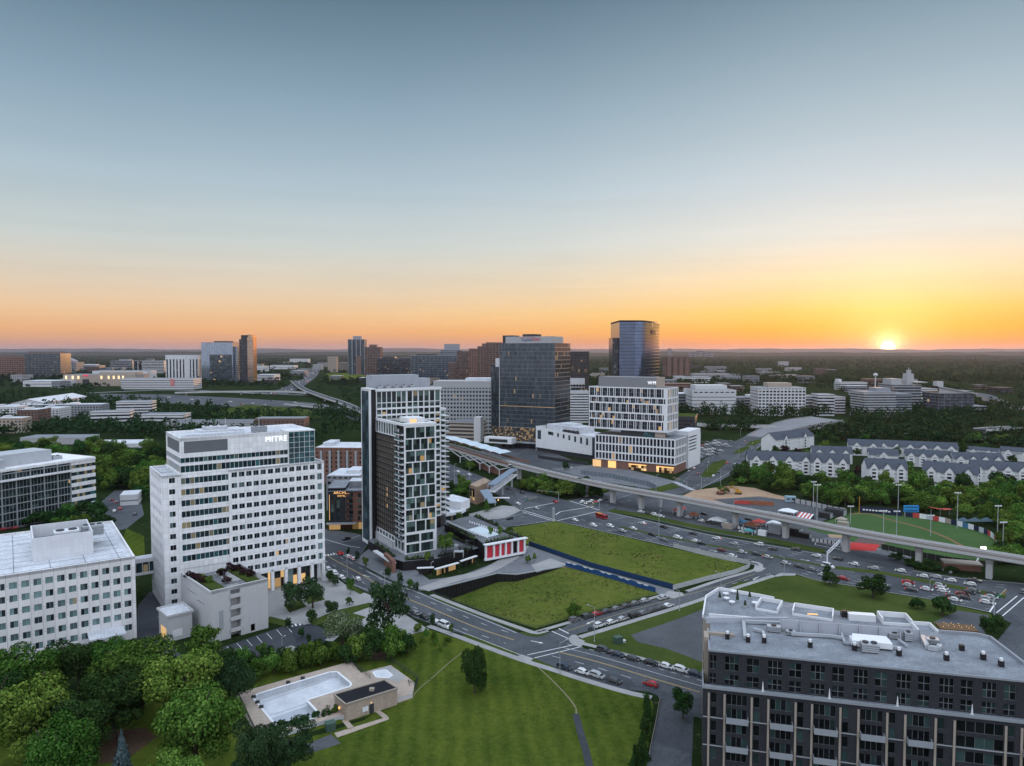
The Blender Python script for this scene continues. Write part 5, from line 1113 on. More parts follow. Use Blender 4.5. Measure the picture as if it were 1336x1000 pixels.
b = far('pale office block with tall dark window slots between white piers on the left skyline', 216, 259, 463.5, 499, 45, 'pier', F_WH, GL_D, 0, 30, 9.5, .1, .55, cap=12)
mb = MB(); mb.box(b.W * .57, b.W * .74, -.12, .2, 0, b.z - 12.1); mb.build('pier_panel', F_WH, b.root)
b = far('broad reflective glass office tower with a stepped left end on the left skyline', 263, 304, 447, 500, 50, 'curtain', F_GRY, GL_R, 0, 5, 7, plant=(.35, .85, 4, F_BRN))
mb = MB(); mb.box(b.W * .28, b.W * .95, -4, -.0, 0, b.z * .70); mb.build('front_bay', fg('bay_glass', (.045, .06, .07), .02, (5, 5, 4.5)), b.root)
shell(b, b.W, b.W + 9, 12, 40, 0, b.z - 12, 'band', F_GRY, GL_R, 5, 6)
b = far('slim dark tower glinting orange near its top on the left skyline', 312.5, 323, 443, 500, 26, 'band', F_DRK, GL_D, 0, 5, 5, .5)
mb = MB(); W0 = b.W; zt = b.z; mb.box(W0 * .2, W0, 3, 20, zt, CAM_H + 20.5 * b.A.y / FPX * 1.0); mb.build('crown_block', F_DRK, b.root)
g = MB(); g.box(W0 + .1, W0 + 17, 0, 26, 0, zt + 6, 0); g.box(W0 + 2, W0 + 13, 2, 24, zt + 6, zt + 13, 0); g.build('glass_wing', fg('sunset_glint_glass', (.45, .30, .20), .0, (3, 3, 4), .1, (.3, .2, .14), .8, metal=.8, rough=.08), b.root)  # orange sunset glint put into the tint of the wing's glass
g = MB()
for k in range(int(zt / 4.2)): g.box(W0 + .0, W0 + 17.1, -.12, .02, 4.2 * k, 4.2 * k + 1.0)
g.build('floor_band', F_GRY, b.root)
for k, (x0, x1, yt, yb, lab) in enumerate(((29, 87, 497, 505, 'long low white-roofed store below the mall'), (352, 384, 477, 482, 'low white roofed store by the highway on the left'), (333, 357, 489, 497, 'low white warehouse right of the slim dark tower'), (378, 402, 468.5, 473.5, 'far white store with a pale roof above the highway'), (326, 345, 478, 485, 'white depot roof right behind the slim dark tower'))):
 far(lab, x0, x1, yt, yb, 60, 'band', F_WH, F_GRY, 0, 8, 20, .7, name='store_building', roof=M_ROOFW)
d0 = zof(531); A = Vector(((20 - CX) / FPX * d0, d0)); ang = math.radians(9); b = Bld('warehouse', 'large white warehouse with a shallow gabled roof among trees, left', A, A + Vector((math.cos(ang), math.sin(ang))) * 30)
a2 = P(57, 533, 0); q2 = P(113, 523.5, 0)
E = [Vector((a2.x, a2.y)), Vector((q2.x, q2.y))]; dl = (E[1] - E[0]); Lw = dl.length; b.root.location = (a2.x, a2.y, 0); b.root.rotation_euler = (0, 0, math.atan2(dl.y, dl.x))
hw = 8.5; mb = MB(); mb.box(0, Lw, 0, 46, 0, hw); mb.poly([(0, 46, hw), (0, 0, hw), (0, 23, hw + 6)]); mb.poly([(Lw, 0, hw), (Lw, 46, hw), (Lw, 23, hw + 6)]); mb.build('wall', F_WH, b.root)
mb = MB(); mb.quad((-1, -1, hw), (Lw + 1, -1, hw), (Lw + 1, 23, hw + 6.3), (-1, 23, hw + 6.3)); mb.quad((-1, 23, hw + 6.3), (Lw + 1, 23, hw + 6.3), (Lw + 1, 47, hw), (-1, 47, hw)); mb.build('roof', M_ROOFW, b.root)
for k, (x0, x1, yt, yb, dep, wl, lab) in enumerate(((20, 47, 535, 557, 30, F_BRN, 'brown and grey apartment block left of the pale one, far left'), (47, 75, 533, 552, 30, F_WH, 'pale apartment block in the row of flats at the left'), (75, 131, 528, 544, 24, F_GRY, 'long grey row of flats behind round trees at the left'), (-20, 20, 531, 549, 26, F_WH, 'white topped flats at the left edge behind the trees'), (-10, 26, 546, 566, 20, F_TAN, 'small tan apartment block at the left edge'), (0, 110, 528.5, 538, 16, F_GRY, 'long low roofed block of flats below the white warehouse'))):
 far(lab, x0, x1, yt, yb, dep, 'grid', wl, GL_D, 6, 3.2, 4, .5, .5, (.2, .35, 2, F_WH), name='apartment_block', roof=M_ROOFW)
far('white banded office with a long low wing among trees, left', 116, 168, 537, 556, 22, 'band', F_WH, GL_D, 16, 4.2, 5, .5, roof=M_ROOFG)
far('white banded office standing behind the low wing, left', 150, 196, 524, 546, 26, 'band', F_WH, GL_D, 12, 4, 5, .5, (.75, .95, 5, F_GRY))
far('pale banded parking deck right of the white banded office, left', 182, 237, 541, 559, 26, 'band', F_WH, F_DRK, 4, 3.6, 5, .5, name='parking_garage', cat='garage')
far('low brown roofed parking deck just behind the white headquarters tower', 212, 345, 552, 566, 40, 'band', F_CO, F_DRK, 3, 4, 6, .6, name='parking_garage', cat='garage', roof=CONC_D)
far('brown brick flats on the hill behind the white headquarters tower', 331, 396, 546.5, 566, 24, 'grid', F_BRN, GL_D, 3, 3.4, 4, .6, .6, name='apartment_block')
far('long flat grey roof behind the trees at the left', 23, 109, 571.5, 581, 26, 'band', F_CO, F_GRY, 3, 6, 9, .8, name='store_building', roof=M_ROOFG)
far('white flat roofed store among dark trees at the left', 112, 178, 579.5, 587, 30, 'band', F_WH, F_GRY, 4, 6, 9, .8, name='store_building', roof=M_ROOFW)
far('small white gabled office by the parked cars between the left office blocks', 152, 176, 647, 662, 14, 'band', F_WH, F_GRY, 20, 4, 5, .7, name='small_office', roof=M_ROOFW)
Af, Bf = P(24, 610, 30.5), P(123.7, 596, 30.5); uL = Vector((Bf.x - Af.x, Bf.y - Af.y)).normalized()
b = Bld('office_building', 'dark glass office with steel grid and white banded right end at the left edge', Vector((Bf.x, Bf.y)) - uL * 75, Bf); Z = 30.5; Wd = b.W; us = Wd - 14
mb = MB(); mb.box(0, us, .4, 34, 0, Z - 1.5); mb.build('curtain_wall', fg('deep_green_glass', (.018, .030, .032), .015, (2, 2, 2), .15, (.05, .08, .08)), b.root)
mb = MB()
for k in range(int(us / 7) + 1): mb.box(us - 7 * k - .25, us - 7 * k + .25, -.2, .5, 0, Z - 1)
for k in range(8): mb.box(0, us, .0, .42, 4 * k - .25, 4 * k + .2)
for k in range(int(us / 1.75)): mb.box(us - 1.75 * k - .05, us - 1.75 * k + .05, .2, .45, 0, Z - 3)
mb.build('steel_grid', M_GTRIM, b.root)
mb = MB(); mb.box(us, Wd, .4, 34, 0, Z - .8); mb.build('ribbon_glazing', G_BAND, b.root)
mb = MB()
for k in range(8): mb.box(us - .2, Wd + .2, .05, 34.2, 4 * k - .6, 4 * k + 1.5)
mb.box(us - 40, Wd + .25, -.3, 34.3, Z - 1.4, Z - .2); mb.box(us - 42, us, -1.8, .3, Z - 6.2, Z - 5.4); mb.build('white_band', M_WHITE, b.root)
mb = MB(); parapet(mb, 0, Wd, 0, 34, Z - .5, .6); mb.build('roof', [M_WHITE, M_ROOFG], b.root)
mb = MB(); mb.box(us - 32, us - 5, 8, 24, Z - .5, Z + 6); mb.box(us - 60, us - 32, 2, 26, Z - .5, Z + 4.5); mb.build('plant_screen', panelled('pale_screen', (.42, .44, .47), 1.2, 3, .08, .85), b.root)
ac_unit(b.root, us - 3, 10, Z - .5, 5, 4, 2.2, 2)
b = far('tall grey tower with a rounded crown left of centre on the skyline', 454, 476, 443, 489, 40, 'pier', F_GRY, GL_B, 0, 4, 16, .3, .18, (.28, .75, 12, F_GRY))
mb = MB(); mb.box(b.W * .5, b.W * .78, -2, 0, 0, b.z * .52); mb.build('brown_bay', F_BRN, b.root)
far('brown dark tower beside the tall grey one on the skyline', 476, 496.5, 453, 494, 40, 'grid', F_BRN, GL_D, 0, 5, 8, .45, .2, (.25, .7, 8, F_BRN))
far('slim pale slab at the end of the highway, left of the tall grey tower', 427.5, 439, 465.5, 486, 30, 'grid', F_TAN, GL_D, 0, 4, 5, .6, .5, name='apartment_block')
far('low row of pale pillars at the foot of the tall grey tower', 441, 475, 473, 484, 30, 'pier', F_TAN, GL_D, 0, 9, 9, .4, .35, name='low_building')
far('low wide black glass office in the middle of the skyline', 492, 536, 467.5, 496, 60, 'band', F_DRK, GL_D, 0, 6, 8, .35, plant=(.15, .5, 4, F_DRK))
far('dark blue glass office right of the black one on the skyline', 536, 596, 464, 502, 60, 'curtain', F_GRY, GL_B, 0, 6, 10, plant=(.1, .55, 3, F_DRK))
far('pale office with a dark rooftop box above the blue glass office', 575, 602, 457, 500, 50, 'band', F_GRY, GL_B, 0, 6, 8, .4, plant=(.15, .9, 17, F_GRY))
far('small brown block in front of the blue glass office', 585, 598, 473, 505, 30, 'band', F_BRN, GL_D, 0, 5, 8, .6, name='low_building')
far('brown banded apartment tower left of the tall dark glass tower', 596, 618, 458.5, 505, 30, 'band', F_BRN, GL_D, 0, 3.6, 6, .5, name='apartment_block')
far('brown apartment tower with red edges in the cluster near the middle', 612, 627, 455, 508, 28, 'grid', F_RED, GL_D, 0, 3.6, 6, .4, .4, name='apartment_block')
far('dark brown tower just left of the tall dark glass tower', 623, 642, 452, 512, 30, 'grid', F_BRN, GL_D, 0, 4, 6, .5, .4, (.3, .7, 6, F_BRN), name='apartment_block')
far('highest brown tower behind the corner of the tall dark glass tower', 634, 655, 447, 516, 30, 'grid', F_BRN, GL_D, 0, 4, 6, .5, .3, name='apartment_block')
b = far('grey precast office with long rows of small windows behind the apartment tower', 562, 641, 505, 566, 46, 'grid', F_CO, GL_B, -4, 4.1, 3.4, .45, .35, None, 1.2)
mb = MB(); mb.box(2, b.W - 1, 3, 40, b.z, b.z + 6); mb.build('roof_plant', F_CO, b.root); mb = MB(); mb.box(b.W * .55, b.W - 2, 12, 34, b.z + 6, b.z + 9); mb.build('roof_plant', M_ROOFW, b.root)
b = far('tan parking garage with a pale stair tower behind the train station', 583, 620, 552, 576, 40, 'band', F_TAN, F_DRK, -14, 3.4, 6, .5, cap=.6, name='parking_garage', cat='garage', roof=CONC_D)
mb = MB(); mb.box(b.W - 1, b.W + 6, -2, 8, 0, b.z + 6); mb.build('stair_tower', F_WH, b.root)
b = far('brick apartment block with white trim left of the apartment tower', 409, 472, 585, 632, 30, 'grid', M_BRICK, GL_D, -4, 3.1, 3.2, .55, .62, (.1, .3, 2.5, M_ROOFW), .8, name='apartment_block', roof=M_ROOFW)
mb = MB()
for k in range(5): mb.box(b.W * (.12 + .18 * k), b.W * (.12 + .18 * k) + 1.4, -.8, .0, 2, b.z - 2)
mb.build('balcony_stack', M_GTRIM, b.root)
far('low grey apartment block with white roofs in front of the brick one', 424, 468, 622, 668, 26, 'grid', F_GRY, GL_D, -3, 3.1, 3, .5, .4, (.5, .9, 2, M_ROOFW), .8, name='apartment_block', roof=M_ROOFW)
au = math.radians(-26); uu = Vector((math.cos(au), math.sin(au))); Rc = Vector((38.7, 640)); Wt = 55.8
b = Bld('glass_tower', 'tall dark glass tower with a gold lit base and a red and blue sign', Rc - uu * Wt, Rc); ZT = 97
gl = fg('tall_tower_glass', (.040, .055, .070), .014, (1.45, 1.45, 3.9), .22, (.08, .10, .12), .8, .3, .35)
mb = MB(); mb.box(0, Wt, 0, 38, 19, ZT); mb.build('glazing', gl, b.root)
mb = MB(); mb.box(-1, Wt + .5, -1, 39, 6, 19); mb.build('lit_base', fg('gold_lit_glass', (.06, .055, .05), .26, (1.2, 1.2, 1.3), .1, ls=.26), b.root)
mb = MB()
for k in range(46): mb.box(Wt * k / 45 - .1, Wt * k / 45 + .1, -.22, .02, 19, ZT)
for k in range(20): mb.box(-.05, Wt + .05, -.08, 38.05, 19 + 3.9 * k, 19.35 + 3.9 * k)
mb.build('fins', plain('fin_grey', (.12, .14, .16), .4, .1, .3), b.root)
for z in (38.5,): mb = MB(); mb.box(.5, Wt - .5, -.1, .0, z, z + .3); mb.build('light_strip', glow('warm_strip', (1, .6, .25), .2), b.root)
mb = MB(); mb.box(0, Wt, -.3, 38.3, 17.8, 19.2, bottom=True); mb.box(-3, Wt + 3, -4, 40, 5, 6.2, bottom=True); mb.build('canopy', M_GTRIM, b.root)
mb = MB(); mb.box(2, Wt - 2, 1, 36, 0, 5); mb.build('lobby', GL_D, b.root)
mb = MB(); mb.box(4, Wt - 5, 4, 32, ZT, ZT + 6.2); mb.build('roof_screen', F_CO, b.root)
mb = MB(); mb.box(18, 30, 12, 28, ZT + 6.2, ZT + 8.6); mb.box(-4, 7, 14, 28, ZT, ZT + 7.6); mb.build('roof_plant', F_DRK, b.root)
s1 = letters(b.root, 'Capital', (26, 3.85, ZT + 2.1), 0, 3.4, plain('sign_blue', (.03, .06, .22), .4)); s2 = letters(b.root, 'One', (35, 3.85, ZT + 2.1), 0, 3.4, plain('sign_red', (.55, .02, .03), .4))
mb = MB()
for k in range(8): a0 = .4 + k * .22; mb.bar((25 + 16 * math.cos(2.4 - a0), 3.8, ZT + 1.6 + 5 * math.sin(2.4 - a0) * .5 + 1.2), (25 + 16 * math.cos(2.4 - a0 - .22), 3.8, ZT + 1.6 + 5 * math.sin(2.4 - a0 - .22) * .5 + 1.2), .15 + .04 * k)
mb.build('sign_swoosh', MATS['sign_red'], b.root)
Zs = CAM_H - (476 - HOR) * 672 / FPX
shell(b, -11.5, -1.2, 4, 40, 19, Zs, 'curtain', F_DRK, gl, 3.9, 2); mb = MB(); mb.box(-11.5, -1, 4, 40, 5, 19); mb.build('lit_base', MATS['gold_lit_glass'], b.root)
mb = MB(); mb.box(-5.5, -.2, 2, 20, Zs - 2, Zs + 6); mb.box(-2, -.3, 2.5, 8, 19, Zs - 2); mb.build('white_stair_core', F_WH, b.root)
mb = MB(); mb.box(-8, 20, -16, -6, 5.2, 10.5); mb.box(-3, 16, -16.2, -16, 6.5, 9.2, 1); mb.build('white_framed_annex', [M_WTRIM, F_DRK], b.root)
d0 = 900.0; x0, x1 = (808 - CX) / FPX * d0, (868 - CX) / FPX * d0 * 1.035; ZB = CAM_H + (HOR - 419.5) * d0 / FPX
b = Bld('glass_tower', 'tall blue mirror-glass tower with a rounded right side near the sun', (x0, d0), (x1, d0)); Wd = b.W
pts = [(0, 0), (Wd * .30, 0)]; yq = 0.0
for t in range(1, 17): yq += math.tan(math.radians(min(57, 160 * (t - .5) / 16) + 9 * t / 16)) * Wd * .7 / 16; pts.append((Wd * (.30 + .7 * t / 16), yq))
pts += [(Wd * .95, yq + 10), (0, yq + 10)]
mir = fg('mirror_glass', (.13, .17, .26), .004, (3, 3, 4.2), .04, (.15, .2, .34), .9, metal=.85, rough=.07)
mb = MB(); mb.prism(pts, 0, ZB); mb.build('curtain_wall', mir, b.root)
mb = MB()
for k in range(1, 30):
 z = ZB * k / 30
 for p_, q_ in zip(pts[:17], pts[1:18]): mb.obox(p_, q_, .25, z - .22, z + .22)
for k in range(20):
 t = k / 19 * .3 * Wd; mb.box(t - .12, t + .12, -.2, .05, 0, ZB)
mb.build('mullion', F_DRK, b.root)
mb = MB(); mb.prism([(p_[0] * 1.005, p_[1]) for p_ in pts], ZB - 1, ZB + 1.2); mb.build('parapet', F_DRK, b.root)
zs = CAM_H + (HOR - 441) * d0 / FPX
mb = MB(); mb.box(-8, -.05, 6, 40, 0, zs); mb.box(Wd * .9, Wd - .3, yq + .5, yq + 14, 0, zs - 1); mb.build('side_wing', GL_D, b.root)
mb = MB()
for t in range(8):
 p_, q_ = Vector(pts[10 + t % 4]), Vector(pts[11 + t % 4]); n_ = Vector(((q_ - p_).y, -(q_ - p_).x)).normalized() * .5; r_ = p_.lerp(q_, .1) + n_; w_ = p_.lerp(q_, .8) + n_; zz = ZB - 11 - (t // 4) * 3.2; mb.bar((r_.x, r_.y, zz - t % 2), (w_.x, w_.y, zz - .5), 1.3)
mb.build('sign_emblem', F_DRK, b.root)
fA = P(776, 609); fB = P(880.7, 619)
b = Bld('white_grid_tower', 'white gridded office stacked on a wider base with WM on its grey rooftop box', (fA.x, fA.y), (fB.x, fB.y)); Wd = b.W
Zl0, Zl1 = 6.2, 25.6; zu0, zu1 = 30.2, 62.5
mb = MB(); b.facade(mb, (0, 0), (Wd, 0), Zl0, Zl1, grid(even(.5, Wd - .5, 23, 2.05), [(7.0, 11.7), (12.8, 18.2), (19.3, 24.6)]), (1, 1, .1), (G_WM, M_GTRIM), .5)
b.facade(mb, (Wd, 0), (Wd, 25), Zl0, Zl1, grid(even(.5, 24.6, 7, 2.6), [(7.0, 11.7), (12.8, 18.2), (19.3, 24.6)]), (1, 1, .1), (G_WM, M_GTRIM), .5)
mb.wall((0, 60), (0, 0), 0, Zl1); mb.wall((Wd, 60), (0, 60), 0, Zl1)
sl = [(1.5, 20.5, 13 + 2.5 * k, 14.2 + 2.5 * k) for k in range(5)]; mb.wall((Wd + .3, 28.5), (Wd + .3, 58), 0, 28.5, sl, .8); mb.wall((Wd + .3, 58), (Wd - 10, 58), 0, 28.5); mb.wall((Wd - 10, 28.5), (Wd + .3, 28.5), 0, 28.5)
mb.quad((Wd - 10, 28.5, 28.4), (Wd + .3, 28.5, 28.4), (Wd + .3, 58, 28.4), (Wd - 10, 58, 28.4)); mb.build('white_frame', M_WTRIM, b.root)
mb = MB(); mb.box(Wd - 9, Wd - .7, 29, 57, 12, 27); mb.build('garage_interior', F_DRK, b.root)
mb = MB(); mb.quad((0, 0, Zl1 - .3), (Wd, 0, Zl1 - .3), (Wd, 60, Zl1 - .3), (0, 60, Zl1 - .3), 0); mb.box(20, Wd - 14, 4, 20, Zl1 - .3, zu0, 1); mb.build('terrace_roof', [M_ROOFG, F_DRK], b.root)
for u0, m_ in ((Wd - 26, G_TEAL), (Wd - 17, F_TAN)): mb = MB(); mb.box(u0, u0 + 8, 3.7, 4, Zl1, zu0 - .6); mb.build('terrace_window', m_, b.root)
mb = MB(); mb.box(.4, Wd - .3, .8, 24.5, 0, Zl0); mb.build('brick_base', M_BRICK, b.root)
for u0, u1_, nm, mt in ((-2, 5, 'lit_lobby', G_WARM), (11, 17.5, 'lit_lobby', G_WARM2), (28, 42, 'lit_shopfront', fg('shop_glow', (.06, .03, .015), .55, (2, 2, 2), 0, ls=1.1)), (50, Wd - 1.5, 'lit_shopfront', MATS['shop_glow'])):
 mb = MB(); mb.box(u0, u1_, .55, .8, .3, 5.6 if u0 < 20 else 4.0); mb.build(nm, mt, b.root)
for u0, u1_ in ((28, 42), (50, Wd - 1)): mb = MB(); mb.box(u0, u1_, .2, .8, 4.1, 4.7, bottom=True); mb.build('sign_band', G_WARM2, b.root)
mb = MB(); u0 = 2.0
ux0 = b.ux(768.4, 3) ; ux1 = b.ux(871, 3) - 0
cols = []; rnd = random.Random(4); zr = [(zu0 + .8, 37), (38.1, 42.4), (43.5, 49.6), (50.7, 54.3), (55.4, 61.6)]
Lx, Rx = b.ux(768.4, 2), b.ux(871, 2)
H2 = []
for r, (z0, z1) in enumerate(zr):
 x = .6; k = r
 while x < Rx - Lx - 1.2:
  wd = (4.0, 1.3, 3.0, 1.0)[k % 4]; 
  if x + wd > Rx - Lx - .5: break
  H2.append((x, x + wd, z0, z1, (2 if wd > 2 else 1, 2, .1))); x += wd + .4; k += 1
b.facade(mb, (Lx, 2), (Rx, 2), zu0, zu1, H2, None, (G_WM, M_GTRIM), .5)
b.facade(mb, (Rx, 2), (Rx, 26), zu0, zu1, grid(even(.5, 23.5, 6, 2.8), zr), (1, 1, .1), (glassy('sunset_side_glass', (.10, .075, .06), .1, None, .2, (.16, .12, .1), lit_s=.3), M_GTRIM), .5)  # lighter, warmer glass than the front: sunset warmth painted into this side
mb.wall((Lx, 26), (Lx, 2), zu0, zu1); mb.wall((Rx, 26), (Lx, 26), zu0, zu1); mb.box(Lx, Rx, 2.1, 26, zu0 - .6, zu0 + .1, bottom=True); mb.build('white_frame', M_WTRIM, b.root)
mb = MB(); mb.quad((Lx, 2, zu1 - .3), (Rx, 2, zu1 - .3), (Rx, 26, zu1 - .3), (Lx, 26, zu1 - .3)); mb.build('roof', M_ROOFG, b.root)
pl, pr = b.ux(781, 5), b.ux(856.5, 5); mb = MB(); mb.box(pl, pr, 5, 22, zu1 - .3, 70); mb.build('roof_plant', plain('plant_grey', (.20, .205, .22), .6, .08, .3), b.root); mb = MB(); mb.box(pr - 1, pr + .3, 5.2, 22.2, zu1 - .3, 70.1); mb.build('plant_end_panel', F_TAN, b.root)
letters(b.root, 'WM', (b.ux(850.5, 4.8), 4.9, 64.9), 0, 3.6, G_WSIGN)
b.finish()
tA = P(699, 588.5); tB = P(772.5, 601)
b = Bld('theatre_building', 'white pleated windowless theatre wing with an upswept window slot beside the gridded white office', (tA.x, tA.y), (tB.x, tB.y)); Wd = b.W; hT = H_at(700, 588.5, 556)
mb = MB(); n = 30
for k in range(n):
 u0, u1_ = Wd * k / n, Wd * (k + 1) / n; um_ = (u0 + u1_) / 2; f = k / n; top = hT - 2.5 * f - (.7 * math.sin(f * 3)); cut = hT * (.62 + .13 * math.cos(f * 2.6)) if k >= 3 else hT * .5
 for (a, ya, c, yc) in ((u0, 0, um_, -.55), (um_, -.55, u1_, 0)):
  zlo = 3.5 + (.8 * f); dark = k in (1, 2, 7, 8) or (k > 8 and k % 3 == 0)
  mb.quad((a, ya, zlo), (c, yc, zlo), (c, yc, cut), (a, ya, cut))
  if not dark: mb.quad((a, ya, cut), (c, yc, cut), (c, yc, top), (a, ya, top))
  else: mb.quad((a, ya, top - 2.2), (c, yc, top - 2.2), (c, yc, top), (a, ya, top))
mb.quad((0, 30, 0), (0, 0, 0), (0, 0, hT), (0, 30, hT)); mb.build('pleated_wall', M_WTRIM, b.root)
mb = MB(); mb.box(.2, Wd, .15, 30, 3, hT - 3.6); mb.build('glazing', GL_B, b.root)
mb = MB(); mb.box(0, Wd, 1.2, 30, 0, 3.4); mb.build('dark_base', F_DRK, b.root)
mb = MB(); mb.prism([(0, .3), (Wd, .3), (Wd, 30), (0, 30)], hT - 3.9, hT - 3.3); mb.prism([(8, 6), (Wd * .7, 6), (Wd * .7, 24), (8, 24)], hT - 3.4, hT + 2.2); mb.prism([(Wd * .3, 8), (Wd * .55, 8), (Wd * .55, 20), (Wd * .3, 20)], hT + 2.2, hT + 4); mb.build('roof', M_ROOFW, b.root)
for k in range(4): ac_unit(b.root, Wd * .45 + k * 5, 3, hT - 3.3, 3, 2.5, 2.4, 1, F_DRK)
far('dark brown tower standing behind the white gridded office at its left', 745.5, 768.5, 459, 545, 30, 'grid', F_DRK, fg('amber_glass', (.05, .035, .03), .05, (3, 3, 3.6), .2, (.08, .06, .05)), 0, 3.8, 4, .4, .3)
far('white stepped office between the dark tower and the gridded office', 745, 763, 493.5, 545, 26, 'band', F_WH, GL_G, 0, 5, 6, .6, cap=8)
far('low white banded office right of the tall dark glass tower', 744, 768, 510.5, 552, 22, 'band', F_WH, GL_D, 0, 3.4, 6, .55)
b = far('broad row of brown apartment towers right of the blue mirror tower', 869, 900, 466, 493, 60, 'grid', F_BRN, GL_D, 0, 5, 8, .3, .45, name='apartment_block')
mb = MB(); 
for k in range(4): mb.box(b.W * (.05 + .25 * k), b.W * (.2 + .25 * k), -4, 0, 0, b.z + 3)
mb.build('projecting_bay', F_BRN, b.root)
far('low red brick school roofs behind the gridded office', 866, 905, 501, 510, 50, 'band', F_RED, GL_D, 0, 7, 9, .6, name='low_building', roof=F_BRN)
b = far('white windowless office with thin horizontal slots, right of the gridded office', 903.5, 961, 509, 541, 50, 'band', F_WH, GL_D, 0, 5, 60, .82, plant=(.12, .85, 6, F_WH), cap=6)
mb = MB()
for k in range(8): mb.box(b.W * (.04 + .12 * k), b.W * (.12 + .12 * k), -.12, .0, b.z - 4.2, b.z - 2.8)
mb.build('window_slot', GL_D, b.root)
far('grey banded glass office between the gridded and the windowless white office', 876, 904, 514, 538, 40, 'band', F_GRY, GL_B, 0, 4.2, 8, .4, roof=M_ROOFW)
far('low grey office right of the windowless white one', 961, 972, 519, 538, 30, 'grid', F_GRY, GL_D, 0, 4, 5, .4, .3); far('low pale office with dark windows left of the broad white office', 971, 992, 518.5, 537, 30, 'band', F_CO, GL_D, 0, 4, 5, .4, plant=(.4, .9, 3, F_WH))
far('broad white grid office with a tan roof box among trees on the right', 990, 1052, 506, 543, 40, 'grid', F_WH, GL_D, -3, 4.2, 5, .45, .3, (.25, .75, 6, F_TAN))
far('white banded office joined to the broad white grid office on the right', 1052, 1073, 517, 541, 30, 'band', F_WH, GL_D, 0, 4.2, 5, .45); far('white office with wide window bands behind dark round trees on the right', 1068, 1090, 515, 543, 30, 'band', F_WH, GL_D, -6, 4.2, 5, .45); far('white low office wing at the right end of the white offices', 1086, 1104, 518, 540, 30, 'band', F_WH, GL_D, 4, 4.2, 5, .45)
b = far('grey curved office with stacked pale floor bands among woods on the right', 1128.5, 1170, 511.5, 545, 36, 'band', F_CO, GL_B, 3, 3.6, 5, .5, plant=(.5, .95, 5, F_GRY)); shell(b, b.W, b.W + 24, 2, 36, 0, b.z - 3, 'band', F_GRY, GL_B, 3.6, 4, .4)
b = far('grey office with a square spire under the sun on the right', 1165, 1203, 502, 532, 44, 'band', F_GRY, GL_D, 0, 4.5, 6, .5)
mb = MB(); mb.box(b.W * .58, b.W * .80, 6, 20, b.z, b.z + 17); mb.box(b.W * .64, b.W * .74, 9, 15, b.z + 17, b.z + 23); mb.bar((b.W * .69, 12, b.z + 23), (b.W * .69, 12, b.z + 27), .8); mb.box(b.W * .75, b.W * 1.18, -2, 40, b.z + 3, b.z + 4.2, bottom=True); mb.box(0, b.W * .35, 4, 30, b.z, b.z + 9); mb.build('spire', F_CO, b.root)
b = far('dark glass office with a long sloping pale roof edge on the far right', 1226, 1272, 513, 541, 40, 'curtain', F_GRY, fg('dusk_glass', (.05, .055, .075), .01, (4, 4, 4), .2), 0, 4.2, 8)
mb = MB(); Wd = b.W; mb.poly([(-3, -2, b.z + 10), (Wd + 4, -2, b.z - .5), (Wd + 4, 44, b.z - .5), (-3, 44, b.z + 10)]); mb.poly([(-3, -2, b.z + 8.6), (Wd + 4, -2, b.z - 1.9), (Wd + 4, -2, b.z - .5), (-3, -2, b.z + 10)]); mb.poly([(0, 0, b.z - 1), (Wd, 0, b.z - 1), (0, 0, b.z + 8.6)]); mb.build('sloping_roof', F_CO, b.root); mb = MB(); mb.box(3, 12, 10, 20, b.z + 8, b.z + 16); mb.build('roof_plant', F_CO, b.root)
far('low glass annex in trees below the sloping roofed office', 1266, 1289, 530, 541, 30, 'band', F_GRY, GL_D, 0, 5, 6, .4)
far('long white low building on the wooded slope under the sun', 1096, 1132, 499, 509, 30, 'band', F_WH, GL_D, 0, 5, 9, .5, plant=(0, .12, 7, F_WH), name='low_building')
d0 = 1500; t = thing('water_tower', 'small white water tower rising above the woods on the right', 'water tower', ((1142.5 - CX) / FPX * d0, d0, 0)); zt = CAM_H - (490 - HOR) * d0 / FPX
mb = MB(); mb.cyl(0, 0, 0, zt - 2, 1.3, 1.0, 8); mb.build('shaft', F_WH, t); mb = MB(); mb.cyl(0, 0, zt - 3, zt, 1.2, 4.5, 12); mb.cyl(0, 0, zt, zt + 3, 4.5, 4.2, 12); mb.cyl(0, 0, zt + 3, zt + 5, 4.2, .6, 12); mb.build('tank', F_WH, t)
b = far('dark brown block with a green roof right behind the gridded office', 878, 907.5, 544, 572, 40, 'band', F_DRK, GL_D, -18, 4, 6, .7, roof=VERGE)
for k, (x0, x1, yt, yb, wl, lab) in enumerate(((882, 895, 491, 497, F_WH, 'small white hall in woods right of the mirror tower'), (897, 927, 492, 500, F_WH, 'white low school building in woods right of the mirror tower'), (905, 952, 487.5, 495, F_CO, 'long grey low roof in the woods near the middle of the right skyline'), (922, 948, 478.5, 484, F_GRY, 'pale roof farthest up the wooded slope right of the mirror tower'), (946, 967, 491, 497, F_GRY, 'low grey roof at the right end of the long grey one'), (992, 1018, 485.5, 490, F_GRY, 'flat roof lost in far woods left of the sun'), (1018, 1042, 489, 493, F_TAN, 'tan flat roof lost in far woods left of the sun'), (740, 768, 476, 488, F_WH, 'white houses on the hill behind the dark brown tower'), (938, 955, 500.5, 507, F_BRN, 'low brown block behind the windowless white office'), (955, 972, 504, 511, F_BRN, 'dark low block above the low pale office'), (1120, 1130, 511.5, 517, F_CO, 'small pale hut left of the grey curved office'), (1196, 1230, 521, 528, F_CO, 'low pale wall between the offices on the far right'))):
 far(lab, x0, x1, yt, yb, 40, 'band', wl, GL_D, 0, 5, 12, .6, name='low_building')
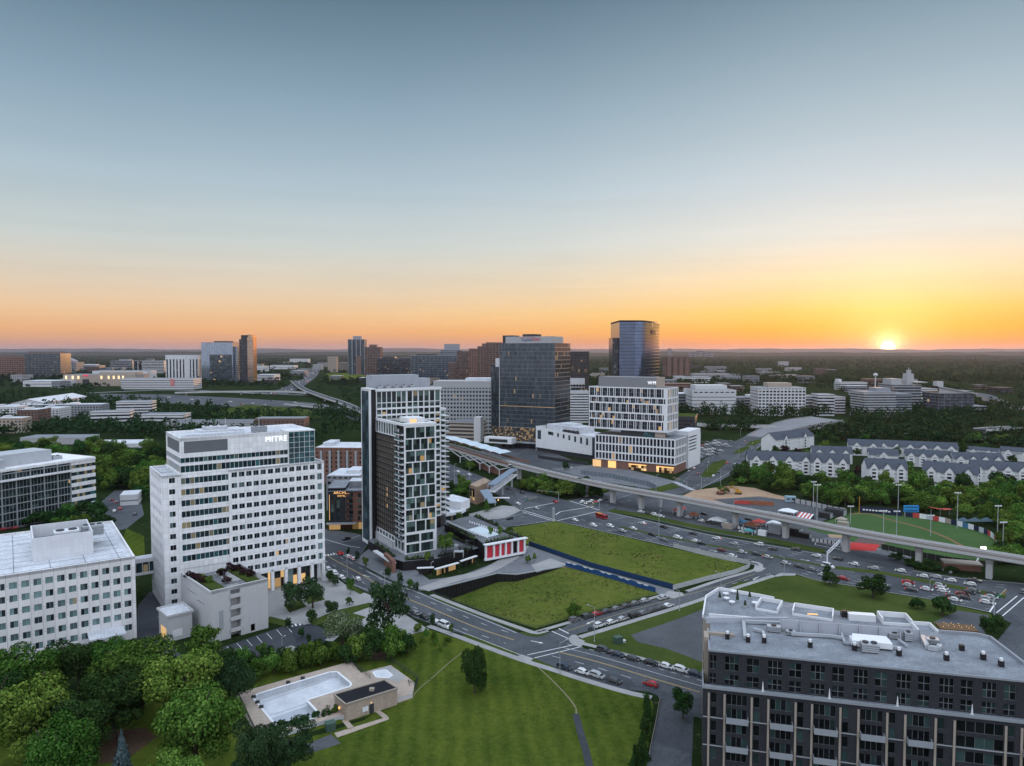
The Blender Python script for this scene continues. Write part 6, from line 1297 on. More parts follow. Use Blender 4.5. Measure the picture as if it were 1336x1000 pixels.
for k, (x0, x1, yt) in enumerate(((872, 876, 455), (899, 903, 459.2), (905, 909, 459.5), (910, 917, 458.2), (919, 925, 459), (926, 931, 459.3))):
 far('hazy tower block on the horizon, %s of the six' % from_left(k, 6), x0, x1, yt, 467.5, 60, 'band', F_GRY, GL_D, 0, 20, 60, .5, name='distant_tower', group='hazy towers on the horizon')
rw_ = random.Random(12)
for nm, x0, x1, y0, y1, n in (('under the left skyline', -5, 425, 474, 487, 26), ('around the left highway', 5, 470, 489, 510, 14), ('right of the mirror tower', 745, 1085, 477, 504, 22), ('between the centre towers', 500, 640, 486, 504, 10), ('near the right edge', 1090, 1330, 500, 530, 8)):
 S_ = sorted((x0 + (x1 - x0) * (k + rw_.random()) / n, rw_.uniform(y0, y1)) for k in range(n))
 for k, (x, y) in enumerate(S_):
  sc_ = (y - HZ) / 30; w_ = rw_.uniform(7, 16) * (.6 + sc_ * .6); h_ = rw_.uniform(2.0, 6.5) * (.5 + sc_ * .8)
  far('low building, %s of the scattered ones %s' % (from_left(k, n), nm), x, x + w_, y - h_, y, rw_.uniform(18, 45), rw_.choice(('band', 'grid', 'band')), rw_.choice((F_WH, F_CO, F_TAN, F_GRY, F_BRN, F_DRK, F_GRY)), GL_D, rw_.uniform(-8, 8), 4.0, 6, .5, .4, None, .8, 'low_building', rw_.choice((M_ROOFW, M_ROOFG, F_BRN)), group='scattered low buildings ' + nm)
SHNG = plain('slate_shingles', (.070, .082, .102), .95, .25, .4, spec=.0)
SIDE = panelled('pale_siding', (.68, .69, .70), 40, .35, .10, .9, jw=.04)
G_HSE = glassy('house_glass', (.02, .022, .028), .03, None, .2, (.08, .08, .09), lit_s=.5)
def gabled(label, p0, p1, yt, depth=15, gables=3, floors=4):
 a, c = P(*p0), P(*p1); b = Bld('apartment_house', label, (a.x, a.y), (c.x, c.y), 'apartment house', 'white gabled apartment houses below the flyover'); Wd = b.W
 hr = H_at(p0[0], p0[1], yt); he = hr * .64; mb = MB(); holes = []
 nb = max(4, int(Wd / 3.6)); fh = he / floors
 for f in range(floors):
  for k in range(nb): x = Wd * (k + .5) / nb; w_ = 1.9 if k % 4 == 1 else 1.2; holes.append((x - w_ / 2, x + w_ / 2, f * fh + (.3 if k % 4 == 1 else .9), f * fh + 2.25, (2, 1, .07)))
 b.facade(mb, (0, 0), (Wd, 0), 0, he, holes, None, (G_HSE, M_WTRIM), .35)
 mb.wall((0, depth), (0, 0), 0, he); mb.wall((Wd, 0), (Wd, depth), 0, he); mb.wall((Wd, depth), (0, depth), 0, he)
 mb.poly([(0, depth, he), (0, 0, he), (0, depth / 2, hr)]); mb.poly([(Wd, 0, he), (Wd, depth, he), (Wd, depth / 2, hr)])
 for g in range(gables):
  xg = Wd * (g + .5) / gables; gw = min(2.7, Wd / gables * .3); mb.box(xg - gw, xg + gw, -.5, .0, 0, he); mb.poly([(xg - gw, -.5, he), (xg + gw, -.5, he), (xg, -.5, he + (hr - he) * .62)])
 mb.build('wall', SIDE, b.root)
 mb = MB(); o = .6; mb.quad((-o, -o, he - .15), (Wd + o, -o, he - .15), (Wd + o, depth / 2, hr + .15), (-o, depth / 2, hr + .15)); mb.quad((-o, depth / 2, hr + .15), (Wd + o, depth / 2, hr + .15), (Wd + o, depth + o, he - .15), (-o, depth + o, he - .15))
 for g in range(gables):
  xg = Wd * (g + .5) / gables; gw = min(2.7, Wd / gables * .3) + .4; zt = he + (hr - he) * .62; yb_ = depth / 2 * .62
  mb.quad((xg - gw, -.9, he - .1), (xg, -.9, zt), (xg, yb_, zt), (xg - gw, 0, he - .1)); mb.quad((xg, -.9, zt), (xg + gw, -.9, he - .1), (xg + gw, 0, he - .1), (xg, yb_, zt))
 mb.build('roof', SHNG, b.root)
 for g in range(gables):
  xg = Wd * (g + .5) / gables; mb = MB(); gw = 2.4
  mb.box(xg - gw / 2, xg + gw / 2, -.56, -.5, .3, he - .6); mb.build('balcony_recess', M_BLACK, b.root)  # flat black panel on the bay, a recess's shade given as colour
  mb = MB()
  for f in range(floors): mb.box(xg - gw / 2 - .1, xg + gw / 2 + .1, -1.2, -.56, f * fh + .1, f * fh + .3, bottom=True); mb.box(xg - gw / 2 - .1, xg + gw / 2 + .1, -1.2, -1.14, f * fh + .3, f * fh + 1.1)
  mb.build('balcony', M_WTRIM, b.root)
 b.finish(30)
HS_ = [('nearest white gabled house in front of the others, left of the tall ragged tree', (1131, 630), (1184, 632), 600, 15, 3), ('front white gabled house right of the tall ragged tree', (1203, 634), (1275, 641), 603, 15, 3),
       ('front white gabled house reaching the right edge', (1266, 628), (1345, 634), 601.5, 15, 4), ('long white gabled house at the left end of the estate, behind the near trees', (976, 617), (1062, 620), 590, 15, 4),
       ('white gabled house behind the dark round tree, right end of the long left row', (1058, 621), (1108, 624), 592, 15, 3), ('white gabled house second row left, with two steep gables', (1060, 604), (1112, 606), 583, 14, 3),
       ('white gabled house in the second row behind the nearest one', (1181, 608), (1243, 612), 587, 14, 4), ('white gabled house in the third row at the upper left of the estate', (1107, 594), (1150, 596), 574, 14, 2),
       ('long white gabled house along the back of the estate', (1144, 595), (1250, 600), 575, 14, 6), ('white gabled house at the back right of the estate', (1260, 597), (1300, 601), 583, 14, 2),
       ('white gabled house in the second row near the right edge', (1245, 613), (1310, 615), 591.5, 14, 4), ('white gabled house against the right edge, second row', (1304, 600), (1350, 604), 583.5, 14, 2),
       ('lone white house with a hipped roof beside the flyover ramp', (1012, 590), (1062, 583), 566, 15, 2), ('pale gabled house hidden behind the nearest white one', (1134, 606), (1172, 608), 586, 13, 1)]
for h in HS_: gabled(*h)
# ---------------------------------------------------------------- elevated railway, station, bridges
CONCV = plain('viaduct_concrete', (.40, .40, .40), .85, .12, .3, streak=True)
TRACK = plain('track_bed', (.20, .185, .175), .9, .25, .8)
RAIL = plain('rail_steel', (.28, .22, .19), .4, .1, .5, metal=.6)
vz = 10.0
vpx = [(548, 575), (584, 582.3), (622, 594), (661, 605.5), (713.6, 618.8), (765, 630.5), (820, 641), (880, 651.5), (941, 663), (1018, 677.2), (1098, 693.6), (1195, 710.5), (1336, 733.5), (1450, 753)]
VL = spline([P(x, y, vz) for x, y in vpx], 6); VN = norms(VL)
vi = thing('railway_viaduct', 'long concrete elevated railway viaduct curving across the highway on single piers', 'viaduct', (VL[0].x, VL[0].y, 0)); O = VL[0]
def vp(i, off, z): p = VL[i] + VN[i] * off - O; return (p.x, p.y, z)
def sweep(mb, prof, m=0, i0=0, i1=None):
 i1 = len(VL) - 1 if i1 is None else i1
 for i in range(i0, i1):
  for (a, za), (c, zc) in zip(prof, prof[1:] + prof[:1]): mb.quad(vp(i, a, za), vp(i, c, zc), vp(i + 1, c, zc), vp(i + 1, a, za), m)
WV = 10.5
mb = MB(); sweep(mb, [(0, vz), (0, vz - 1.0), (2.2, vz - 1.3), (3.2, vz - 2.1), (WV - 3.2, vz - 2.1), (WV - 2.2, vz - 1.3), (WV, vz - 1.0), (WV, vz), (WV - .3, vz), (WV - .3, vz - .7), (.3, vz - .7), (.3, vz)])
mb.build('deck', CONCV, vi)
mb = MB()
for o in (2.0, 6.0): sweep(mb, [(o, vz - .69), (o, vz - .5), (o + 2.5, vz - .5), (o + 2.5, vz - .69)])
sweep(mb, [(4.75, vz - .69), (4.75, vz - .2), (5.7, vz - .2), (5.7, vz - .69)]); mb.build('track_bed', TRACK, vi)
for o in (2.4, 3.8, 6.4, 7.8): mb = MB(); sweep(mb, [(o, vz - .5), (o, vz - .34), (o + .12, vz - .34), (o + .12, vz - .5)]); mb.build('rail', RAIL, vi)
def near_i(px): return min(range(len(VL)), key=lambda i: abs(proj((VL[i].x, VL[i].y, vz))[0] - px))
for px in (671, 694, 722, 741, 758, 791, 829, 884, 956.5, 1020, 1104, 1196, 1300, 1370):
 i = near_i(px); mb = MB(); c = VL[i] + VN[i] * (WV / 2) - O; d = Vector((VN[i].y, -VN[i].x)); n = VN[i]; two = px in (829,)
 def rect(s1, s2): return [c + d * s1 + n * s2, c - d * s1 + n * s2, c - d * s1 - n * s2, c + d * s1 - n * s2]
 lo, hi = rect(1.05, 1.35), rect(1.2, 2.6); i0 = len(mb.v)
 mb.prism(lo, 0, vz - 4.2, 0)
 for k in range(4): a, e = lo[k], lo[(k + 1) % 4]; h1, h2 = hi[k], hi[(k + 1) % 4]; mb.quad((a.x, a.y, vz - 4.2), (e.x, e.y, vz - 4.2), (h2.x, h2.y, vz - 2.1), (h1.x, h1.y, vz - 2.1))
 mb.build('pier', CONCV, vi)
for px in (842, 806, 725): 
 i = near_i(px); c = VL[i] + VN[i] * (WV + 6) - O; mb = MB(); mb.cyl(c.x, c.y, 0, vz - 2.1, 1.1, n=8); mb.build('pier', CONCV, vi)
mb = MB()
for i in range(0, len(VL) - 1, 2):
 mb.bar(vp(i, .15, vz), vp(i, .15, vz + .9), .08); mb.bar(vp(i, WV - .15, vz), vp(i, WV - .15, vz + .9), .08)
sweep(mb, [(.12, vz + .85), (.12, vz + .92), (.2, vz + .92), (.2, vz + .85)]); mb.build('railing', M_GTRIM, vi)
s0, s1 = near_i(560), near_i(668)
stn = thing('train_station', 'elevated train station with a rippled pale canopy and white V struts', 'train station', (VL[s0].x, VL[s0].y, 0)); O = VL[s0]
mb = MB(); sweep(mb, [(-3.4, vz + .5), (-3.4, vz - 1.2), (-.1, vz - 1.2), (-.1, vz + .5)], 0, s0, s1); mb.build('platform', CONCV, stn)
mb = MB(); sweep(mb, [(-3.6, vz + .5), (-3.6, vz + 1.9), (-3.4, vz + 1.9), (-3.4, vz + .5)], 0, s0, s1); sweep(mb, [(WV + 3.4, vz + .5), (WV + 3.4, vz + 2), (WV + 3.7, vz + 2), (WV + 3.7, vz + .5)], 0, s0, s1); mb.build('brick_parapet', M_BRICK, stn)
c1 = near_i(646); mb = MB(); zc = vz + 5.0
for i in range(s0, c1):
 zz = zc + (.5 if i % 2 else 0); z2 = zc + (0 if i % 2 else .5)
 mb.quad(vp(i, 3.2, zz), vp(i + 1, 3.2, z2), vp(i + 1, 12.5, z2 + .9), vp(i, 12.5, zz + .9)); mb.quad(vp(i, 3.2, zz - .3), vp(i, 12.5, zz + .6), vp(i + 1, 12.5, z2 + .6), vp(i + 1, 3.2, z2 - .3)); mb.quad(vp(i, 3.2, zz - .3), vp(i + 1, 3.2, z2 - .3), vp(i + 1, 3.2, z2), vp(i, 3.2, zz))
mb.build('canopy', plain('pale_canopy', (.52, .60, .66), .35, .1, .3), stn)
for i in range(s0 + 1, c1, 3):
 mb = MB(); mb.bar(vp(i, 7, vz - .5), vp(i, 7, zc + .4), .35); mb.build('canopy_post', M_GTRIM, stn)
for i in range(s0, c1, 3):
 mb = MB(); p = vp(i, 3.6, zc - .45); mb.box(p[0] - .7, p[0] + .7, p[1] - .2, p[1] + .2, zc - .6, zc - .5); mb.build('platform_light', G_WARM2, stn)
vs = [near_i(x) for x in (600, 613, 627, 640, 655)]
for i in vs:
 mb = MB(); mb.bar(vp(i, -1.5, 0), vp(i, -1.5, 5), .7); 
 for s_ in (-1, 1):
  j = max(0, min(len(VL) - 1, i + s_ * 2)); mb.bar(vp(i, -1.5, 4.8), vp(j, -2.8, vz - 1.2), .55)
 mb.build('v_strut', M_WTRIM, stn)
mb = MB(); i0, i1 = near_i(618), near_i(664); sweep(mb, [(1.0, 0), (1.0, 4.6), (1.6, 4.6), (1.6, 0)], 0, i0, i1); mb.build('brick_wall', M_BRICK, stn)
fb = thing('footbridge', 'covered pedestrian bridge with a blue-grey roof from the station over the highway', 'footbridge', tuple(P(640, 640))); O3 = P(640, 640)
def rp(px, py, z): p = P(px, py, z) - Vector((O3.x, O3.y, 0)); return Vector((p.x, p.y, z))
a, c = rp(671, 612, 11), rp(641, 633, 11.0); mb = MB(); dv = Vector((c.x - a.x, c.y - a.y)).normalized(); nn = Vector((-dv.y, dv.x))
mb.obox((a.x, a.y), (c.x, c.y), 4.2, 6.6, 7.4, 0)
for s_ in (-2, 2):
 for k in range(9): q = Vector((a.x, a.y)).lerp(Vector((c.x, c.y)), k / 8) + nn * s_; mb.bar((q.x, q.y, 7.4), (q.x, q.y, 10.8), .2)
 for k in range(8):
  q, r_ = (Vector((a.x, a.y)).lerp(Vector((c.x, c.y)), (k + t_) / 8) + nn * s_ for t_ in (0, 1)); mb.bar((q.x, q.y, 7.4), (r_.x, r_.y, 10.6), .16) if k % 2 else mb.bar((q.x, q.y, 10.6), (r_.x, r_.y, 7.4), .16)
mb.build('truss', M_WTRIM, fb)
mb = MB(); mb.obox((a.x, a.y), (c.x, c.y), 5.4, 10.8, 11.3); mb.build('roof', plain('blue_grey_roof', (.17, .22, .28), .45, .1, .3), fb)
for q in (a.lerp(c, .55), a.lerp(c, .12)): mb = MB(); mb.cyl(q.x, q.y, 0, 6.6, .6, n=8); mb.build('pier', CONCV, fb)
en = thing('station_entrance', 'brick station entrance pavilion with a sloping blue-grey roof and a warm lamp', 'station entrance', tuple(P(630, 655))); O3 = P(630, 655)
mb = MB(); mb.prism([(rp(x, y, 0).x, rp(x, y, 0).y) for x, y in ((613, 655), (622, 659), (640, 650), (632, 645))], 0, 10.5); mb.build('brick_tower', panelled('tan_stone', (.30, .205, .15), .8, .4, .3, .8), en)
p = rp(614, 657, 5); mb = MB(); mb.prism([(rp(x, y, 0).x, rp(x, y, 0).y) for x, y in ((613.2, 655.3), (619, 657.8), (619.4, 657.4), (613.8, 654.9))], 2, 8.6); mb.build('entrance_glazing', GL_W, en)
q = [rp(626, 640, 9), rp(637, 638, 9), rp(648, 655.5, 4.2), rp(637, 656.5, 4.2)]; mb = MB(); mb.poly(q[::-1] if (q[1] - q[0]).cross(q[2] - q[0]).z < 0 else q); mb.poly([v_ - Vector((0, 0, .5)) for v_ in q]); 
for k in range(4): mb.quad(q[k] - Vector((0, 0, .5)), q[(k + 1) % 4] - Vector((0, 0, .5)), q[(k + 1) % 4], q[k])
mb.build('sloping_roof', MATS['blue_grey_roof'], en)
mb = MB()
for x, y in ((637, 661), (646, 660), (632, 655), (642, 652)): p = rp(x, y, 0); mb.bar((p.x, p.y, 0), (p.x, p.y, 4), .35)
p = rp(645, 652, 3); mb.box(p.x - 3, p.x + 9, p.y + 1, p.y + 3, 3.4, 3.8, bottom=True); mb.build('porch', M_WTRIM, en)
p = rp(650, 652.5, 5); mb = MB(); mb.cyl(p.x, p.y, 4.6, 5.3, .4, .4, 8); mb.build('lamp', G_WARM2, en)
br = thing('flyover', 'wide pale concrete flyover carrying the cross street over the highway, right of centre', 'road bridge', tuple(P(974, 569)))
O3 = P(974, 569); prof = [((974, 568.5), (1004, 571.5), 0), ((992, 560), (1022, 565), 3), ((1010, 552.5), (1046, 558.5), 6), ((1030, 547.5), (1075, 552.5), 7.5), ((1060, 544), (1100, 549), 8)]
mb = MB()
for (l0, r0, z0), (l1, r1, z1) in zip(prof, prof[1:]):
 a, c, d, e = rp(*l0, z0), rp(*r0, z0), rp(*r1, z1), rp(*l1, z1); mb.quad(a, c, d, e, 0)
 for s_, t_ in ((a, e), (c, d)):
  up = Vector((0, 0, 1.1)); dn = Vector((0, 0, 1.6)); mb.quad(s_ - dn, t_ - dn, t_ + up, s_ + up, 1); mb.quad(t_ - dn, s_ - dn, s_ + up, t_ + up, 1)
 mb.quad(e - Vector((0, 0, 1.6)), d - Vector((0, 0, 1.6)), c - Vector((0, 0, 1.6)), a - Vector((0, 0, 1.6)), 1)
mb.build('deck', [ground_mat('pale_road', (.17, .17, .18), (.26, .26, .27), .02, .8), CONCV], br)
mb = MB()
for (l, r_, z) in prof[2:]:
 for q in (l, r_): p = rp(*q, z); mb.cyl(p.x, p.y, 0, z - 1.5, 1.5, n=8)
mb.build('abutment', CONCV, br)
def raised(label, pts, wd, z, name='road_bridge', rampin=True, mat=None, pier=5):
 L = spline([P(x, y, z) for x, y in pts], 5); o = L[0]; L = [p - o for p in L]; N = norms(L); t = thing(name, label, 'road bridge', (o.x, o.y, 0)); mb = MB()
 def q(i, of, zz): p = L[i] + N[i] * of; return (p.x, p.y, zz)
 for i in range(len(L) - 1):
  h = wd / 2
  for (a, za), (c, zc_) in (((h, z + 1), (h, z - 1.6)), ((h, z - 1.6), (-h, z - 1.6)), ((-h, z - 1.6), (-h, z + 1)), ((-h, z + 1), (-h + .4, z + 1)), ((-h + .4, z + 1), (-h + .4, z)), ((h - .4, z), (h - .4, z + 1)), ((h - .4, z + 1), (h, z + 1))): mb.quad(q(i, a, za), q(i, c, zc_), q(i + 1, c, zc_), q(i + 1, a, za), 0)
  mb.quad(q(i, h - .4, z), q(i, -h + .4, z), q(i + 1, -h + .4, z), q(i + 1, h - .4, z), 1)
 mb.build('deck', [CONCV, mat or ASPH], t)
 for i in range(1, len(L) - 1, pier): mb = MB(); mb.bar(q(i, 0, 0), q(i, 0, z - 1.6), 2.6); mb.build('pier', CONCV, t)
 return t
raised('curving highway ramp on tall piers coming down from the left skyline', [(382, 497), (395, 507), (418, 516), (448, 526), (470, 536), (500, 548)], 13, 8.0)
raised('level highway overpass crossing the ramp on the left', [(228, 512.5), (300, 511), (370, 511), (404, 513)], 14, 7.0)
raised('long low highway bridge passing behind the white gabled houses', [(1046, 556.5), (1100, 561), (1180, 565.5), (1260, 570), (1330, 574.5), (1380, 577)], 16, 4.0, mat=MATS['pale_road'], pier=4)
raised('short highway overpass among trees near the right edge', [(1278, 560.5), (1310, 558.5), (1350, 557)], 14, 6.0)
raised('pale highway bridge running right from behind the gridded office', [(880, 553), (930, 554.5), (980, 556), (1012, 556.5)], 14, 5.0, mat=MATS['pale_road'])
raised('freeway bridge left of the apartment tower over the sunken road', [(378, 527), (420, 531), (470, 539)], 18, 5.0)
# ---------------------------------------------------------------- pools, walls, fences, masts, market, ball field
def local(o, px, py, z=0.0): p = P(px, py, z); return (p.x - o.x, p.y - o.y)
o = PITW[1]; rw = thing('retaining_wall', 'black ribbed retaining wall above the sunken meadow', 'wall', (o.x, o.y, 0))
top = [PITW[i] for i in (0, 1, 2, 3)]; mb = MB()
for i in range(3):
 a, c = top[i] - o, top[i + 1] - o; n = int((c - a).length / 1.4); mb.quad((a.x, a.y, -7), (c.x, c.y, -7), (c.x, c.y, .16), (a.x, a.y, .16))
 d = Vector(((c - a).y, -(c - a).x, 0)).normalized()
 for k in range(n): q, r_ = a.lerp(c, (k + .15) / n), a.lerp(c, (k + .6) / n); mb.obox(q + d * .12, r_ + d * .12, .22, -7, .1)
mb.build('sheet_piling', M_BLACK, rw)
mb = MB()
for i in range(3): mb.obox((top[i] - o), (top[i + 1] - o), .5, .1, .45)
mb.build('coping', M_GTRIM, rw)
def fence(name, label, pts, h, mat, post=None, step=3.0, panel=True, rails=0, pw=.09, z=0.0, cat='fence'):
 w = [P(x, y, z) for x, y in pts]; o = w[0]; t = thing(name, label, cat, (o.x, o.y, z)); post = post or mat
 L = resample([Vector((p.x - o.x, p.y - o.y)) for p in w], step)
 mb = MB()
 for a, c in zip(L, L[1:]):
  if panel: mb.obox(a, c, .06, .05, h)
  for k in range(rails): zz = h * (k + 1) / rails; mb.obox(a, c, .05, zz - .05, zz)
  if rails:
   for k in range(1, 6): q = a.lerp(c, k / 6); mb.box(q.x - .02, q.x + .02, q.y - .02, q.y + .02, .1, h - .05)
 mb.build('panel', mat, t)
 for q in L[::max(1, len(L) // 40)]: mb = MB(); mb.box(q.x - pw / 2, q.x + pw / 2, q.y - pw / 2, q.y + pw / 2, 0, h + .06); mb.build('post', post, t)
 return t, L
BLUE = plain('blue_fabric', (.010, .055, .17), .7, .2, .5); NAVY = plain('navy_fabric', (.012, .018, .05), .7, .25, .6)
t, L = fence('blue_fence', 'bright blue fabric fence with sagging white top along the near side of the alley', [(738, 739), (800, 756.5), (861, 775.5)], 2.0, BLUE, M_DMETAL)
mb = MB()
for i, (a, c) in enumerate(zip(L, L[1:])):
 if i % 3 != 2:
  for k in range(4):
   q, r_ = a.lerp(c, k / 4), a.lerp(c, (k + 1) / 4); h0, h1 = (1.98 + .0 * k, 1.98); s0_, s1_ = (.45 * math.sin(math.pi * k / 4), .45 * math.sin(math.pi * (k + 1) / 4)); mb.quad((q.x, q.y - .06, h0 - s0_ - .02), (r_.x, r_.y - .06, h1 - s1_ - .02), (r_.x, r_.y - .06, h1 + .05), (q.x, q.y - .06, h0 + .05))
mb.build('white_top_edge', M_WTRIM, t)
fence('blue_fence', 'darker blue fabric fence along the far side of the alley', [(690, 711.5), (772, 740.5), (880.5, 769.5)], 2.0, plain('deep_blue_fabric', (.008, .035, .10), .7, .2, .5), M_DMETAL)
fence('mesh_fence', 'pale mesh construction fence around the right tip of the far meadow', [(878, 770), (921, 758.5), (960, 749), (977, 742), (979, 737.5), (930, 726.5), (873, 713.5)], 1.9, plain('pale_mesh', (.36, .38, .38), .8, .2, .5), M_METAL, 2.6)
fence('pit_fence', 'thin dark railing on the roadside of the sunken meadow', [(564, 774.5), (596, 786.5), (640, 803), (699, 821.5), (770, 800), (850, 778)], 1.0, M_DMETAL, None, 4, False, 3)
DZ = 1.0; dk = [(308.5, 905), (380, 884.5), (458, 863), (471, 878), (509.6, 868), (531, 883), (541, 891), (538, 905), (516, 912), (452, 934), (442, 934), (413, 943), (361, 959), (336, 963)]
o = P(420, 905); pl = thing('swimming_pool', 'drained white L-shaped swimming pool set in a raised tan deck', 'swimming pool', (o.x, o.y, 0))
w = [Vector((*local(o, x, y, DZ), 0)) for x, y in dk]; hole = [Vector((p.x - o.x, p.y - o.y, 0)) for p in POOLW]; spa = [Vector((*local(o, x, y, DZ), 0)) for x, y in ((486.5, 877), (503, 874.5), (512, 881.5), (507, 885), (490.5, 884))]
mb = MB(); al = w + hole
for t3 in tessellate_polygon([w, hole]):
 tri = [al[i] for i in t3]; tri = tri if (tri[1] - tri[0]).cross(tri[2] - tri[0]).z > 0 else tri[::-1]; mb.poly([(p.x, p.y, DZ) for p in tri], 0)
for i in range(len(w)): a, c = w[i], w[(i + 1) % len(w)]; mb.quad((a.x, a.y, 0), (c.x, c.y, 0), (c.x, c.y, DZ), (a.x, a.y, DZ), 1)
mb.build('deck', [TAN, M_CONCW], pl)
mb = MB(); FZ = -.55; PW = plain('pool_plaster', (.52, .54, .58), .7, .3, .22, fine=1.1)
for t3 in tessellate_polygon([hole]):
 tri = [hole[i] for i in t3]; tri = tri if (tri[1] - tri[0]).cross(tri[2] - tri[0]).z > 0 else tri[::-1]; mb.poly([(p.x, p.y, FZ) for p in tri])
for i in range(len(hole)): a, c = hole[i], hole[(i + 1) % len(hole)]; mb.quad((a.x, a.y, FZ), (c.x, c.y, FZ), (c.x, c.y, DZ), (a.x, a.y, DZ))
mb.build('basin', PW, pl)
mb = MB()
for i in range(len(hole)): mb.obox(hole[i], hole[(i + 1) % len(hole)], .55, DZ + .004, DZ + .12)
mb.build('coping', M_WTRIM, pl)
mb = MB(); mb.obox((hole[2].x, hole[2].y - .8), (hole[0].x + 1, hole[0].y - 1.2), .22, FZ + .004, FZ + .03); a = Vector((*local(o, 352, 934, FZ), 0)); c = Vector((*local(o, 400, 918, FZ), 0)); mb.obox(a, c, .16, FZ + .004, FZ + .03); mb.build('tile_line', M_GTRIM, pl)
mb = MB(); mb.poly([(*local(o, x, y, FZ), FZ + .012) for x, y in ((353, 938), (399, 922), (414, 938), (371, 953))][::-1]); mb.build('deep_end', plain('pool_plaster_grey', (.36, .39, .43), .7, .3, .3), pl)
mb = MB(); mb.poly([(p.x, p.y, DZ + .012) for p in spa][::-1] if (spa[1] - spa[0]).cross(spa[2] - spa[0]).z < 0 else [(p.x, p.y, DZ + .012) for p in spa], 0)
for i in range(5): mb.obox(spa[i], spa[(i + 1) % 5], .45, DZ + .004, DZ + .14, 1)
mb.build('wading_pool', [PW, M_WTRIM], pl)
mb = MB()
for x, y in ((395, 886.5), (376, 892), (331, 911), (336, 918), (341, 924)): q = local(o, x, y, DZ); mb.box(q[0] - .5, q[0] + .5, q[1] - .25, q[1] + .25, DZ, DZ + .7)
mb.build('pool_cover_roll', M_DMETAL, pl)
mb = MB(); mb.poly([(*local(o, x, y, DZ), DZ + .008) for x, y in ((484, 876), (509, 869), (530, 884), (520, 890), (506, 886.5))][::-1]); mb.build('paved_inset', CONC, pl)
RT = [(435.4, 907), (501.5, 888), (518.7, 899), (451, 920)]; ph = [Vector(local(o, x, y, 4.2)) for x, y in RT]
o2 = P(451, 937); hs = thing('pool_house', 'low brick pool house with a black flat roof and a warm door lamp', 'pool house', (o2.x, o2.y, 0)); ph = [Vector(local(o2, x, y, 4.2)) for x, y in RT]
mb = MB(); mb.prism([p * .985 + Vector((.08, .12)) for p in ph], 0, 3.9, 0); mb.build('wall', panelled('tan_brick', (.36, .29, .235), .5, .22, .25, .85, jw=.03), hs)
mb = MB(); mb.prism(ph, 3.9, 4.25, 0, 1)
for i in range(4): mb.obox(ph[i], ph[(i + 1) % 4], .35, 4.2, 4.5, 0)
mb.build('roof', [M_TANP, M_ROOFD], hs)
f0, f1 = ph[3] * .985 + Vector((.08, .12)), ph[2] * .985 + Vector((.08, .12)); fd = (f1 - f0).normalized(); fn = Vector((fd.y, -fd.x)); FL = (f1 - f0).length
def onwall(u, h0, w_, hh, nm, mt): q = f0 + fd * u + fn * .05; mb = MB(); mb.obox(q, q + fd * w_, .08, h0, h0 + hh); return mb.build(nm, mt, hs)
onwall(FL * .44, .1, 1.2, 2.3, 'door', M_DMETAL); onwall(FL * .31, 1.0, .8, 1.2, 'window', M_WTRIM); onwall(FL * .36, 1.0, .8, 1.2, 'window', M_WTRIM); onwall(FL * .47, 2.6, .25, .3, 'lamp', G_WARM2)
q = ph[0] * .985 + (ph[3] - ph[0]) * .55 - fd * .3; mb = MB(); mb.box(q.x - .2, q.x + .2, q.y - .2, q.y + .2, 2.2, 2.7); mb.build('lamp', G_WARM2, hs)
mb = MB(); q = ph[0].lerp(ph[2], .55); mb.box(q.x, q.x + 1.2, q.y, q.y + .9, 4.25, 4.9); mb.build('roof_vent', M_TANP, hs)
fence('pool_fence', 'black railing round the pool deck between the pool and the small wading pool', [(444, 860), (475, 880), (488, 890)], 1.5, M_DMETAL, None, 2.4, False, 2, z=0.9)
fence('pool_fence', 'black railing along the upper right edge of the pool deck', [(460, 862), (510, 864), (546, 889), (541, 900), (532, 893), (536, 905)], 1.6, M_DMETAL, None, 2.4, False, 2)
fence('pool_fence', 'black railing on the low wall at the left corner of the pool deck', [(308, 903), (322, 933), (336, 962), (352, 961)], 1.3, M_DMETAL, None, 2.2, False, 2, z=.9)
for q in ([(436, 957), (507, 935.5), (507, 939.5), (440, 963)], [(486, 926), (491, 924), (506, 935), (500, 938)], [(446, 941), (452, 938.5), (462, 949.5), (455, 952)], [(492, 922), (537, 907), (539, 911), (497, 926)]): sheet('tan_walk', q, .09, TAN)
sheet('gravel_pad', [(400, 985), (392, 975), (432, 958.5), (445, 970.5)], .07, GRAV)
sheet('mulch_bed', [(60, 1000), (130, 955), (190, 950), (205, 962), (160, 995)], .05, MULCH); sheet('mulch_bed', [(468, 838), (500, 846), (520, 856), (490, 862), (460, 855)], .06, MULCH)
GREENB = plain('green_cabinet', (.045, .085, .065), .6, .15, 1)
def cabinet(px, py, w_, h_, label, mat=GREENB, name='utility_cabinet'):
 p = P(px, py); t = thing(name, label, 'utility box', tuple(p), .5); mb = MB(); mb.box(-w_ / 2, w_ / 2, -w_ / 2.4, w_ / 2.4, 0, h_); mb.box(-w_ / 2 - .05, w_ / 2 + .05, -w_ / 2.4 - .05, w_ / 2.4 + .05, h_, h_ + .1); mb.build('body', mat, t)
 mb = MB(); mb.box(-w_ * .42, -.04, -w_ / 2.4 - .03, -w_ / 2.4, .15, h_ - .1); mb.box(.04, w_ * .42, -w_ / 2.4 - .03, -w_ / 2.4, .15, h_ - .1); mb.build('door', M_GTRIM if mat is not GREENB else GREENB, t)
cabinet(431, 953, 2.2, 1.9, 'green utility cabinet on the grass in front of the pool'); cabinet(806, 839, 2.4, 1.9, 'green transformer cabinet beside the gravel lot')
cabinet(814, 838.5, .9, .7, 'small white pipe box beside the green transformer cabinet', M_WTRIM)
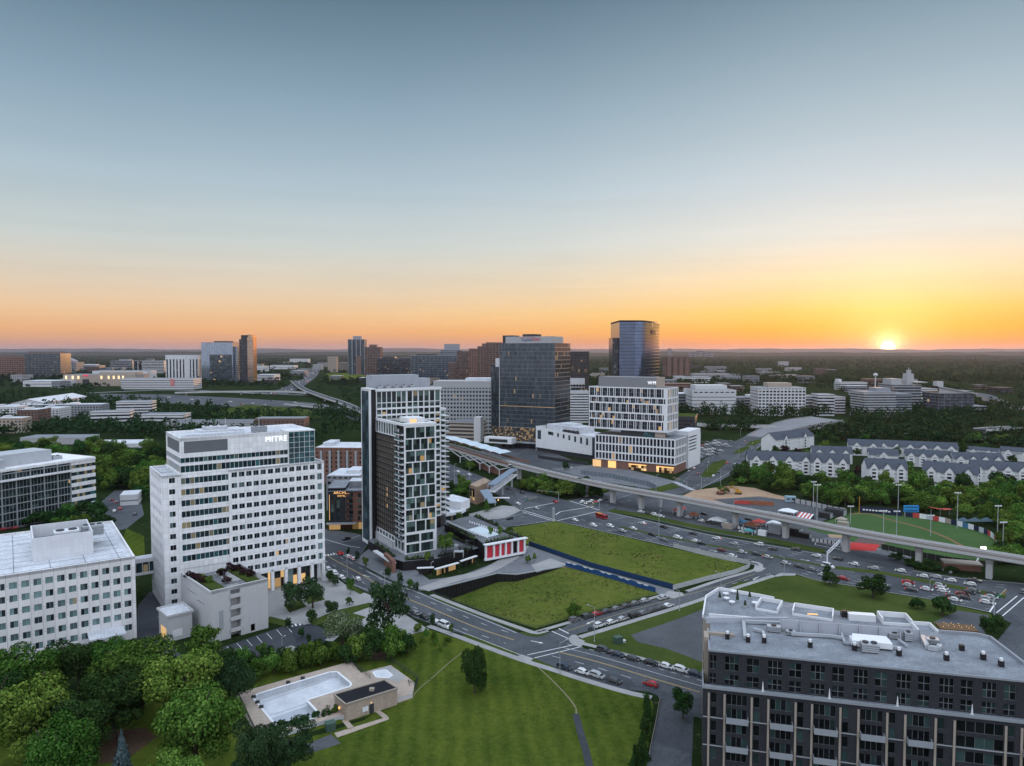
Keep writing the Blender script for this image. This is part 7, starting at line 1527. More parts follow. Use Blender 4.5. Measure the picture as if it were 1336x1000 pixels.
fence('kerb_wall', 'tan low wall with dark hedge along the lower street behind the lawn', [(861, 914), (856, 942), (847, 985), (845, 1005)], .7, M_TANP, None, 4, True)
def lamp(px, py, h, label, arm=(1.6, 0), double=False, lit=False, group='street lamps along the roads'):
 p = P(px, py); t = thing('street_lamp', label, 'street lamp', tuple(p), 0, group); mb = MB(); mb.cyl(0, 0, 0, h, .11, .07, 6); mb.cyl(0, 0, 0, .5, .2, .2, 6)
 a = Vector((arm[0], arm[1], .5)); mb.bar((0, 0, h - .15), (a.x, a.y, h + a.z - .15), .08)
 if double: mb.bar((0, 0, h - .15), (-a.x, -a.y, h + a.z - .15), .08)
 mb.build('pole', M_METAL, t)
 for s_ in ((1, -1) if double else (1,)):
  mb = MB(); x, y, z = a.x * s_, a.y * s_, h + .35; mb.box(x - .35, x + .35, y - .18, y + .18, z - .08, z + .08, bottom=True); lh = mb.build('lamp_head', M_GTRIM, t)
  if lit: mb = MB(); mb.box(x - .28, x + .28, y - .15, y + .15, z - .16, z - .085, bottom=True); mb.build('lamp_glow', glow('lamp_white', (1, .93, .8), 3.0), lh)
LP = [(730.5, 880, 839, 'tall street lamp on the near pavement beside the crossing', (2, 1.4)), (775.5, 838, 792, 'street lamp on the grass verge at the mouth of the side street', (-2, .6)), (886.5, 797.5, 771, 'street lamp beside the pavement midway up the side street', (-1.6, 1)), (940.5, 773, 748, 'street lamp at the side street beside the roof terrace', (-1.6, 1)),
      (502, 769, 746, 'street lamp at the boulevard kerb before the glass storefront', (-1, -1.6)), (453, 757, 727, 'slim street lamp in front of the white headquarters entrance', (1.5, 1)), (562.5, 749, 734, 'lamp post lighting the raised walk beside the retail podium', (.8, 0)), (422.5, 762, 735, 'lamp post at the right corner of the white headquarters tower', (1, .6)), (1023, 750, 728, 'street lamp at the tip of the lawn by the highway', (-1, 1.6)),
      (859.5, 700, 668, 'slim lamp on the grass strip below the viaduct', (1.2, 1)), (957, 690, 655, 'lamp behind the viaduct near the market stalls', (1.2, 0)), (856, 646, 620, 'lamp post at the corner below the gridded office', (1.2, 0)), (915, 641, 622, 'lamp post at the junction left of the bare earth', (-1, 0)), (940, 634, 612, 'lamp post beside the sloping pavement right of the green median', (-1, 0)), (964, 600, 581, 'lamp post by the upper green median', (-1, 0)), (1213, 772, 757, 'lamp post between queueing cars and the viaduct', (1, 0)), (612, 634, 610, 'lamp post on the highway bank left of the station entrance', (1, 0)), (593, 632, 606, 'lamp post at the left end of the highway', (1, 0)), (368, 855, 832, 'lamp post at the edge of the small parking lot', (.8, .4))]
for x, y, yt, lab, arm in LP: lamp(x, y, H_at(x, y, yt), lab, arm)
for x, y, lab in ((744.5, 620, 'bright white lamp above the hoarding below the gridded office'), (923, 612.5, 'bright white lamp on the green median right of the gridded office'), (966, 565, 'bright white lamp at the edge of the sloping road'), (981, 585, 'bright white lamp near the top of the green medians')): lamp(x, y + 4, 7.5, lab, (.8, 0), False, True)
def mast(px, yb, yt, label, n=3):
 p = P(px, yb); h = H_at(px, yb, yt); t = thing('floodlight_mast', label, 'floodlight mast', tuple(p), 0, 'floodlight masts around the ball field'); mb = MB(); mb.cyl(0, 0, 0, h, .22, .14, 8); mb.build('pole', M_METAL, t)
 mb = MB(); mb.box(-1.5, 1.5, -.1, .1, h - .3, h); mb.build('crossbar', M_METAL, t)
 for k in range(n): mb = MB(); x = -1.2 + 2.4 * k / max(1, n - 1); mb.box(x - .35, x + .35, -.3, .2, h - .1, h + .35); mb.build('floodlight', M_WTRIM, t)
for x, yb, yt, lab in ((1061, 664, 629, 'tall white floodlight mast at the left end of the construction site'), (1065.5, 688, 633, 'thick grey mast beside the left floodlight mast'), (1109.5, 684, 661, 'floodlight mast behind the infield'), (1171.5, 671, 633, 'floodlight mast behind the blue scoreboard'), (1248.5, 690, 643.5, 'floodlight mast right of the red canopies'), (1301, 705, 660.5, 'floodlight mast at the far right corner of the ball field'), (1152, 713, 667, 'slim mast rising in front of the outfield'), (1169.5, 700, 667.5, 'slim mast in the outfield below the scoreboard'), (1214, 700, 673, 'slim mast standing in the right outfield'), (1308, 722, 682, 'mast with a round white lamp beside the right corner')): mast(x, yb, yt, lab)
def signal(px, py, h, to, label):
 p = P(px, py); t = thing('traffic_signal', label, 'traffic signal', tuple(p), 0, 'traffic signal masts'); e = P(*to) - p; mb = MB(); mb.cyl(0, 0, 0, h, .16, .1, 6); mb.bar((0, 0, h - .6), (e.x, e.y, h - .2), .14); mb.build('mast', M_METAL, t)
 for f in (.55, .75, .95):
  x, y = e.x * f, e.y * f; mb = MB(); mb.box(x - .2, x + .2, y - .2, y + .2, h - 1.3, h - .25, bottom=True); mb.build('signal_head', plain('signal_yellow', (.30, .20, .03)), t)
 mb = MB(); x, y = e.x * .35, e.y * .35; mb.box(x - 1.1, x + 1.1, y - .05, y + .05, h - .75, h - .1, bottom=True); mb.build('street_sign', plain('sign_green', (.01, .16, .07)), t)
signal(728.7, 654.5, 6, (700, 652), 'traffic signal mast reaching left at the top of the crossing'); signal(782, 667, 6, (765, 676), 'traffic signal mast at the right side of the crossing under the viaduct'); signal(680, 667, 6, (700, 661), 'traffic signal mast on the left corner by the station entrance'); signal(896, 640, 6, (878, 634), 'traffic signal mast at the junction below the gridded office'); signal(1297, 803, 6, (1312, 790), 'traffic signal mast beside the queueing cars at the right')
p = P(722, 680); t = thing('junction_mast', 'thick blue-grey mast at the corner of the far meadow', 'mast', tuple(p)); mb = MB(); mb.cyl(0, 0, 0, 7.0, .8, .7, 8); mb.build('shaft', M_GTRIM, t); mb = MB(); mb.box(-1.0, 1.0, -1.0, 1.0, 0, .8); mb.build('base', M_CONCW, t)
p0, p1 = P(1079, 740), P(1099, 719); t = thing('sign_gantry', 'white truss sign gantry spanning the far highway lanes', 'gantry', tuple(p0)); e = p1 - p0; mb = MB()
for z in (5.2, 6.4): mb.bar((0, 0, z), (e.x, e.y, z), .22)
for k in range(10): a, c = e * (k / 10), e * ((k + 1) / 10); mb.bar((a.x, a.y, 5.2 if k % 2 else 6.4), (c.x, c.y, 6.4 if k % 2 else 5.2), .12)
mb.build('truss', M_WTRIM, t)
for q in (Vector((0, 0, 0)), e): mb = MB(); mb.bar((q.x, q.y, 0), (q.x, q.y, 6.6), .35); mb.build('leg', M_WTRIM, t)
TENTC = {'white': M_WTRIM, 'red': plain('tent_red', (.42, .06, .05), .7, .2), 'orange': plain('tent_orange', (.28, .10, .05), .8, .3), 'blue': plain('tent_blue', (.05, .16, .28), .6, .2), 'dark': M_DMETAL, 'teal': plain('tent_teal', (.06, .25, .28), .6, .2), 'tan': M_TANP}
def tent(px, py, w_, d_, h_, c, label):
 p = P(px, py); t = thing('market_tent', label, 'tent', tuple(p), -.75, 'tents of the market under the viaduct'); mb = MB(); a = [(-w_ / 2, -d_ / 2), (w_ / 2, -d_ / 2), (w_ / 2, d_ / 2), (-w_ / 2, d_ / 2)]
 for k in range(4): mb.poly([(*a[k], h_ * .62), (*a[(k + 1) % 4], h_ * .62), (0, 0, h_)]); mb.quad((*a[k], h_ * .52), (*a[(k + 1) % 4], h_ * .52), (*a[(k + 1) % 4], h_ * .62), (*a[k], h_ * .62))
 mb.build('canopy', TENTC[c], t)
 for x, y in a: mb = MB(); mb.box(x * .95 - .08, x * .95 + .08, y * .95 - .08, y * .95 + .08, 0, h_ * .55); mb.build('leg', M_WTRIM, t)
 return t
for x, y, w_, d_, h_, c, lab in ((884, 670, 4, 4, 3.2, 'red', 'small red market tent at the left end of the market under the viaduct'), (890, 667, 3.5, 3.5, 3, 'red', 'small red tent just right of the leftmost one, market under the viaduct'), (905, 676, 5, 4, 3.4, 'orange', 'orange tent between two piers of the viaduct'), (936, 684, 8, 5, 4, 'white', 'large white tent with lit edges beside a viaduct pier'), (964, 686, 7, 5, 3.8, 'blue', 'pale blue roofed tent right of the middle viaduct pier'), (981, 690, 7, 5, 3.6, 'orange', 'orange and red tent behind the white parked truck'), (990, 686, 6, 5, 3.6, 'red', 'red market tent behind the stall row'), (977, 697, 5, 3, 3, 'teal', 'teal stall in the front row of the market'), (1009, 689, 6, 5, 4.2, 'white', 'white peaked tent beside the dark stage block'), (1028, 672, 9, 6, 3.8, 'white', 'wide white tent behind the viaduct near the striped awning'), (1098, 682, 5, 4, 3.2, 'tan', 'tan stall beside the infield fence')): tent(x, y, w_, d_, h_, c, lab)
def yard_box(px, py, w_, d_, h_, mat, label, name='container', cat='container', rz=-.75):
 p = P(px, py); t = thing(name, label, cat, tuple(p), rz); mb = MB(); mb.box(-w_ / 2, w_ / 2, -d_ / 2, d_ / 2, .1, h_, bottom=True)
 for k in range(int(w_ / .6)): mb.box(-w_ / 2 + .6 * k + .1, -w_ / 2 + .6 * k + .3, -d_ / 2 - .06, -d_ / 2, .2, h_ - .1)
 mb.build('body', mat, t); mb = MB(); mb.box(w_ / 2, w_ / 2 + .05, -d_ / 2 + .1, d_ / 2 - .1, .2, h_ - .15); mb.build('door', M_GTRIM, t); return t
yard_box(1012, 696, 6, 4, 4.6, M_GTRIM, 'tall grey container block at the end of the market stalls'); yard_box(1030, 697, 11, 5, 3.6, M_DMETAL, 'long dark stage shed right of the grey container block', 'stage_shed', 'shed'); yard_box(1045, 701, 9, 3, 2.4, M_BLACK, 'low black stage shed by the pale barrier row', 'stage_shed', 'shed'); yard_box(950, 690, 5, 2.5, 2.6, M_TANP, 'tan kiosk in front of the large white tent', 'kiosk', 'kiosk'); yard_box(995, 699, 4, 2.4, 2.6, M_WTRIM, 'white kiosk with dark posts right of the teal stall', 'kiosk', 'kiosk')
yard_box(1090, 672, 10, 5, 3.4, M_DMETAL, 'dark shed behind the infield at the left of the ball field', 'field_shed', 'shed'); yard_box(1077, 676, 6, 4, 3, M_BRONZE, 'brown shed between the striped awning and the ball field', 'field_shed', 'shed'); yard_box(1240, 748, 1, 1, 1, M_GTRIM, 'small grey box by the highway behind the viaduct', 'utility_cabinet', 'utility box')
yard_box(1100, 688, 5, 3, 2.8, M_TANP, 'tan dugout box at the edge of the green field', 'dugout', 'dugout')
p = P(1254, 743); t = thing('roofless_shed', 'brown flat-roofed shelter on the bank below the viaduct at the right', 'shelter', tuple(p), -.3); mb = MB(); mb.box(-7, 7, -3, 3, 2.6, 3.2, bottom=True); mb.build('roof', M_TANP, t); mb = MB(); mb.box(-6.6, 6.6, -2, 2.8, 0, 2.6); mb.build('wall', M_BRICK, t)
p = P(1050, 678); t = thing('striped_awning', 'red and white striped awning beside the wide white tent', 'awning', tuple(p), -.9); mb = MB()
for k in range(8): mb.quad((-4 + k, -2, 1.2), (-3 + k, -2, 1.2), (-3 + k, 2, 3.2), (-4 + k, 2, 3.2), k % 2)
mb.build('canopy', [TENTC['red'], M_WTRIM], t); mb = MB(); mb.box(-4, 4, 1.95, 2.05, 0, 3.1); mb.build('back_panel', M_DMETAL, t)
for k, (x, y, w_) in enumerate(((968, 658.5, 9), (985, 659, 12), (998, 660, 10))):
 p = P(x, y); t = thing('mesh_screen', ('long red construction screen left of the orange ones', 'orange construction screen on the gravel, the left one', 'orange construction screen on the gravel, the right one')[k], 'construction screen', tuple(p), -.2); mb = MB(); mb.box(-w_ / 2, w_ / 2, -.05, .05, .2, 2.4); mb.build('panel', TENTC['orange' if k else 'red'], t); mb = MB(); mb.box(-w_ / 2, -w_ / 2 + .1, -.1, .1, 0, 2.5); mb.build('post', M_METAL, t)
YEL_P = plain('machine_yellow', (.42, .22, .03), .5, .2, 1)
def excavator(px, py, rz, label, mat):
 p = P(px, py); t = thing('excavator', label, 'excavator', tuple(p), rz); 
 for y in (-1.2, 1.2): mb = MB(); mb.box(-2, 2, y - .35, y + .35, 0, .9); mb.build('track', M_DMETAL, t)
 mb = MB(); mb.box(-2, 1.4, -1.3, 1.3, 1.0, 2.2); mb.box(-.2, 1.2, -1.25, -.1, 2.2, 3.3); mb.build('cab', mat, t); mb = MB(); mb.box(0, 1.22, -1.28, -.3, 2.35, 3.15); mb.build('window', GL_D, t)
 mb = MB(); mb.bar((1.2, .4, 2), (4, .4, 5), .5); mb.bar((4, .4, 5), (6.2, .4, 2.4), .4); mb.build('boom', mat, t); mb = MB(); mb.box(5.7, 6.8, -.2, 1.0, 1.3, 2.4, bottom=True); mb.build('bucket', M_DMETAL, t)
excavator(940, 645.5, .3, 'brown-red excavator on bare earth, the left one', plain('machine_brown', (.22, .10, .06))); excavator(963, 645, 2.6, 'yellow topped excavator on bare earth, the right one', YEL_P)
p = P(1031, 655); t = thing('site_cabin', 'pale blue site cabin on the gravel left of the retaining panels', 'site cabin', tuple(p), -.2); mb = MB(); mb.box(-3, 3, -1.5, 1.5, .2, 3.4); mb.build('body', plain('cabin_blue', (.25, .36, .42)), t); mb = MB(); mb.box(-2, -.6, -1.56, -1.5, 1.4, 2.5); mb.box(.6, 2, -1.56, -1.5, 1.4, 2.5); mb.build('window', GL_D, t)
t, L = fence('retaining_panels', 'pale concrete panel wall with dark posts behind the construction site', [(1037, 656.5), (1060, 661), (1085, 667), (1104, 670)], 2.8, F_CO, M_DMETAL, 3.6, True, 0, .5, cat='wall')
fence('site_barrier', 'row of white barriers along the gravel in front of the ball field', [(1058, 706.5), (1075, 708.5), (1102, 713)], 1.6, M_WTRIM, M_DMETAL, 1.8, True, 0, .4, cat='barrier'); fence('site_barrier', 'row of pale barriers in front of the market stalls', [(962, 690), (985, 696), (1006, 701)], 1.5, M_WTRIM, M_DMETAL, 2.0, True, 0, .5, cat='barrier')
fence('site_hoarding', 'long blue-grey hoarding of the building site below the gridded office', [(758, 619), (800, 624), (846, 634), (858, 640)], 3.0, plain('hoarding_grey', (.16, .19, .22), .7, .3, .4), M_DMETAL, 3, True, 0, .2); fence('site_hoarding', 'dark hoarding in front of the theatre wing', [(702, 598), (740, 604), (772, 608)], 2.6, M_DMETAL, None, 3, True, 0, .2)
fence('chain_fence', 'black fence with netting along the lower edge of the ball field', [(1150, 717), (1190, 726), (1240, 735), (1292, 741)], 2.6, plain('netting', (.03, .035, .03), .9, .3, 1.2), M_METAL, 3.2, True); fence('field_wall', 'low pale wall at the foot of the viaduct below the ball field', [(1160, 721), (1195, 735), (1235, 746)], .9, CONCV, None, 4, True, cat='wall')
t, L = fence('outfield_fence', 'navy outfield fence with white lettering at the top of the ball field', [(1121, 669), (1150, 671), (1182, 674.5)], 3.6, NAVY, M_DMETAL, 3.5); e = L[-1] - L[0]
mb = MB(); q = L[0]
for k in range(9): a = L[0].lerp(L[-1], .08 + k * .075); c = L[0].lerp(L[-1], .08 + k * .075 + .05); mb.obox(a - Vector((0, .12)), c - Vector((0, .12)), .06, 1.5, 2.3)
mb.build('white_lettering', M_WTRIM, t)
o = P(1182, 674.5); t = thing('banner_wall', 'curved outfield wall of coloured advertising panels', 'banner wall', tuple(o)); L = resample(spline([Vector((P(x, y).x - o.x, P(x, y).y - o.y)) for x, y in ((1182, 674.5), (1215, 679), (1251, 687), (1285, 697), (1299, 707), (1306, 720))]), 3.2)
cols = [NAVY, TENTC['red'], M_WTRIM, plain('banner_pale', (.42, .46, .5)), TENTC['red'], M_WTRIM, M_TANP, NAVY, M_WTRIM, TENTC['blue'], M_WTRIM, NAVY, plain('banner_pale', (.42, .46, .5))]
for i, (a, c) in enumerate(zip(L, L[1:])): mb = MB(); mb.obox(a, c, .12, .1, 2.7); mb.build('banner', cols[i % len(cols)], t)
p = P(1188.5, 675); t = thing('scoreboard', 'bright blue scoreboard above the outfield wall', 'scoreboard', tuple(p)); mb = MB(); mb.box(-4, 4, -.4, .4, 2.8, 6.4, bottom=True); mb.build('board', plain('score_blue', (.02, .22, .50), .5, .2), t)
for x in (-3, 0, 3): mb = MB(); mb.bar((x, .6, 0), (x, .6, 6), .3); mb.build('leg', M_METAL, t)
sb_ = D.objects[t.name].children[0]; mb = MB(); mb.box(-3.4, 3.4, -.5, -.4, 3.4, 3.8); mb.box(-3.4, 3.4, -.5, -.4, 5.4, 5.7); mb.build('score_panel', NAVY, sb_)
p = P(1121, 670); t = thing('foul_pole', 'yellow foul pole at the left corner of the outfield', 'foul pole', tuple(p)); mb = MB(); mb.cyl(0, 0, 0, H_at(1121, 670, 648), .22, .2, 6); mb.build('pole', YEL_P, t)
p = P(1228, 673); t = thing('red_canopy', 'pair of red canopies with a white middle behind the outfield wall', 'canopy', tuple(p)); mb = MB(); mb.quad((-6.5, 0, 4.6), (-.5, -1.4, 3.4), (-.3, 2, 3.6), (-5.4, 3, 4.4), 0); mb.quad((.5, -1.4, 3.4), (6.5, 0, 3.4), (5.6, 3, 3.4), (.3, 2, 3.6), 0); mb.build('canopy', [TENTC['red']], t)
for x in (-5, 0, 5): mb = MB(); mb.bar((x, 1, 0), (x, 1, 3.6), .2); mb.build('post', M_METAL, t)
p = P(1272, 686); t = thing('shade_tent', 'dark blue-green tents behind the right end of the banner wall', 'tent', tuple(p)); mb = MB(); 
for x in (-6, 0, 6): mb.poly([(x - 3, -2, 2.5), (x + 3, -2, 2.5), (x, 0, 4.4)]); mb.poly([(x + 3, -2, 2.5), (x + 3, 2, 2.5), (x, 0, 4.4)]); mb.poly([(x - 3, 2, 2.5), (x - 3, -2, 2.5), (x, 0, 4.4)])
mb.build('canopy', plain('tent_slate', (.05, .09, .11)), t)
p = P(1272, 741); t = thing('aerial_lift', 'white work lift with two bright lamps leaning by the last viaduct pier', 'work lift', tuple(p)); mb = MB(); mb.box(-1.4, 1.4, -.8, .8, .3, 1.3); mb.build('base', M_WTRIM, t); mb = MB(); mb.bar((0, 0, 1.2), (4.2, 1.5, 7.6), .45); mb.build('boom', M_WTRIM, t)
for x in (3.7, 4.9): mb = MB(); mb.cyl(x, 1.5, 7.4, 8.4, .5, .5, 8); mb.build('lamp', glow('lamp_white', (1, .93, .8), 3), t)
p = P(880.5, 763); 
# ---------------------------------------------------------------- trees
LF = leafy('broad_leaves', (.018, .046, .007), (.056, .114, .020), (.145, .222, .045), .03)
LF2 = leafy('dark_leaves', (.007, .022, .007), (.020, .050, .014), (.046, .090, .026), .018)
LF3 = leafy('light_leaves', (.026, .060, .009), (.075, .142, .024), (.175, .250, .052), .02)
LFP = leafy('needles', (.014, .034, .014), (.030, .062, .026), (.062, .105, .046), .01)
LFB = leafy('blue_needles', (.05, .085, .095), (.10, .155, .17), (.18, .25, .265), .01)
LFR = leafy('maroon_leaves', (.012, .006, .008), (.028, .013, .016), (.055, .028, .030), .01)
LFW = leafy('blossom_leaves', (.020, .045, .012), (.060, .095, .030), (.34, .38, .28), .01)
LFD = leafy('far_leaves', (.004, .014, .006), (.012, .030, .011), (.030, .056, .020), .01)
BARK = plain('bark', (.055, .042, .033), .9, .3, 2)
def quads(c, n, s, rg, fold=.0):
 """one small quad per point c, facing n with scatter, size s"""
 k = len(c); n = n / np.maximum(np.linalg.norm(n, axis=1, keepdims=True), 1e-6); r = rg.normal(size=(k, 3)); u = np.cross(n, r); u /= np.maximum(np.linalg.norm(u, axis=1, keepdims=True), 1e-6); v = np.cross(n, u)
 a = (s * rg.uniform(.6, 1.35, k))[:, None] * .5; b = a * rg.uniform(.55, 1.0, k)[:, None]
 return np.stack([c - u * a, c - v * b, c + u * a, c + v * b], 1)
def crown_points(kind, n, rg, lobes=16):
 """points and outward directions filling a unit crown (radius 1, height 0..1.7)"""
 if kind == 'cone':
  t = rg.uniform(0, 1, n) ** 1.35; a = rg.uniform(0, 6.2832, n); ti = np.floor(t * 11) / 11; r = (1 - t) * (.55 + .45 * rg.uniform(0, 1, n) ** .5) * (1 - .22 * ((t * 11) % 1)) * (1 + .12 * np.sin(a * 3 + ti * 9)); 
  return np.stack([r * np.cos(a), r * np.sin(a), t * 1.7], 1), np.stack([np.cos(a), np.sin(a), .6 + 0 * a], 1)
 if kind == 'oval': L = [((0, 0, .62), .62), ((0, 0, 1.12), .55)] + [((.55 * math.cos(a) * rg.uniform(.7, 1), .55 * math.sin(a) * rg.uniform(.7, 1), z), rg.uniform(.32, .46)) for z in (.38, .75, 1.1, 1.42) for a in rg.uniform(0, 6.28, 4)]
 elif kind == 'tier': L = [((rg.uniform(.35, .85) * math.cos(a), rg.uniform(.35, .85) * math.sin(a), z), rg.uniform(.20, .34)) for z in (.35, .62, .9, 1.15, 1.4, 1.6) for a in rg.uniform(0, 6.28, 5)]
 else:
  L = [((0, 0, .85), .62)]
  for k in range(lobes):
   a = rg.uniform(0, 6.2832); z = rg.uniform(.25, 1.42); rr = math.sqrt(max(.05, 1 - ((z - .75) / .95) ** 2)) * rg.uniform(.45, .78); L.append(((rr * math.cos(a) * rg.uniform(.85, 1.2), rr * math.sin(a), z), rg.uniform(.16, .42)))
 C = np.array([l[0] for l in L]); R = np.array([l[1] for l in L]); w = R ** 2; idx = rg.choice(len(L), n, p=w / w.sum()); d = rg.normal(size=(n, 3)); d[:, 2] += .25; d /= np.linalg.norm(d, axis=1, keepdims=True)
 rad = R[idx] * (1 - .35 * rg.uniform(0, 1, n) ** 2.2) * rg.uniform(.92, 1.1, n); p = C[idx] + d * rad[:, None] * np.array([1, 1, .85])
 return p, d * .8 + (p - np.array([0, 0, .7])) * .5
def tree_mesh(name, kind, n, leaf, seed, mat, trunk=False, lobes=16):
 rg = np.random.default_rng(seed); p, d = crown_points(kind, n, rg, lobes); d = d + rg.normal(size=d.shape) * .55; q = quads(p, d, leaf, rg).reshape(-1, 3); m = len(p)
 me = D.meshes.new(name); me.vertices.add(m * 4); me.loops.add(m * 4); me.polygons.add(m); me.vertices.foreach_set('co', q.ravel()); me.loops.foreach_set('vertex_index', np.arange(m * 4)); me.polygons.foreach_set('loop_start', np.arange(0, m * 4, 4)); me.polygons.foreach_set('loop_total', np.full(m, 4))
 me.materials.append(mat); me.update(); return me
def trunk_mesh(seed, n=5):
 rd = random.Random(seed); mb = MB(); mb.cyl(0, 0, -.35, .55, .085, .05, 6)
 for k in range(n):
  a = rd.uniform(0, 6.28); r = rd.uniform(.35, .65); mb.bar((0, 0, rd.uniform(.05, .5)), (r * math.cos(a), r * math.sin(a), rd.uniform(.6, 1.2)), .06, w2=.015)
 return mb.mesh('trunk', BARK)
TRK = [trunk_mesh(k) for k in range(3)]
PR = {}
def proto(kind, lod, mat, k):
 key = (kind, lod, mat.name, k)
 if key not in PR:
  n, leaf = {0: (11500, .068), 1: (2600, .13), 2: (900, .20), 3: (330, .30)}[lod]
  if kind in ('cone', 'oval'): n = int(n * .75)
  PR[key] = tree_mesh('crown', kind, n, leaf, hash((kind, lod, k)) % 9973 if False else (len(PR) * 37 + 11), mat, lobes=26 if lod == 0 else 15)
 return PR[key]
TREES = [0]
def tree(px, yb, yt, rpx, label, mat=LF, kind='round', name='tree', group=None, cat='tree', base=.22, parts=True, lod=None, z0=0.0):
 p = P(px, yb, z0); dz = p.y; h = max(1.0, PD(px, yt, dz).z - z0); r = max(.4, rpx * dz / FPX)
 if lod is None: lod = 0 if rpx > 26 else 1 if rpx > 9 else 2 if rpx > 4 else 3
 TREES[0] += 1; k = TREES[0] % 3; hc = h * (1 - base); rz = random.uniform(0, 6.28); sc = (r, r, hc / 1.75)
 me = proto(kind, lod, mat, k)
 if not parts:
  o = link(name, me, None, (p.x, p.y, z0 + h * base), rz, label, cat, group); o.scale = sc; return o
 t = thing(name, label, cat, (p.x, p.y, z0), rz, group); c = link('crown', me, t, (0, 0, h * base)); c.scale = sc
 s = link('trunk', TRK[k], t, (0, 0, h * base)); s.scale = (r, r, max(hc / 1.75, h * base / .35)) if h * base / .35 < hc else (r, r, hc / 1.75); return t
TL_ = 'among the big trees at the lower left'
for x, yb, yt, r, m, kd, lab in ((30, 925, 838, 48, LF, 'round', 'broad green tree below the white office block at the left edge'), (104, 905, 834, 44, LF2, 'round', 'dark round tree before the white office block, second from the left edge'), (183, 925, 838, 56, LF, 'round', 'great green tree beside the white annex of the left office block'), (240, 945, 842, 54, LF3, 'round', 'great light green tree left of the service yard'), (266, 868, 811, 24, LF, 'round', 'green tree growing against the garage annex wall'), (44, 1000, 884, 56, LF3, 'round', 'bright yellow-green tree near the lower left corner'), (78, 1045, 935, 52, LF, 'round', 'green tree cut by the bottom edge left of the blue spruce'), (256, 1020, 893, 58, LF, 'round', 'great green tree left of the pool deck'), (-8, 960, 872, 46, LF2, 'round', 'dark tree cut by the left edge'), (148, 965, 872, 50, LF2, 'round', 'dark tree in shade behind the blue spruce'), (104, 995, 905, 46, LF2, 'round', 'shaded dark tree between the two bright ones at lower left'), (226, 1080, 980, 40, LF3, 'round', 'light green treetop at the bottom edge right of the blue spruce'), (300, 925, 858, 30, LFP, 'round', 'grey-green tree at the left end of the hedge row above the pool'), (146, 900, 830, 32, LF, 'round', 'green tree peeking over the dark one before the white annex'), (335, 1050, 952, 36, LFP, 'tier', 'dark pine at the bottom edge, left one of the pair below the pool'), (378, 1020, 948, 34, LFP, 'tier', 'dark pine below the pool, right one of the pair')):
 tree(x, yb, yt, r, lab, m, kd)
tree(160, 1022, 951, 19, 'small blue spruce among dark trees at the lower left', LFB, 'cone', 'spruce_tree', base=.05, lod=1)
tree(507, 838, 762, 27, 'tall spreading pine beside the boulevard', LFP, 'tier', 'pine_tree', base=.25, lod=1); tree(619, 904, 842, 20, 'lone oval tree on the mown lawn', LF2, 'round', base=.03, lod=0); tree(749, 806, 785, 11, 'lone round tree at the edge of the near meadow', LF, 'round', base=.1)
tree(447, 842, 798, 25, 'white-blossomed round tree left of the pine', LFW, 'round', 'blossom_tree', base=.12, lod=0); tree(891, 938, 898, 17, 'dark round tree on the street island beside the dark brick apartments', LF2, base=.2)
for x, yb, yt, r, lab in ((382, 797, 760, 18, 'feathery tree in the tower forecourt, the left one of two'), (408, 794, 752, 18, 'feathery tree in the tower forecourt, the right one of two')): tree(x, yb, yt, r, lab, LFP, base=.2)
SM = [(433, 803, 783, 11, 'round tree below the feathery pair in the forecourt'), (406, 814, 793, 8, 'small tree between the forecourt and the parking lot'), (376, 820, 806, 6, 'small tree by the striped crossing of the parking lot'), (456, 790, 778, 6, 'dark round shrub tree in the middle of the plaza'), (430, 760, 744, 7, 'dark street tree in front of the headquarters corner'), (438, 765, 750, 6, 'dark street tree second along the headquarters kerb'), (457, 776, 752, 6, 'street tree on the plaza beside the white moving car'), (393, 833, 818, 5, 'small tree at the end of the parking bays'), (403, 840, 826, 4, 'smallest tree on the parking lot island'), (341, 858, 838, 8, 'tree on the parking lot edge beside a lamp post'), (531, 803, 788, 5, 'young tree left of the dark parked cars'), (564, 816, 800, 5, 'young tree beside the parked white van'), (589, 827, 813, 4, 'young tree right of the parked white van'), (454.5, 726, 714, 3, 'street tree nearest the hotel corner across the boulevard'), (466, 733, 718, 3.5, 'street tree across the boulevard, second from the hotel'), (477, 740, 726, 4.5, 'street tree across the boulevard, third from the hotel'), (506, 755, 739, 5, 'street tree before the brick pier of the podium'), (522, 762, 746, 5, 'street tree at the black corner of the podium'), (536, 771, 754, 6, 'leafy street tree left of the plaza steps'), (543, 772, 759, 4, 'small street tree at the plaza steps'), (738, 614, 601, 6, 'small round tree below the theatre wing'), (635, 668, 650, 6, 'dark conical tree before the station entrance'), (1079, 752, 735, 6, 'small tree on the highway median beside the gantry'), (1082.7, 764, 744, 11, 'round tree on the lawn edge below the utility truck'), (1139, 780, 749.5, 20, 'large round tree on the lawn by the highway'), (1229, 803, 773, 15, 'dark round tree beside the queueing cars'), (1197, 795, 779, 10, 'low dark tree left of the round one by the queueing cars'), (1290, 832, 803, 12, 'dark tree at the corner of the right-hand road, the left one'), (1302, 825, 797, 10, 'dark tree at the corner of the right-hand road, the right one')]
for i, (x, yb, yt, r, lab) in enumerate(SM): tree(x, yb, yt, r, lab, (LF, LF2, LFP)[i % 3] if r < 9 else LF2, 'cone' if 'conical' in lab else 'round', base=.15)
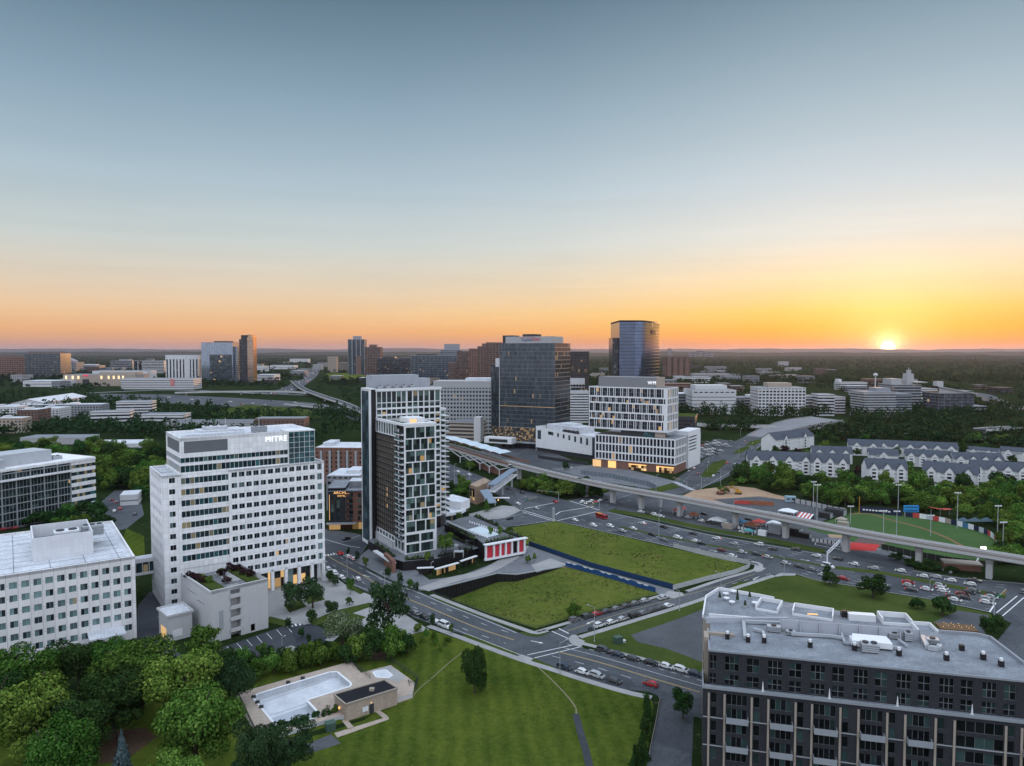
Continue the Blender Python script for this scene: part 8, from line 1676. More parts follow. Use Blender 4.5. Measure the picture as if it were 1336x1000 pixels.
for i, (x, yb, yt, r, lab) in enumerate(((582, 722, 694, 12, 'full tree on the podium terrace right of the apartment tower'), (558, 734, 717, 6, 'small tree on the podium terrace at the tower foot'), (640, 700, 686, 4, 'thin tree beside the rooftop pool, the left one'), (652, 702, 684, 4, 'thin tree beside the rooftop pool, the middle one'), (664, 702, 686, 4, 'thin tree beside the rooftop pool, the right one'), (600, 681, 668, 6, 'bushy tree before the small white shop'), (607, 738, 727, 4, 'small tree in the plaza bed below the podium canopy'), (697, 733, 721, 3, 'small tree on the plaza by the alley'), (688, 735, 724, 5, 'bushy tree below the red-panelled pavilion'))): tree(x, yb, yt, r, lab, (LF, LF3)[i % 2], base=.2, z0=4 if i < 2 else 6.5 if i < 5 else 0)
HR = [(296, 878, 842, 13), (316.6, 872, 846, 14), (327, 870, 847, 9), (337, 884, 858, 12), (348, 868, 845, 9), (357, 878, 848, 11), (368, 866, 841, 10), (379, 876, 846, 11), (390, 866, 839, 9), (401, 870, 837, 10), (411, 862, 833, 10), (419, 868, 838, 11), (428, 860, 835, 9), (436, 862, 840, 9), (452, 866, 836, 11), (468, 860, 826, 14), (488, 858, 815, 16), (512, 855, 812, 16), (532, 852, 822, 11)]
for i, (x, yb, yt, r) in enumerate(HR): tree(x, yb + 2, yt - 2, r * 1.28, 'dense green tree, %s in the hedge row above the pool' % from_left(i, len(HR)), (LF2, LF)[i % 2], group='hedge row of trees above the pool', base=.06)
BS = [(545, 824, 812, 7), (556, 829, 818, 6), (566, 834, 822, 5), (552, 838, 827, 5), (568, 842, 830, 4), (580, 843, 832, 4), (585, 838, 828, 5), (574, 850, 840, 4)]
for i, (x, yb, yt, r) in enumerate(BS): tree(x, yb, yt, r, 'young evergreen, %s in the bed at the lawn top by the boulevard' % from_left(srt([(b_[0], 1) for b_ in BS]).index(i), len(BS)), (LF3, LF)[i % 2], 'cone' if i % 2 else 'round', 'young_evergreen', 'young evergreens at the top of the lawn', base=.03)
AB = [(843, 926, 903, 7), (846, 940, 912, 7), (841, 950, 924, 8), (843, 965, 936, 8), (838, 978, 948, 9), (841, 992, 960, 9), (834, 1006, 972, 10), (828, 1000, 974, 8)]
for i, (x, yb, yt, r) in enumerate(AB): tree(x, yb, yt, r, 'dark hedge conifer, %s down the lower street' % ('nearest the boulevard' if i == 0 else ordinal(i)), LF2, 'cone' if i % 3 else 'oval', 'hedge_conifer', 'dark conifers along the lower street', base=.02)
for i, (x, yb, yt, r, m) in enumerate(((368, 952, 938, 9, LF2), (384, 950, 935, 9, LF2), (398, 945, 930, 9, LF2), (412, 940, 926, 8, LF2), (426, 937, 922, 8, LF2), (436, 934, 920, 6, LF), (457, 935, 920, 6, LF2), (308, 880, 868, 8, LF3), (300, 886, 872, 8, LF2))): tree(x, yb, yt, r, 'low shrub, %s of those by the pool' % from_left(srt([(q, 1) for q in (368, 384, 398, 412, 426, 436, 457, 308, 300)]).index(i), 9), m, 'round', 'shrub', 'low shrubs around the pool', 'shrub', base=0)
for i, (x, y, r, m) in enumerate(((248, 751, 8, LFR), (256, 754, 7, LFR), (264, 757, 7, LFR), (272, 757, 6, LF3), (290, 748, 7, LFR), (300, 740, 7, LFR), (309, 742, 8, LFR), (318, 747, 7, LFR), (327, 749, 7, LFR), (296, 757, 7, LFR), (288, 746, 6, LF3))): tree(x, y + 3, y - 6, r, 'dark red shrub, %s on the garage roof terrace' % from_left(srt([(q, 1) for q in (248, 256, 264, 272, 290, 300, 309, 318, 327, 296, 288)]).index(i), 11) if m is LFR else ('bright green shrub at the front of the garage roof terrace' if x < 280 else 'bright green shrub in the middle of the garage roof terrace'), m, 'round', 'shrub', 'shrubs on the garage roof terrace', 'shrub', base=0, z0=14.9)
def inpoly(x, y, poly):
 c = False
 for i in range(len(poly)):
  (x0, y0), (x1, y1) = poly[i], poly[i - 1]
  if (y0 > y) != (y1 > y) and x < (x1 - x0) * (y - y0) / (y1 - y0) + x0: c = not c
 return c
def belt(poly, n, hm, rm, label, group, mats, seed, gap=.8, kinds=('round',)):
 rd = random.Random(seed); xs = [p[0] for p in poly]; ys = [p[1] for p in poly]; got = []; tries = 0
 while len(got) < n and tries < 4000:
  tries += 1; x, y = rd.uniform(min(xs), max(xs)), rd.uniform(min(ys), max(ys))
  if not inpoly(x, y, poly): continue
  p = P(x, y); r = rm * rd.uniform(.75, 1.3)
  if any((p - q[0]).length < (r + q[1]) * gap for q in got): continue
  got.append((p, r, x, y))
 got.sort(key=lambda g: g[2])
 for i, (p, r, x, y) in enumerate(got):
  h = hm * rd.uniform(.75, 1.25); rpx = r * FPX / p.y; yt = proj((p.x, p.y, h))[1]
  tree(x, y, yt, rpx, label, mats[rd.randrange(len(mats))], kinds[rd.randrange(len(kinds))], group=group, base=.12, parts=p.y < 420)
belt([(962, 632), (975, 618), (1000, 626), (1060, 634), (1125, 638), (1130, 660), (1080, 664), (1040, 652), (1000, 640)], 26, 13, 6.5, 'tall green tree in the belt between the bare earth and the left white houses', 'trees between the bare earth and the white houses', (LF, LF2, LF), 1, .62)
belt([(1120, 645), (1200, 642), (1336, 648), (1345, 700), (1312, 700), (1290, 685), (1240, 676), (1180, 664), (1125, 660)], 44, 12, 6, 'green tree in the wood between the ball field and the white houses', 'trees between the ball field and the white houses', (LF, LF2, LF, LF3), 2, .62)
tree(1196, 652, 606, 15, 'tall ragged tree standing before the gap between two white houses', LF, base=.1, lod=1); tree(1257, 641, 612, 12, 'dark round tree against the front white house right of the ragged tree', LF2, base=.05); tree(1300, 643, 612, 13, 'dark broad tree before the right-hand white house', LF2, base=.05); tree(1318, 645, 614, 11, 'dark tree at the right end of the white houses', LF2, base=.05)
for i, (x, yb, yt, r, m) in enumerate(((1024, 600, 581, 7, LFR), (1012, 604, 578, 8, LF2), (1040, 602, 583, 6, LFR), (1085, 618, 594, 8, LFR), (1075, 596, 570, 8, LF3), (1120, 622, 606, 6, LFR), (1155, 606, 594, 7, LF3), (1170, 598, 580, 6, LF2), (1215, 600, 588, 6, LF2), (1254, 596, 573, 9, LF2), (1320, 606, 592, 7, LF2), (978, 612, 592, 7, LF2), (1284, 590, 576, 8, LF2), (1070, 612, 598, 6, LF))): tree(x, yb, yt, r, ('maroon' if m is LFR else 'green') + ' tree, %s of those standing between the white houses' % from_left(srt([(q, 1) for q in (1024, 1012, 1040, 1085, 1075, 1120, 1155, 1170, 1215, 1254, 1320, 978, 1284, 1070)]).index(i), 14), m, group='trees between the white houses', base=.08)
belt([(985, 594), (1140, 596), (1320, 603), (1320, 606), (1140, 600), (985, 598)], 13, 7, 3.6, 'small tree in the yards between the second and third rows of white houses', 'trees in the yards of the white houses', (LF, LF2), 31, .8); belt([(1060, 577), (1340, 584), (1340, 576), (1060, 570)], 30, 9, 5, 'tree in the row behind the white houses below the long highway bridge', 'trees behind the white houses', (LF2, LF2, LF), 32, .6); belt([(1115, 616), (1250, 620), (1340, 624), (1340, 618), (1115, 610)], 10, 6.5, 3.4, 'small tree in the yards behind the front row of white houses', 'trees behind the front white houses', (LF, LF2), 33, .8)
belt([(1296, 745), (1336, 735), (1345, 705), (1318, 712), (1300, 730)], 9, 9, 5, 'green tree on the bank at the right end of the viaduct', 'trees at the right end of the viaduct', (LF, LF2, LF3), 3, .6)
belt([(672, 640), (690, 632), (735, 640), (780, 646), (786, 650), (745, 651), (700, 646)], 12, 9.5, 6, 'green tree standing under the viaduct left of the crossing', 'trees under the viaduct', (LF, LF2), 4, .55); belt([(583, 645), (600, 634), (614, 640), (612, 652), (590, 655)], 7, 8, 4.5, 'green tree on the bank behind the apartment tower by the station', 'trees beside the station entrance', (LF, LF2), 5, .6); belt([(597, 610), (604, 606), (622, 612), (618, 616)], 5, 6, 3, 'small tree on the strip below the station', 'small trees below the station', (LF, LF2), 6, .6)
belt([(128, 640), (150, 632), (205, 640), (190, 700), (172, 690), (188, 668), (180, 645), (148, 640)], 7, 9, 5, 'round tree beside the small parking lot left of the headquarters tower', 'trees by the left parking lot', (LF, LF2), 7, .7); belt([(125, 612), (210, 600), (212, 640), (188, 642), (130, 642)], 22, 14, 7.5, 'tall green tree in the grove left of the headquarters tower', 'trees in the grove left of the headquarters tower', (LF, LF, LF2, LF3), 8, .55)
belt([(40, 690), (60, 675), (125, 665), (148, 690), (140, 705), (90, 705)], 13, 10, 6, 'dark tree before the dark glass office at the left', 'trees before the dark glass office', (LF2, LF2, LF), 9, .6); belt([(-5, 608), (-5, 586), (120, 587), (200, 590), (205, 602), (128, 608)], 26, 14, 8, 'green tree in the line behind the dark glass office at the left', 'trees behind the dark glass office', (LF, LF2), 10, .55)
belt([(425, 640), (470, 636), (470, 648), (440, 655)], 4, 9, 5, 'round tree between the brick flats and the hotel', 'trees behind the hotel', (LF2,), 11, .6); belt([(215, 585), (330, 575), (400, 578), (410, 590), (470, 582), (470, 600), (330, 610), (215, 610)], 22, 12, 7, 'green tree in the woods behind the headquarters tower', 'trees behind the headquarters tower', (LF, LF2), 12, .55)
belt([(930, 652), (965, 625), (975, 630), (950, 645)], 5, 5, 3.5, 'low bush on the slope left of the tree belt', 'bushes on the slope by the bare earth', (LF2, LF), 13, .6); belt([(1150, 726), (1195, 737), (1245, 747), (1240, 750), (1190, 740)], 9, 3, 2.6, 'dark bush along the low wall below the ball field', 'bushes below the ball field', (LF2,), 14, .5)
def far_wood(name, label, poly, n, mats, seed, avoid=True, hmul=1.0):
 rg = np.random.default_rng(seed); rd = random.Random(seed); xs = [p[0] for p in poly]; ys = [p[1] for p in poly]; C = []; N = []; S = []
 made = tries = 0
 while made < n and tries < n * 12:
  tries += 1; x, y = rd.uniform(min(xs), max(xs)), rd.uniform(min(ys), max(ys))
  if not inpoly(x, y, poly): continue
  if any(inpoly(x, y, k) for k in KEEP): continue
  p = P(x, y); cl = noise.noise(Vector((p.x * .004, p.y * .0025, 7)))
  if cl < rd.uniform(-.55, -.05): continue
  if avoid and any(abs(b_.loc(p)[0] - b_.W / 2) < b_.W / 2 + 6 and -9 < b_.loc(p)[1] < 60 for b_ in BLDS if abs(b_.A.y - p.y) < 160): continue
  made += 1; dz = p.y; r = rd.uniform(4.2, 8) * (1 + .25 * (dz > 2500)); h = rd.uniform(8, 15) * hmul * (1 + .7 * cl)
  m, leaf = (46, 2.6) if dz < 1000 else (26, 3.6) if dz < 1900 else (13, 5.6) if dz < 3600 else (7, 10)
  q = rg.normal(size=(m, 3)); q[:, 2] = np.abs(q[:, 2]) * .9 - .25; q /= np.linalg.norm(q, axis=1, keepdims=True); q *= rg.uniform(.7, 1.05, (m, 1))
  C.append(np.array([p.x, p.y, h * .45]) + q * np.array([r, r, h * .55])); N.append(q + rg.normal(size=q.shape) * .5); S.append(np.full(m, leaf))
 Q = quads(np.concatenate(C), np.concatenate(N), np.concatenate(S), rg).reshape(-1, 3); m = len(Q) // 4
 me = D.meshes.new(name); me.vertices.add(m * 4); me.loops.add(m * 4); me.polygons.add(m); me.vertices.foreach_set('co', Q.ravel()); me.loops.foreach_set('vertex_index', np.arange(m * 4)); me.polygons.foreach_set('loop_start', np.arange(0, m * 4, 4)); me.polygons.foreach_set('loop_total', np.full(m, 4))
 me.materials.append(mats); me.update(); link(name, me, kind='stuff', label=label)
Bld.loc = lambda s, p: ((Vector((p.x, p.y)) - s.A).dot(s.u), (Vector((p.x, p.y)) - s.A).dot(s.v))
KEEP = [[(120, 512), (300, 516), (400, 522), (480, 530), (480, 543), (400, 536), (300, 534), (180, 526)], [(345, 520), (395, 497), (405, 474), (424, 474), (425, 486), (412, 505), (400, 520)], [(428, 488), (520, 487), (525, 494), (430, 497)], [(905, 600), (905, 574), (1000, 560), (1110, 540), (1110, 556), (1010, 590), (960, 620)], [(885, 549), (1030, 552), (1030, 559), (885, 559)], [(1040, 553), (1336, 570), (1336, 580), (1040, 560)], [(1255, 508), (1290, 512), (1345, 530), (1345, 540), (1275, 521)], [(560, 575), (600, 570), (700, 585), (700, 600), (560, 600)], [(1290, 554), (1345, 552), (1345, 562), (1290, 564)], [(290, 535), (400, 534), (420, 543), (300, 545)], [(120, 505), (400, 508), (400, 516), (120, 512)], [(745, 560), (885, 560), (885, 640), (700, 600)], [(0, 570), (0, 590), (130, 590), (130, 570)]]
far_wood('woodland', 'dark woods between the offices and roads on the left', [(-20, 500), (480, 500), (600, 520), (600, 575), (480, 600), (210, 575), (-20, 580)], 900, LFD, 21); far_wood('woodland', 'dark woods below the skyline on the left', [(-20, 474), (430, 474), (620, 488), (620, 505), (-20, 508)], 1300, LFD, 22)
far_wood('woodland', 'dark woods around the offices on the right', [(745, 500), (1345, 496), (1345, 588), (1240, 582), (1000, 572), (905, 560), (745, 556)], 1500, LFD, 23); far_wood('woodland', 'broad dark woods rising toward the sun', [(860, 472), (1345, 470), (1345, 500), (740, 504), (740, 478)], 2600, LFD, 24)
far_wood('woodland', 'farthest dark woods along the whole horizon', [(-20, 465.5), (1356, 465.5), (1356, 475), (-20, 477)], 5200, LFD, 25, False)
# ---------------------------------------------------------------- cars
PAINT = {}
def paint(n):
 c = {'white': (.62, .63, .64), 'silver': (.36, .37, .38), 'grey': (.14, .145, .15), 'dark grey': (.045, .048, .052), 'black': (.010, .010, .012), 'dark blue': (.018, .028, .055), 'red': (.36, .018, .022), 'maroon': (.12, .012, .018), 'tan': (.30, .25, .19), 'blue': (.04, .09, .2)}[n]
 if n not in PAINT:
  m, nt, b = new_mat('car_paint_' + n.replace(' ', '_')); b.inputs['Base Color'].default_value = c + (1,); b.inputs['Roughness'].default_value = .28; b.inputs['Specular IOR Level'].default_value = .5; b.inputs['Coat Weight'].default_value = .4; PAINT[n] = m
 return PAINT[n]
CARGL = plain('car_glass', (.008, .010, .012), .12, .1, 1, spec=.5); TYRE = plain('tyre', (.012, .012, .012), .8); RIM = plain('wheel_rim', (.25, .25, .26), .4, .1, 1, metal=.6)
HEADL = plain('headlamp_off', (.5, .5, .48), .2, .05); HEADB = glow('headlamp', (1, .92, .78), 2.2); TAILL = plain('tail_lamp_off', (.16, .012, .01), .3, .05); TAILB = glow('brake_lamp', (1, .05, .03), 1.6)
SHAPES = {'car': [(-1.9, .35, .62, .66), (-1.88, .62, .80, .70), (-1.45, .86, .86, .74), (-1.05, 1.18, 1.18, .60), (.05, 1.22, 1.22, .60), (.72, .86, .88, .74), (1.7, .74, .76, .72), (1.92, .55, .55, .62)],
          'suv': [(-1.9, .4, .8, .70), (-1.88, .95, 1.0, .74), (-1.7, 1.35, 1.35, .66), (-1.3, 1.42, 1.42, .66), (.2, 1.42, 1.42, .65), (.85, .98, 1.0, .76), (1.75, .88, .9, .74), (1.95, .6, .6, .66)],
          'pickup': [(-2.2, .5, .85, .76), (-2.18, .92, .92, .78), (-.75, .92, .92, .78), (-.6, 1.4, 1.4, .66), (.4, 1.42, 1.42, .66), (.95, .98, 1.0, .78), (2.0, .9, .92, .76), (2.2, .6, .6, .70)],
          'van': [(-2.2, .4, .9, .78), (-2.18, 1.7, 1.75, .74), (-1.9, 1.85, 1.85, .74), (.9, 1.85, 1.85, .72), (1.5, 1.05, 1.1, .80), (2.15, .9, .95, .78), (2.3, .55, .55, .72)]}
def car_body(kind):
 """smooth shell swept along the length; the cabin's upper band is left for the glass part"""
 pr = SHAPES[kind]; mb = MB(); belt = {'car': .84, 'suv': .97, 'pickup': .96, 'van': 1.15}[kind]; secs = []
 for x, zt, zr, hw in pr:
  zb = .26; zm = min(zt, belt); full = .80 if kind != 'van' else .86
  secs.append([(x, -full * .96, zb), (x, -full, (zb + zm) / 2), (x, -full * .97, zm), (x, -(hw if zt > belt else full * .9), zt), (x, (hw if zt > belt else full * .9), zt), (x, full * .97, zm), (x, full, (zb + zm) / 2), (x, full * .96, zb)])
 b0 = len(mb.v)
 for s_ in secs: mb.v += s_
 for i in range(len(secs) - 1):
  for k in range(7): a = b0 + i * 8 + k; mb.f.append((a, a + 8, a + 9, a + 1)); mb.m.append(0)
 mb.f.append(tuple(range(b0, b0 + 8))); mb.m.append(0); mb.f.append(tuple(range(b0 + len(secs) * 8 - 1, b0 + len(secs) * 8 - 9, -1))); mb.m.append(0)
 g = MB(); cab = [s_ for s_, q in zip(secs, pr) if q[1] > belt]; i0 = next(i for i, q in enumerate(pr) if q[1] > belt); i1 = len(pr) - 1 - next(i for i, q in enumerate(reversed(pr)) if q[1] > belt)
 def lerp(a, b, t): return tuple(a[k] + (b[k] - a[k]) * t for k in range(3))
 for sd, (lo, hi) in ((-1, (2, 3)), (1, (5, 4))):
  A = [lerp(s_[lo], s_[hi], .12) for s_ in cab]; B = [lerp(s_[lo], s_[hi], .82) for s_ in cab]
  A = [secs[i0 - 1][lo]] + A + [secs[i1 + 1][lo]] if kind in ('car', 'suv') else A; B = [lerp(secs[i0 - 1][lo], secs[i0][hi], .15)] + B + [lerp(secs[i1 + 1][lo], secs[i1][hi], .15)] if kind in ('car', 'suv') else B
  off = .015 * sd
  for k in range(len(A) - 1):
   q = [A[k], A[k + 1], B[k + 1], B[k]]; q = q if sd < 0 else q[::-1]; g.quad(*[(p[0], p[1] + off, p[2]) for p in q])
 for a, c, t0, t1 in ((i1, i1 + 1, .08, .9), (i0, i0 - 1, .08, .9)):
  L0, R0, L1, R1 = secs[a][3], secs[a][4], secs[c][3], secs[c][4]; q = [lerp(L0, L1, t0), lerp(R0, R1, t0), lerp(R0, R1, t1), lerp(L0, L1, t1)]; q = [(p[0] + (.01 if a == i1 else -.01), p[1] * .93, p[2] + .02) for p in q]; g.quad(*(q if a == i0 else q[::-1]))
 return mb, g
def wheel_mb():
 mb = MB(); n = 12
 for s_ in (-1, 1): pass
 i = 0; ring_ = [(math.cos(6.2832 * k / n), math.sin(6.2832 * k / n)) for k in range(n)]
 mb.v += [(c * .31, -.1, s * .31) for c, s in ring_] + [(c * .31, .1, s * .31) for c, s in ring_]
 for k in range(n): mb.f.append((k, (k + 1) % n, n + (k + 1) % n, n + k)); mb.m.append(0)
 mb.f.append(tuple(range(n - 1, -1, -1))); mb.m.append(0); mb.f.append(tuple(range(n, 2 * n))); mb.m.append(0)
 for y, rev in ((-.11, True), (.11, False)):
  b0 = len(mb.v); mb.v += [(c * .19, y, s * .19) for c, s in ring_]; mb.f.append(tuple(b0 + k for k in (range(n - 1, -1, -1) if rev else range(n)))); mb.m.append(1)
 return mb
WM_ = wheel_mb(); RM_ = MB(); RM_.v = WM_.v; RM_.f = [f for f, m in zip(WM_.f, WM_.m) if m == 1]; RM_.m = [0] * len(RM_.f); k_ = [f for f, m in zip(WM_.f, WM_.m) if m == 0]; RIMM = RM_.mesh('rim', RIM); WM_.f = k_; WM_.m = [0] * len(k_); WHEEL = WM_.mesh('wheel', TYRE); CM = {}
def car_mesh(kind, col, lit):
 key = (kind, col, lit)
 if key not in CM:
  b, g = car_body(kind); me = b.mesh('body', paint(col)); gm = g.mesh('window', CARGL); L = SHAPES[kind][-1][0]; Rr = SHAPES[kind][0][0]
  fl = MB(); fl.box(-.06, .02, -.2, .2, -.07, .07, bottom=True); one = MB(); one.v = b.v + g.v; one.f = b.f + [tuple(i + len(b.v) for i in f) for f in g.f]; one.m = [0] * len(b.f) + [1] * len(g.f)
  for y in (-.62, .62):
   one.box(L - .05, L + .01, y - .18, y + .18, .5, .64, 2); one.box(Rr - .01, Rr + .05, y - .16, y + .16, .58, .74, 3)
   for x in (-1.2, 1.2): one.box(x - .28, x + .28, y * 1.2 - .08, y * 1.2 + .08, 0, .55, 4)
  sm = one.mesh('car', [paint(col), CARGL, HEADB if lit else HEADL, TAILB if lit else TAILL, TYRE])
  CM[key] = (me, gm, sm, L, Rr)
 return CM[key]
hl = MB(); hl.box(-.05, .015, -.18, .18, -.07, .07, bottom=True); HLM = hl.mesh('headlight', HEADL); TLM = hl.mesh('taillight', TAILL); TLB = hl.mesh('taillight', TAILB)
def car(px, py, ang, kind, col, label, group, detail=True, lit=False, k=1.0):
 k *= 1.1
 p = P(px, py); me, gm, sm, L, Rr = car_mesh(kind, col, lit); nm = {'car': 'car', 'suv': 'car', 'pickup': 'pickup_truck', 'van': 'van'}[kind]; cat = {'car': 'car', 'suv': 'car', 'pickup': 'pickup truck', 'van': 'van'}[kind]
 if not detail:
  o = link(nm, sm, None, (p.x, p.y, .05), ang, label, cat, group); o.scale = (k, k, k); return o
 t = thing(nm, label, cat, (p.x, p.y, .05), ang, group); t.scale = (k, k, k); link('body', me, t); link('window', gm, t)
 for x in (-1.2, 1.2):
  for y in (-.74, .74): link('rim', RIMM, link('wheel', WHEEL, t, (x * (1.1 if kind in ('pickup', 'van') else 1), y, .31)))
 for y in (-.58, .58): link('headlight', HLM, t, (L, y, .57)); o = link('taillight', TLB if lit else TLM, t, (Rr, y, .66), math.pi)
 return t
KW = {'w': 'white', 's': 'silver', 'g': 'grey', 'd': 'dark grey', 'b': 'black', 'n': 'dark blue', 'r': 'red', 'm': 'maroon', 't': 'tan'}; KT = {'c': 'car', 'u': 'suv', 'p': 'pickup', 'v': 'van'}; WD = {'car': 'car', 'suv': 'tall car', 'pickup': 'pickup truck', 'van': 'van'}
def heading(line, px, py):
 L = spline([P(x, y) for x, y in line]); p = P(px, py).to_2d(); i = min(range(len(L) - 1), key=lambda i: (L[i] - p).length); d = L[i + 1] - L[i]; return math.atan2(d.y, d.x)
def cars(line, flip, spec, place, group, detail=True, lit=0.0, k=1.0):
 """spec: (px, py, code) with code = colour letter + type letter"""
 order = sorted(range(len(spec)), key=lambda i: spec[i][0])
 for rank, i in enumerate(order):
  x, y, c = spec[i][:3]; kd = KT[c[1]]; a = heading(line, x, y) + (math.pi if flip else 0) + random.uniform(-.02, .02)
  lab = '%s %s, %s %s' % (KW[c[0]], WD[kd], 'only one' if len(spec) == 1 else from_left(rank, len(spec)), place); car(x, y, a, kd, KW[c[0]], lab, group, detail, random.random() < lit, k)
BV = [(424, 723), (470, 749), (524, 778.5), (560, 793), (620, 818.5), (671, 835.5), (727, 850.5), (780, 864), (850, 885), (913, 903.5)]
SS = [(740, 824), (800, 804), (879, 781), (940, 764.5), (985, 749)]
HW = [(584, 615), (641, 633), (700, 652), (760, 672), (873, 704), (940, 716), (1033, 734), (1117, 753), (1200, 768), (1300, 786)]
cars(SS, False, [(750, 810.5, 'gu'), (766, 806.5, 'du'), (779, 803, 'rc'), (792, 799.5, 'dc'), (805, 796, 'gc'), (817.5, 792.5, 'dc'), (829.5, 789, 'gc'), (842, 785.5, 'sc')], "on the side street's meadow kerb", 'cars parked on the upper kerb of the side street')
cars(SS, False, [(782, 818, 'wu'), (798, 813.5, 'wc'), (812.7, 809.5, 'sc'), (827, 805, 'bu'), (840, 801.5, 'gc'), (851.7, 798, 'dc'), (862, 795, 'dc'), (872, 792, 'wc')], "on the side street's gravel-lot kerb", 'cars parked on the lower kerb of the side street')
cars(SS, True, [(865.5, 782, 'sp')], 'driving down the side street', 'traffic on the side street')
cars(BV, False, [(787.5, 850.5, 'du'), (805.5, 856, 'nc'), (826, 861.5, 'dc'), (849, 867, 'bc'), (869, 871.5, 'wc'), (889, 876.5, 'wu'), (906, 881, 'nc')], "on the boulevard's gravel-lot kerb", 'cars parked on the far kerb of the boulevard')
cars(BV, False, [(736, 873, 'nu'), (760, 879, 'wc'), (779, 884, 'su'), (801, 890.5, 'dc')], "on the boulevard's lawn kerb right of the crossing", 'cars parked on the near kerb of the boulevard')
cars(BV, True, [(849, 895, 'rc')], 'driving along the boulevard', 'traffic on the boulevard')
cars(BV, False, [(542, 802, 'gc'), (553.5, 807, 'bc'), (569, 814, 'wc'), (580.5, 819, 'wv')], 'parked beyond the pine on the boulevard', 'cars parked beside the pine')
cars(BV, False, [(428, 744, 'wc'), (436.5, 749.5, 'wu'), (445.5, 755, 'wc')], 'at the kerb of the white headquarters', 'cars at the headquarters kerb')
cars(BV, True, [(443, 723.5, 'rc'), (453, 727.5, 'wc'), (460, 730.5, 'wc')], 'at the podium kerb across the boulevard', 'cars at the podium kerb', True, 1.0)
cars(BV, True, [(466, 757, 'wc')], 'moving past the headquarters', 'traffic on the boulevard'); cars([(424, 712), (470, 700)], False, [(452, 704.5, 'bc')], 'crossing before the hotel', 'traffic on the boulevard')
cars(HW, False, [(750, 680, 'wc'), (774, 687, 'wu'), (796, 688, 'wu'), (851, 699, 'bc'), (907.5, 707.5, 'wc'), (915, 710.5, 'bc'), (941.5, 719.5, 'mc'), (987, 724.5, 'dc'), (1001.5, 728.5, 'sc'), (1024.7, 736.5, 'sc'), (1060, 745, 'gc')], 'on the near highway lanes', 'traffic on the near lanes of the highway', True, .25)
cars(HW, True, [(904, 697.5, 'dc'), (1039, 718.5, 'dc'), (1093, 731, 'dc'), (1114, 737.5, 'wc'), (1175, 746.5, 'wc'), (1204, 753.5, 'wc'), (1221.5, 754.5, 'sc'), (1266, 764, 'wc'), (1271, 759.5, 'dp')], 'on the far highway lanes', 'traffic on the far lanes of the highway')
cars(HW, False, [(812, 694, 'sc'), (826, 691, 'wc'), (866, 706, 'gc'), (884, 703, 'wu'), (955, 727, 'wc'), (968, 722, 'sc'), (1043, 741, 'dc'), (1075, 752, 'wc'), (1100, 756.5, 'rc'), (1128, 762, 'sc'), (1150, 766, 'wu')], 'in the thin traffic of the near highway side', 'thin traffic on the near highway side'); cars(HW, True, [(838, 684, 'wc'), (866, 689, 'bc'), (935, 704, 'wc'), (958, 711, 'sc'), (990, 712, 'wu'), (1008, 718, 'dc'), (1066, 727, 'wc'), (1140, 743, 'sc'), (1240, 759, 'wc')], 'in the thin traffic of the far highway side', 'thin traffic on the far highway side', True, .3)
cars(HW, True, [(971, 695.5, 'wp')], 'parked on the verge under the viaduct', 'work trucks'); cars(HW, False, [(1080, 741, 'wv')], 'working beside the sign gantry', 'work trucks')
Q = [(1185, 761.5, 'rc'), (1185.5, 765.5, 'sc'), (1189, 771.5, 'dc'), (1209, 770.5, 'wc'), (1226, 765.5, 'sc'), (1229, 769.5, 'wc'), (1231, 773, 'wc'), (1243, 779.5, 'dc'), (1246, 784.5, 'wc'), (1256, 777, 'mc'), (1258, 781.5, 'dc'), (1263.5, 774.5, 'dc'), (1270, 772.5, 'gc'), (1287, 787.8, 'wc'), (1287.5, 784.3, 'su'), (1293.5, 781, 'sc'), (1295, 777.8, 'du')]
cars(HW, False, Q, 'in the queue at the right-hand lights', 'cars queueing at the right-hand lights', True, .8); cars([(1336, 773), (1320, 790)], False, [(1335, 774, 'dc')], 'at the right edge beyond the crossing', 'traffic at the right edge')
cars(HW, False, [(597.5, 616.5, 'wc'), (612, 620.5, 'wc'), (663.5, 639, 'dc'), (681.5, 644, 'bc'), (699.5, 664.5, 'sc'), (675.5, 658.5, 'wc')], 'on the highway left of the crossing', 'traffic left of the crossing', False); cars([(640, 681), (700, 668)], True, [(665, 678, 'bc')], 'on the side road behind the pool deck', 'traffic left of the crossing', False); cars(HW, True, [(724.5, 656, 'rc')], 'crossing at the traffic lights', 'traffic left of the crossing')
CRS = [(735, 668), (789, 649), (846, 645), (895, 635), (930, 612), (965, 585)]
cars(CRS, True, [(760, 656, 'wc'), (766, 657.5, 'sc'), (772, 655, 'wc'), (777, 657, 'rc'), (783, 654.5, 'wc'), (789, 653, 'dc')], 'waiting at the lights under the viaduct', 'cars waiting under the viaduct', False, .5); cars(CRS, False, [(949, 604.5, 'rc'), (931, 622, 'wc'), (938, 617, 'dc'), (959, 607, 'wc'), (906, 612, 'wc'), (912, 619, 'dc'), (899, 616, 'sc'), (972, 577, 'tc'), (985, 568, 'rc')], 'on the street right of the gridded office', 'traffic beside the gridded office', False, .6)
cars([(820, 668), (940, 694)], False, [(836, 669, 'wc'), (846, 671.5, 'dc'), (854, 673, 'wu'), (862, 675, 'wc'), (898, 676.5, 'sc'), (916, 681, 'wc'), (925, 683.5, 'du'), (948, 687, 'wv'), (919, 672, 'bc'), (977, 679, 'bc')], 'parked under the viaduct by the market', 'cars parked under the viaduct')
rd = random.Random(5); LOT = []
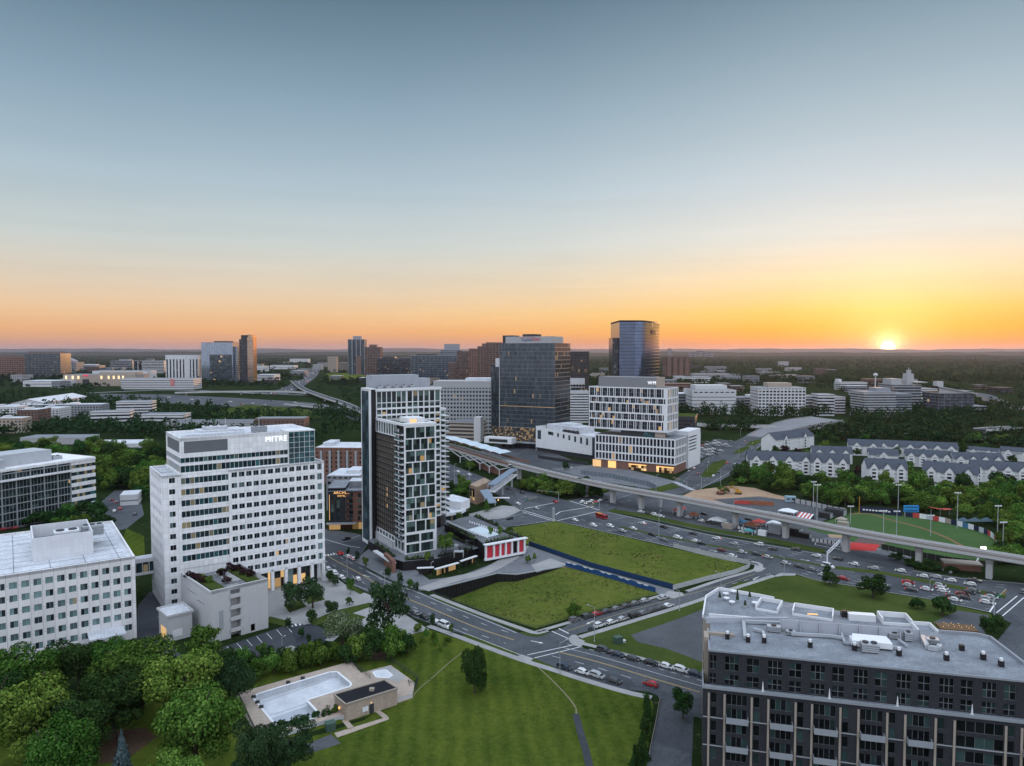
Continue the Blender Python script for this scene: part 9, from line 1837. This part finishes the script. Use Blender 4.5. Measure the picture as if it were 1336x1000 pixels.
for r in range(6):
 for k in range(9):
  x, y = 908 + k * 5.2 + r * .8, 597 - r * 3.6 - k * .8
  if rd.random() < .82 and inpoly(x, y, [(905, 600), (905, 580), (935, 572), (962, 576), (950, 586), (915, 602)]): LOT.append((x, y, rd.choice(['wc', 'wc', 'sc', 'wu', 'dc', 'gc', 'rc', 'bc'])))
for i, (x, y, c) in enumerate(sorted(LOT)): car(x, y, -.6 + rd.uniform(-.05, .05), KT[c[1]], KW[c[0]], '%s car, %s in the lot right of the gridded office' % (KW[c[0]], from_left(i, len(LOT))), 'cars parked in the lot beside the gridded office', False)
cars([(140, 690), (170, 640)], False, [(146, 653, 'bc'), (149.5, 668, 'wc'), (157, 665, 'rc'), (152, 656, 'gc'), (176, 672, 'dc')], 'in the small lot left of the headquarters', 'cars in the left parking lot', False, .3); cars([(0, 694), (40, 688)], False, [(6, 692, 'rc'), (14, 691, 'mc'), (22, 690, 'rc'), (29, 689, 'dc')], 'behind the left white office block', 'cars behind the left office block', False)
FW = [(360, 515), (385, 504), (400, 495), (408, 488), (412, 481), (414, 476)]; FS = []
for k in range(60):
 t_ = rd.random(); i = min(4, int(t_ * 5)); f = t_ * 5 - i; x = FW[i][0] + (FW[i + 1][0] - FW[i][0]) * f; y = FW[i][1] + (FW[i + 1][1] - FW[i][1]) * f; FS.append((x + rd.uniform(-11, 11) * (1 - t_ * .6), y, rd.choice(['wc', 'wc', 'sc', 'rc'])))
for i, (x, y, c) in enumerate(sorted(FS)): car(x, y, heading(FW, x, y) + (0 if i % 2 else math.pi), 'car', KW[c[0]], 'distant car on the highway running to the left skyline', 'distant cars on the highway', False, True, 1.5)
for i, (x, y, c) in enumerate(((300, 525, 'wc'), (330, 527, 'wc'), (355, 524, 'dc'), (372, 529, 'wc'), (400, 531, 'sc'), (440, 536, 'wc'), (250, 522, 'wc'), (415, 529, 'rc'), (220, 519, 'wc'), (275, 524, 'sc'), (315, 528, 'rc'), (385, 526, 'wc'), (455, 536, 'dc'), (428, 532, 'wc'), (345, 529, 'sc'))): car(x, y, -.25, 'car', KW[c[0]], 'distant car on the broad freeway behind the headquarters', 'distant cars on the freeway', False, i % 2 == 0, 1.4)
p = P(785, 676.5); a = heading(HW, 785, 676); t = thing('bus', 'red and orange city bus at the crossing under the viaduct', 'bus', (p.x, p.y, .05), a)
t.scale = (.85, .85, .85); mb = MB(); mb.box(-4.6, 4.6, -1.15, 1.15, .45, 2.7, 0); mb.box(-4.3, -.6, -1.05, 1.05, 2.7, 3.0, 1); mb.build('body', [paint('red'), plain('bus_orange', (.55, .22, .05))], t); mb = MB()
for s_ in (-1, 1): mb.box(-4.3, 4.0, 1.155 * s_ - .01, 1.155 * s_ + .01, 1.45, 2.35)
mb.box(4.595, 4.63, -1.0, 1.0, 1.2, 2.4); mb.build('window', CARGL, t)
for x in (-2.8, 2.8):
 for y in (-1.0, 1.0): o = link('wheel', WHEEL, t, (x, y, .45)); o.scale = (1.4, 1.4, 1.4)
for y in (-.9, .9): link('headlight', HLM, t, (4.62, y, .8)); link('taillight', TLM, t, (-4.6, y, .9), math.pi)
p = P(770, 822.5); t = thing('motorcycle', 'black motorcycle parked at the end of the side street row', 'motorcycle', (p.x, p.y, .05), .5)
for x in (-.6, .6): o = link('wheel', WHEEL, t, (x, 0, .28)); o.scale = (.9, .5, .9)
mb = MB(); mb.box(-.5, .5, -.14, .14, .35, .75); mb.bar((.35, 0, .7), (.65, 0, .3), .07); mb.bar((.3, -.3, 1.0), (.3, .3, 1.0), .06); mb.build('frame', M_DMETAL, t); mb = MB(); mb.box(-.65, .05, -.15, .15, .75, .88); mb.build('seat', TYRE, t)
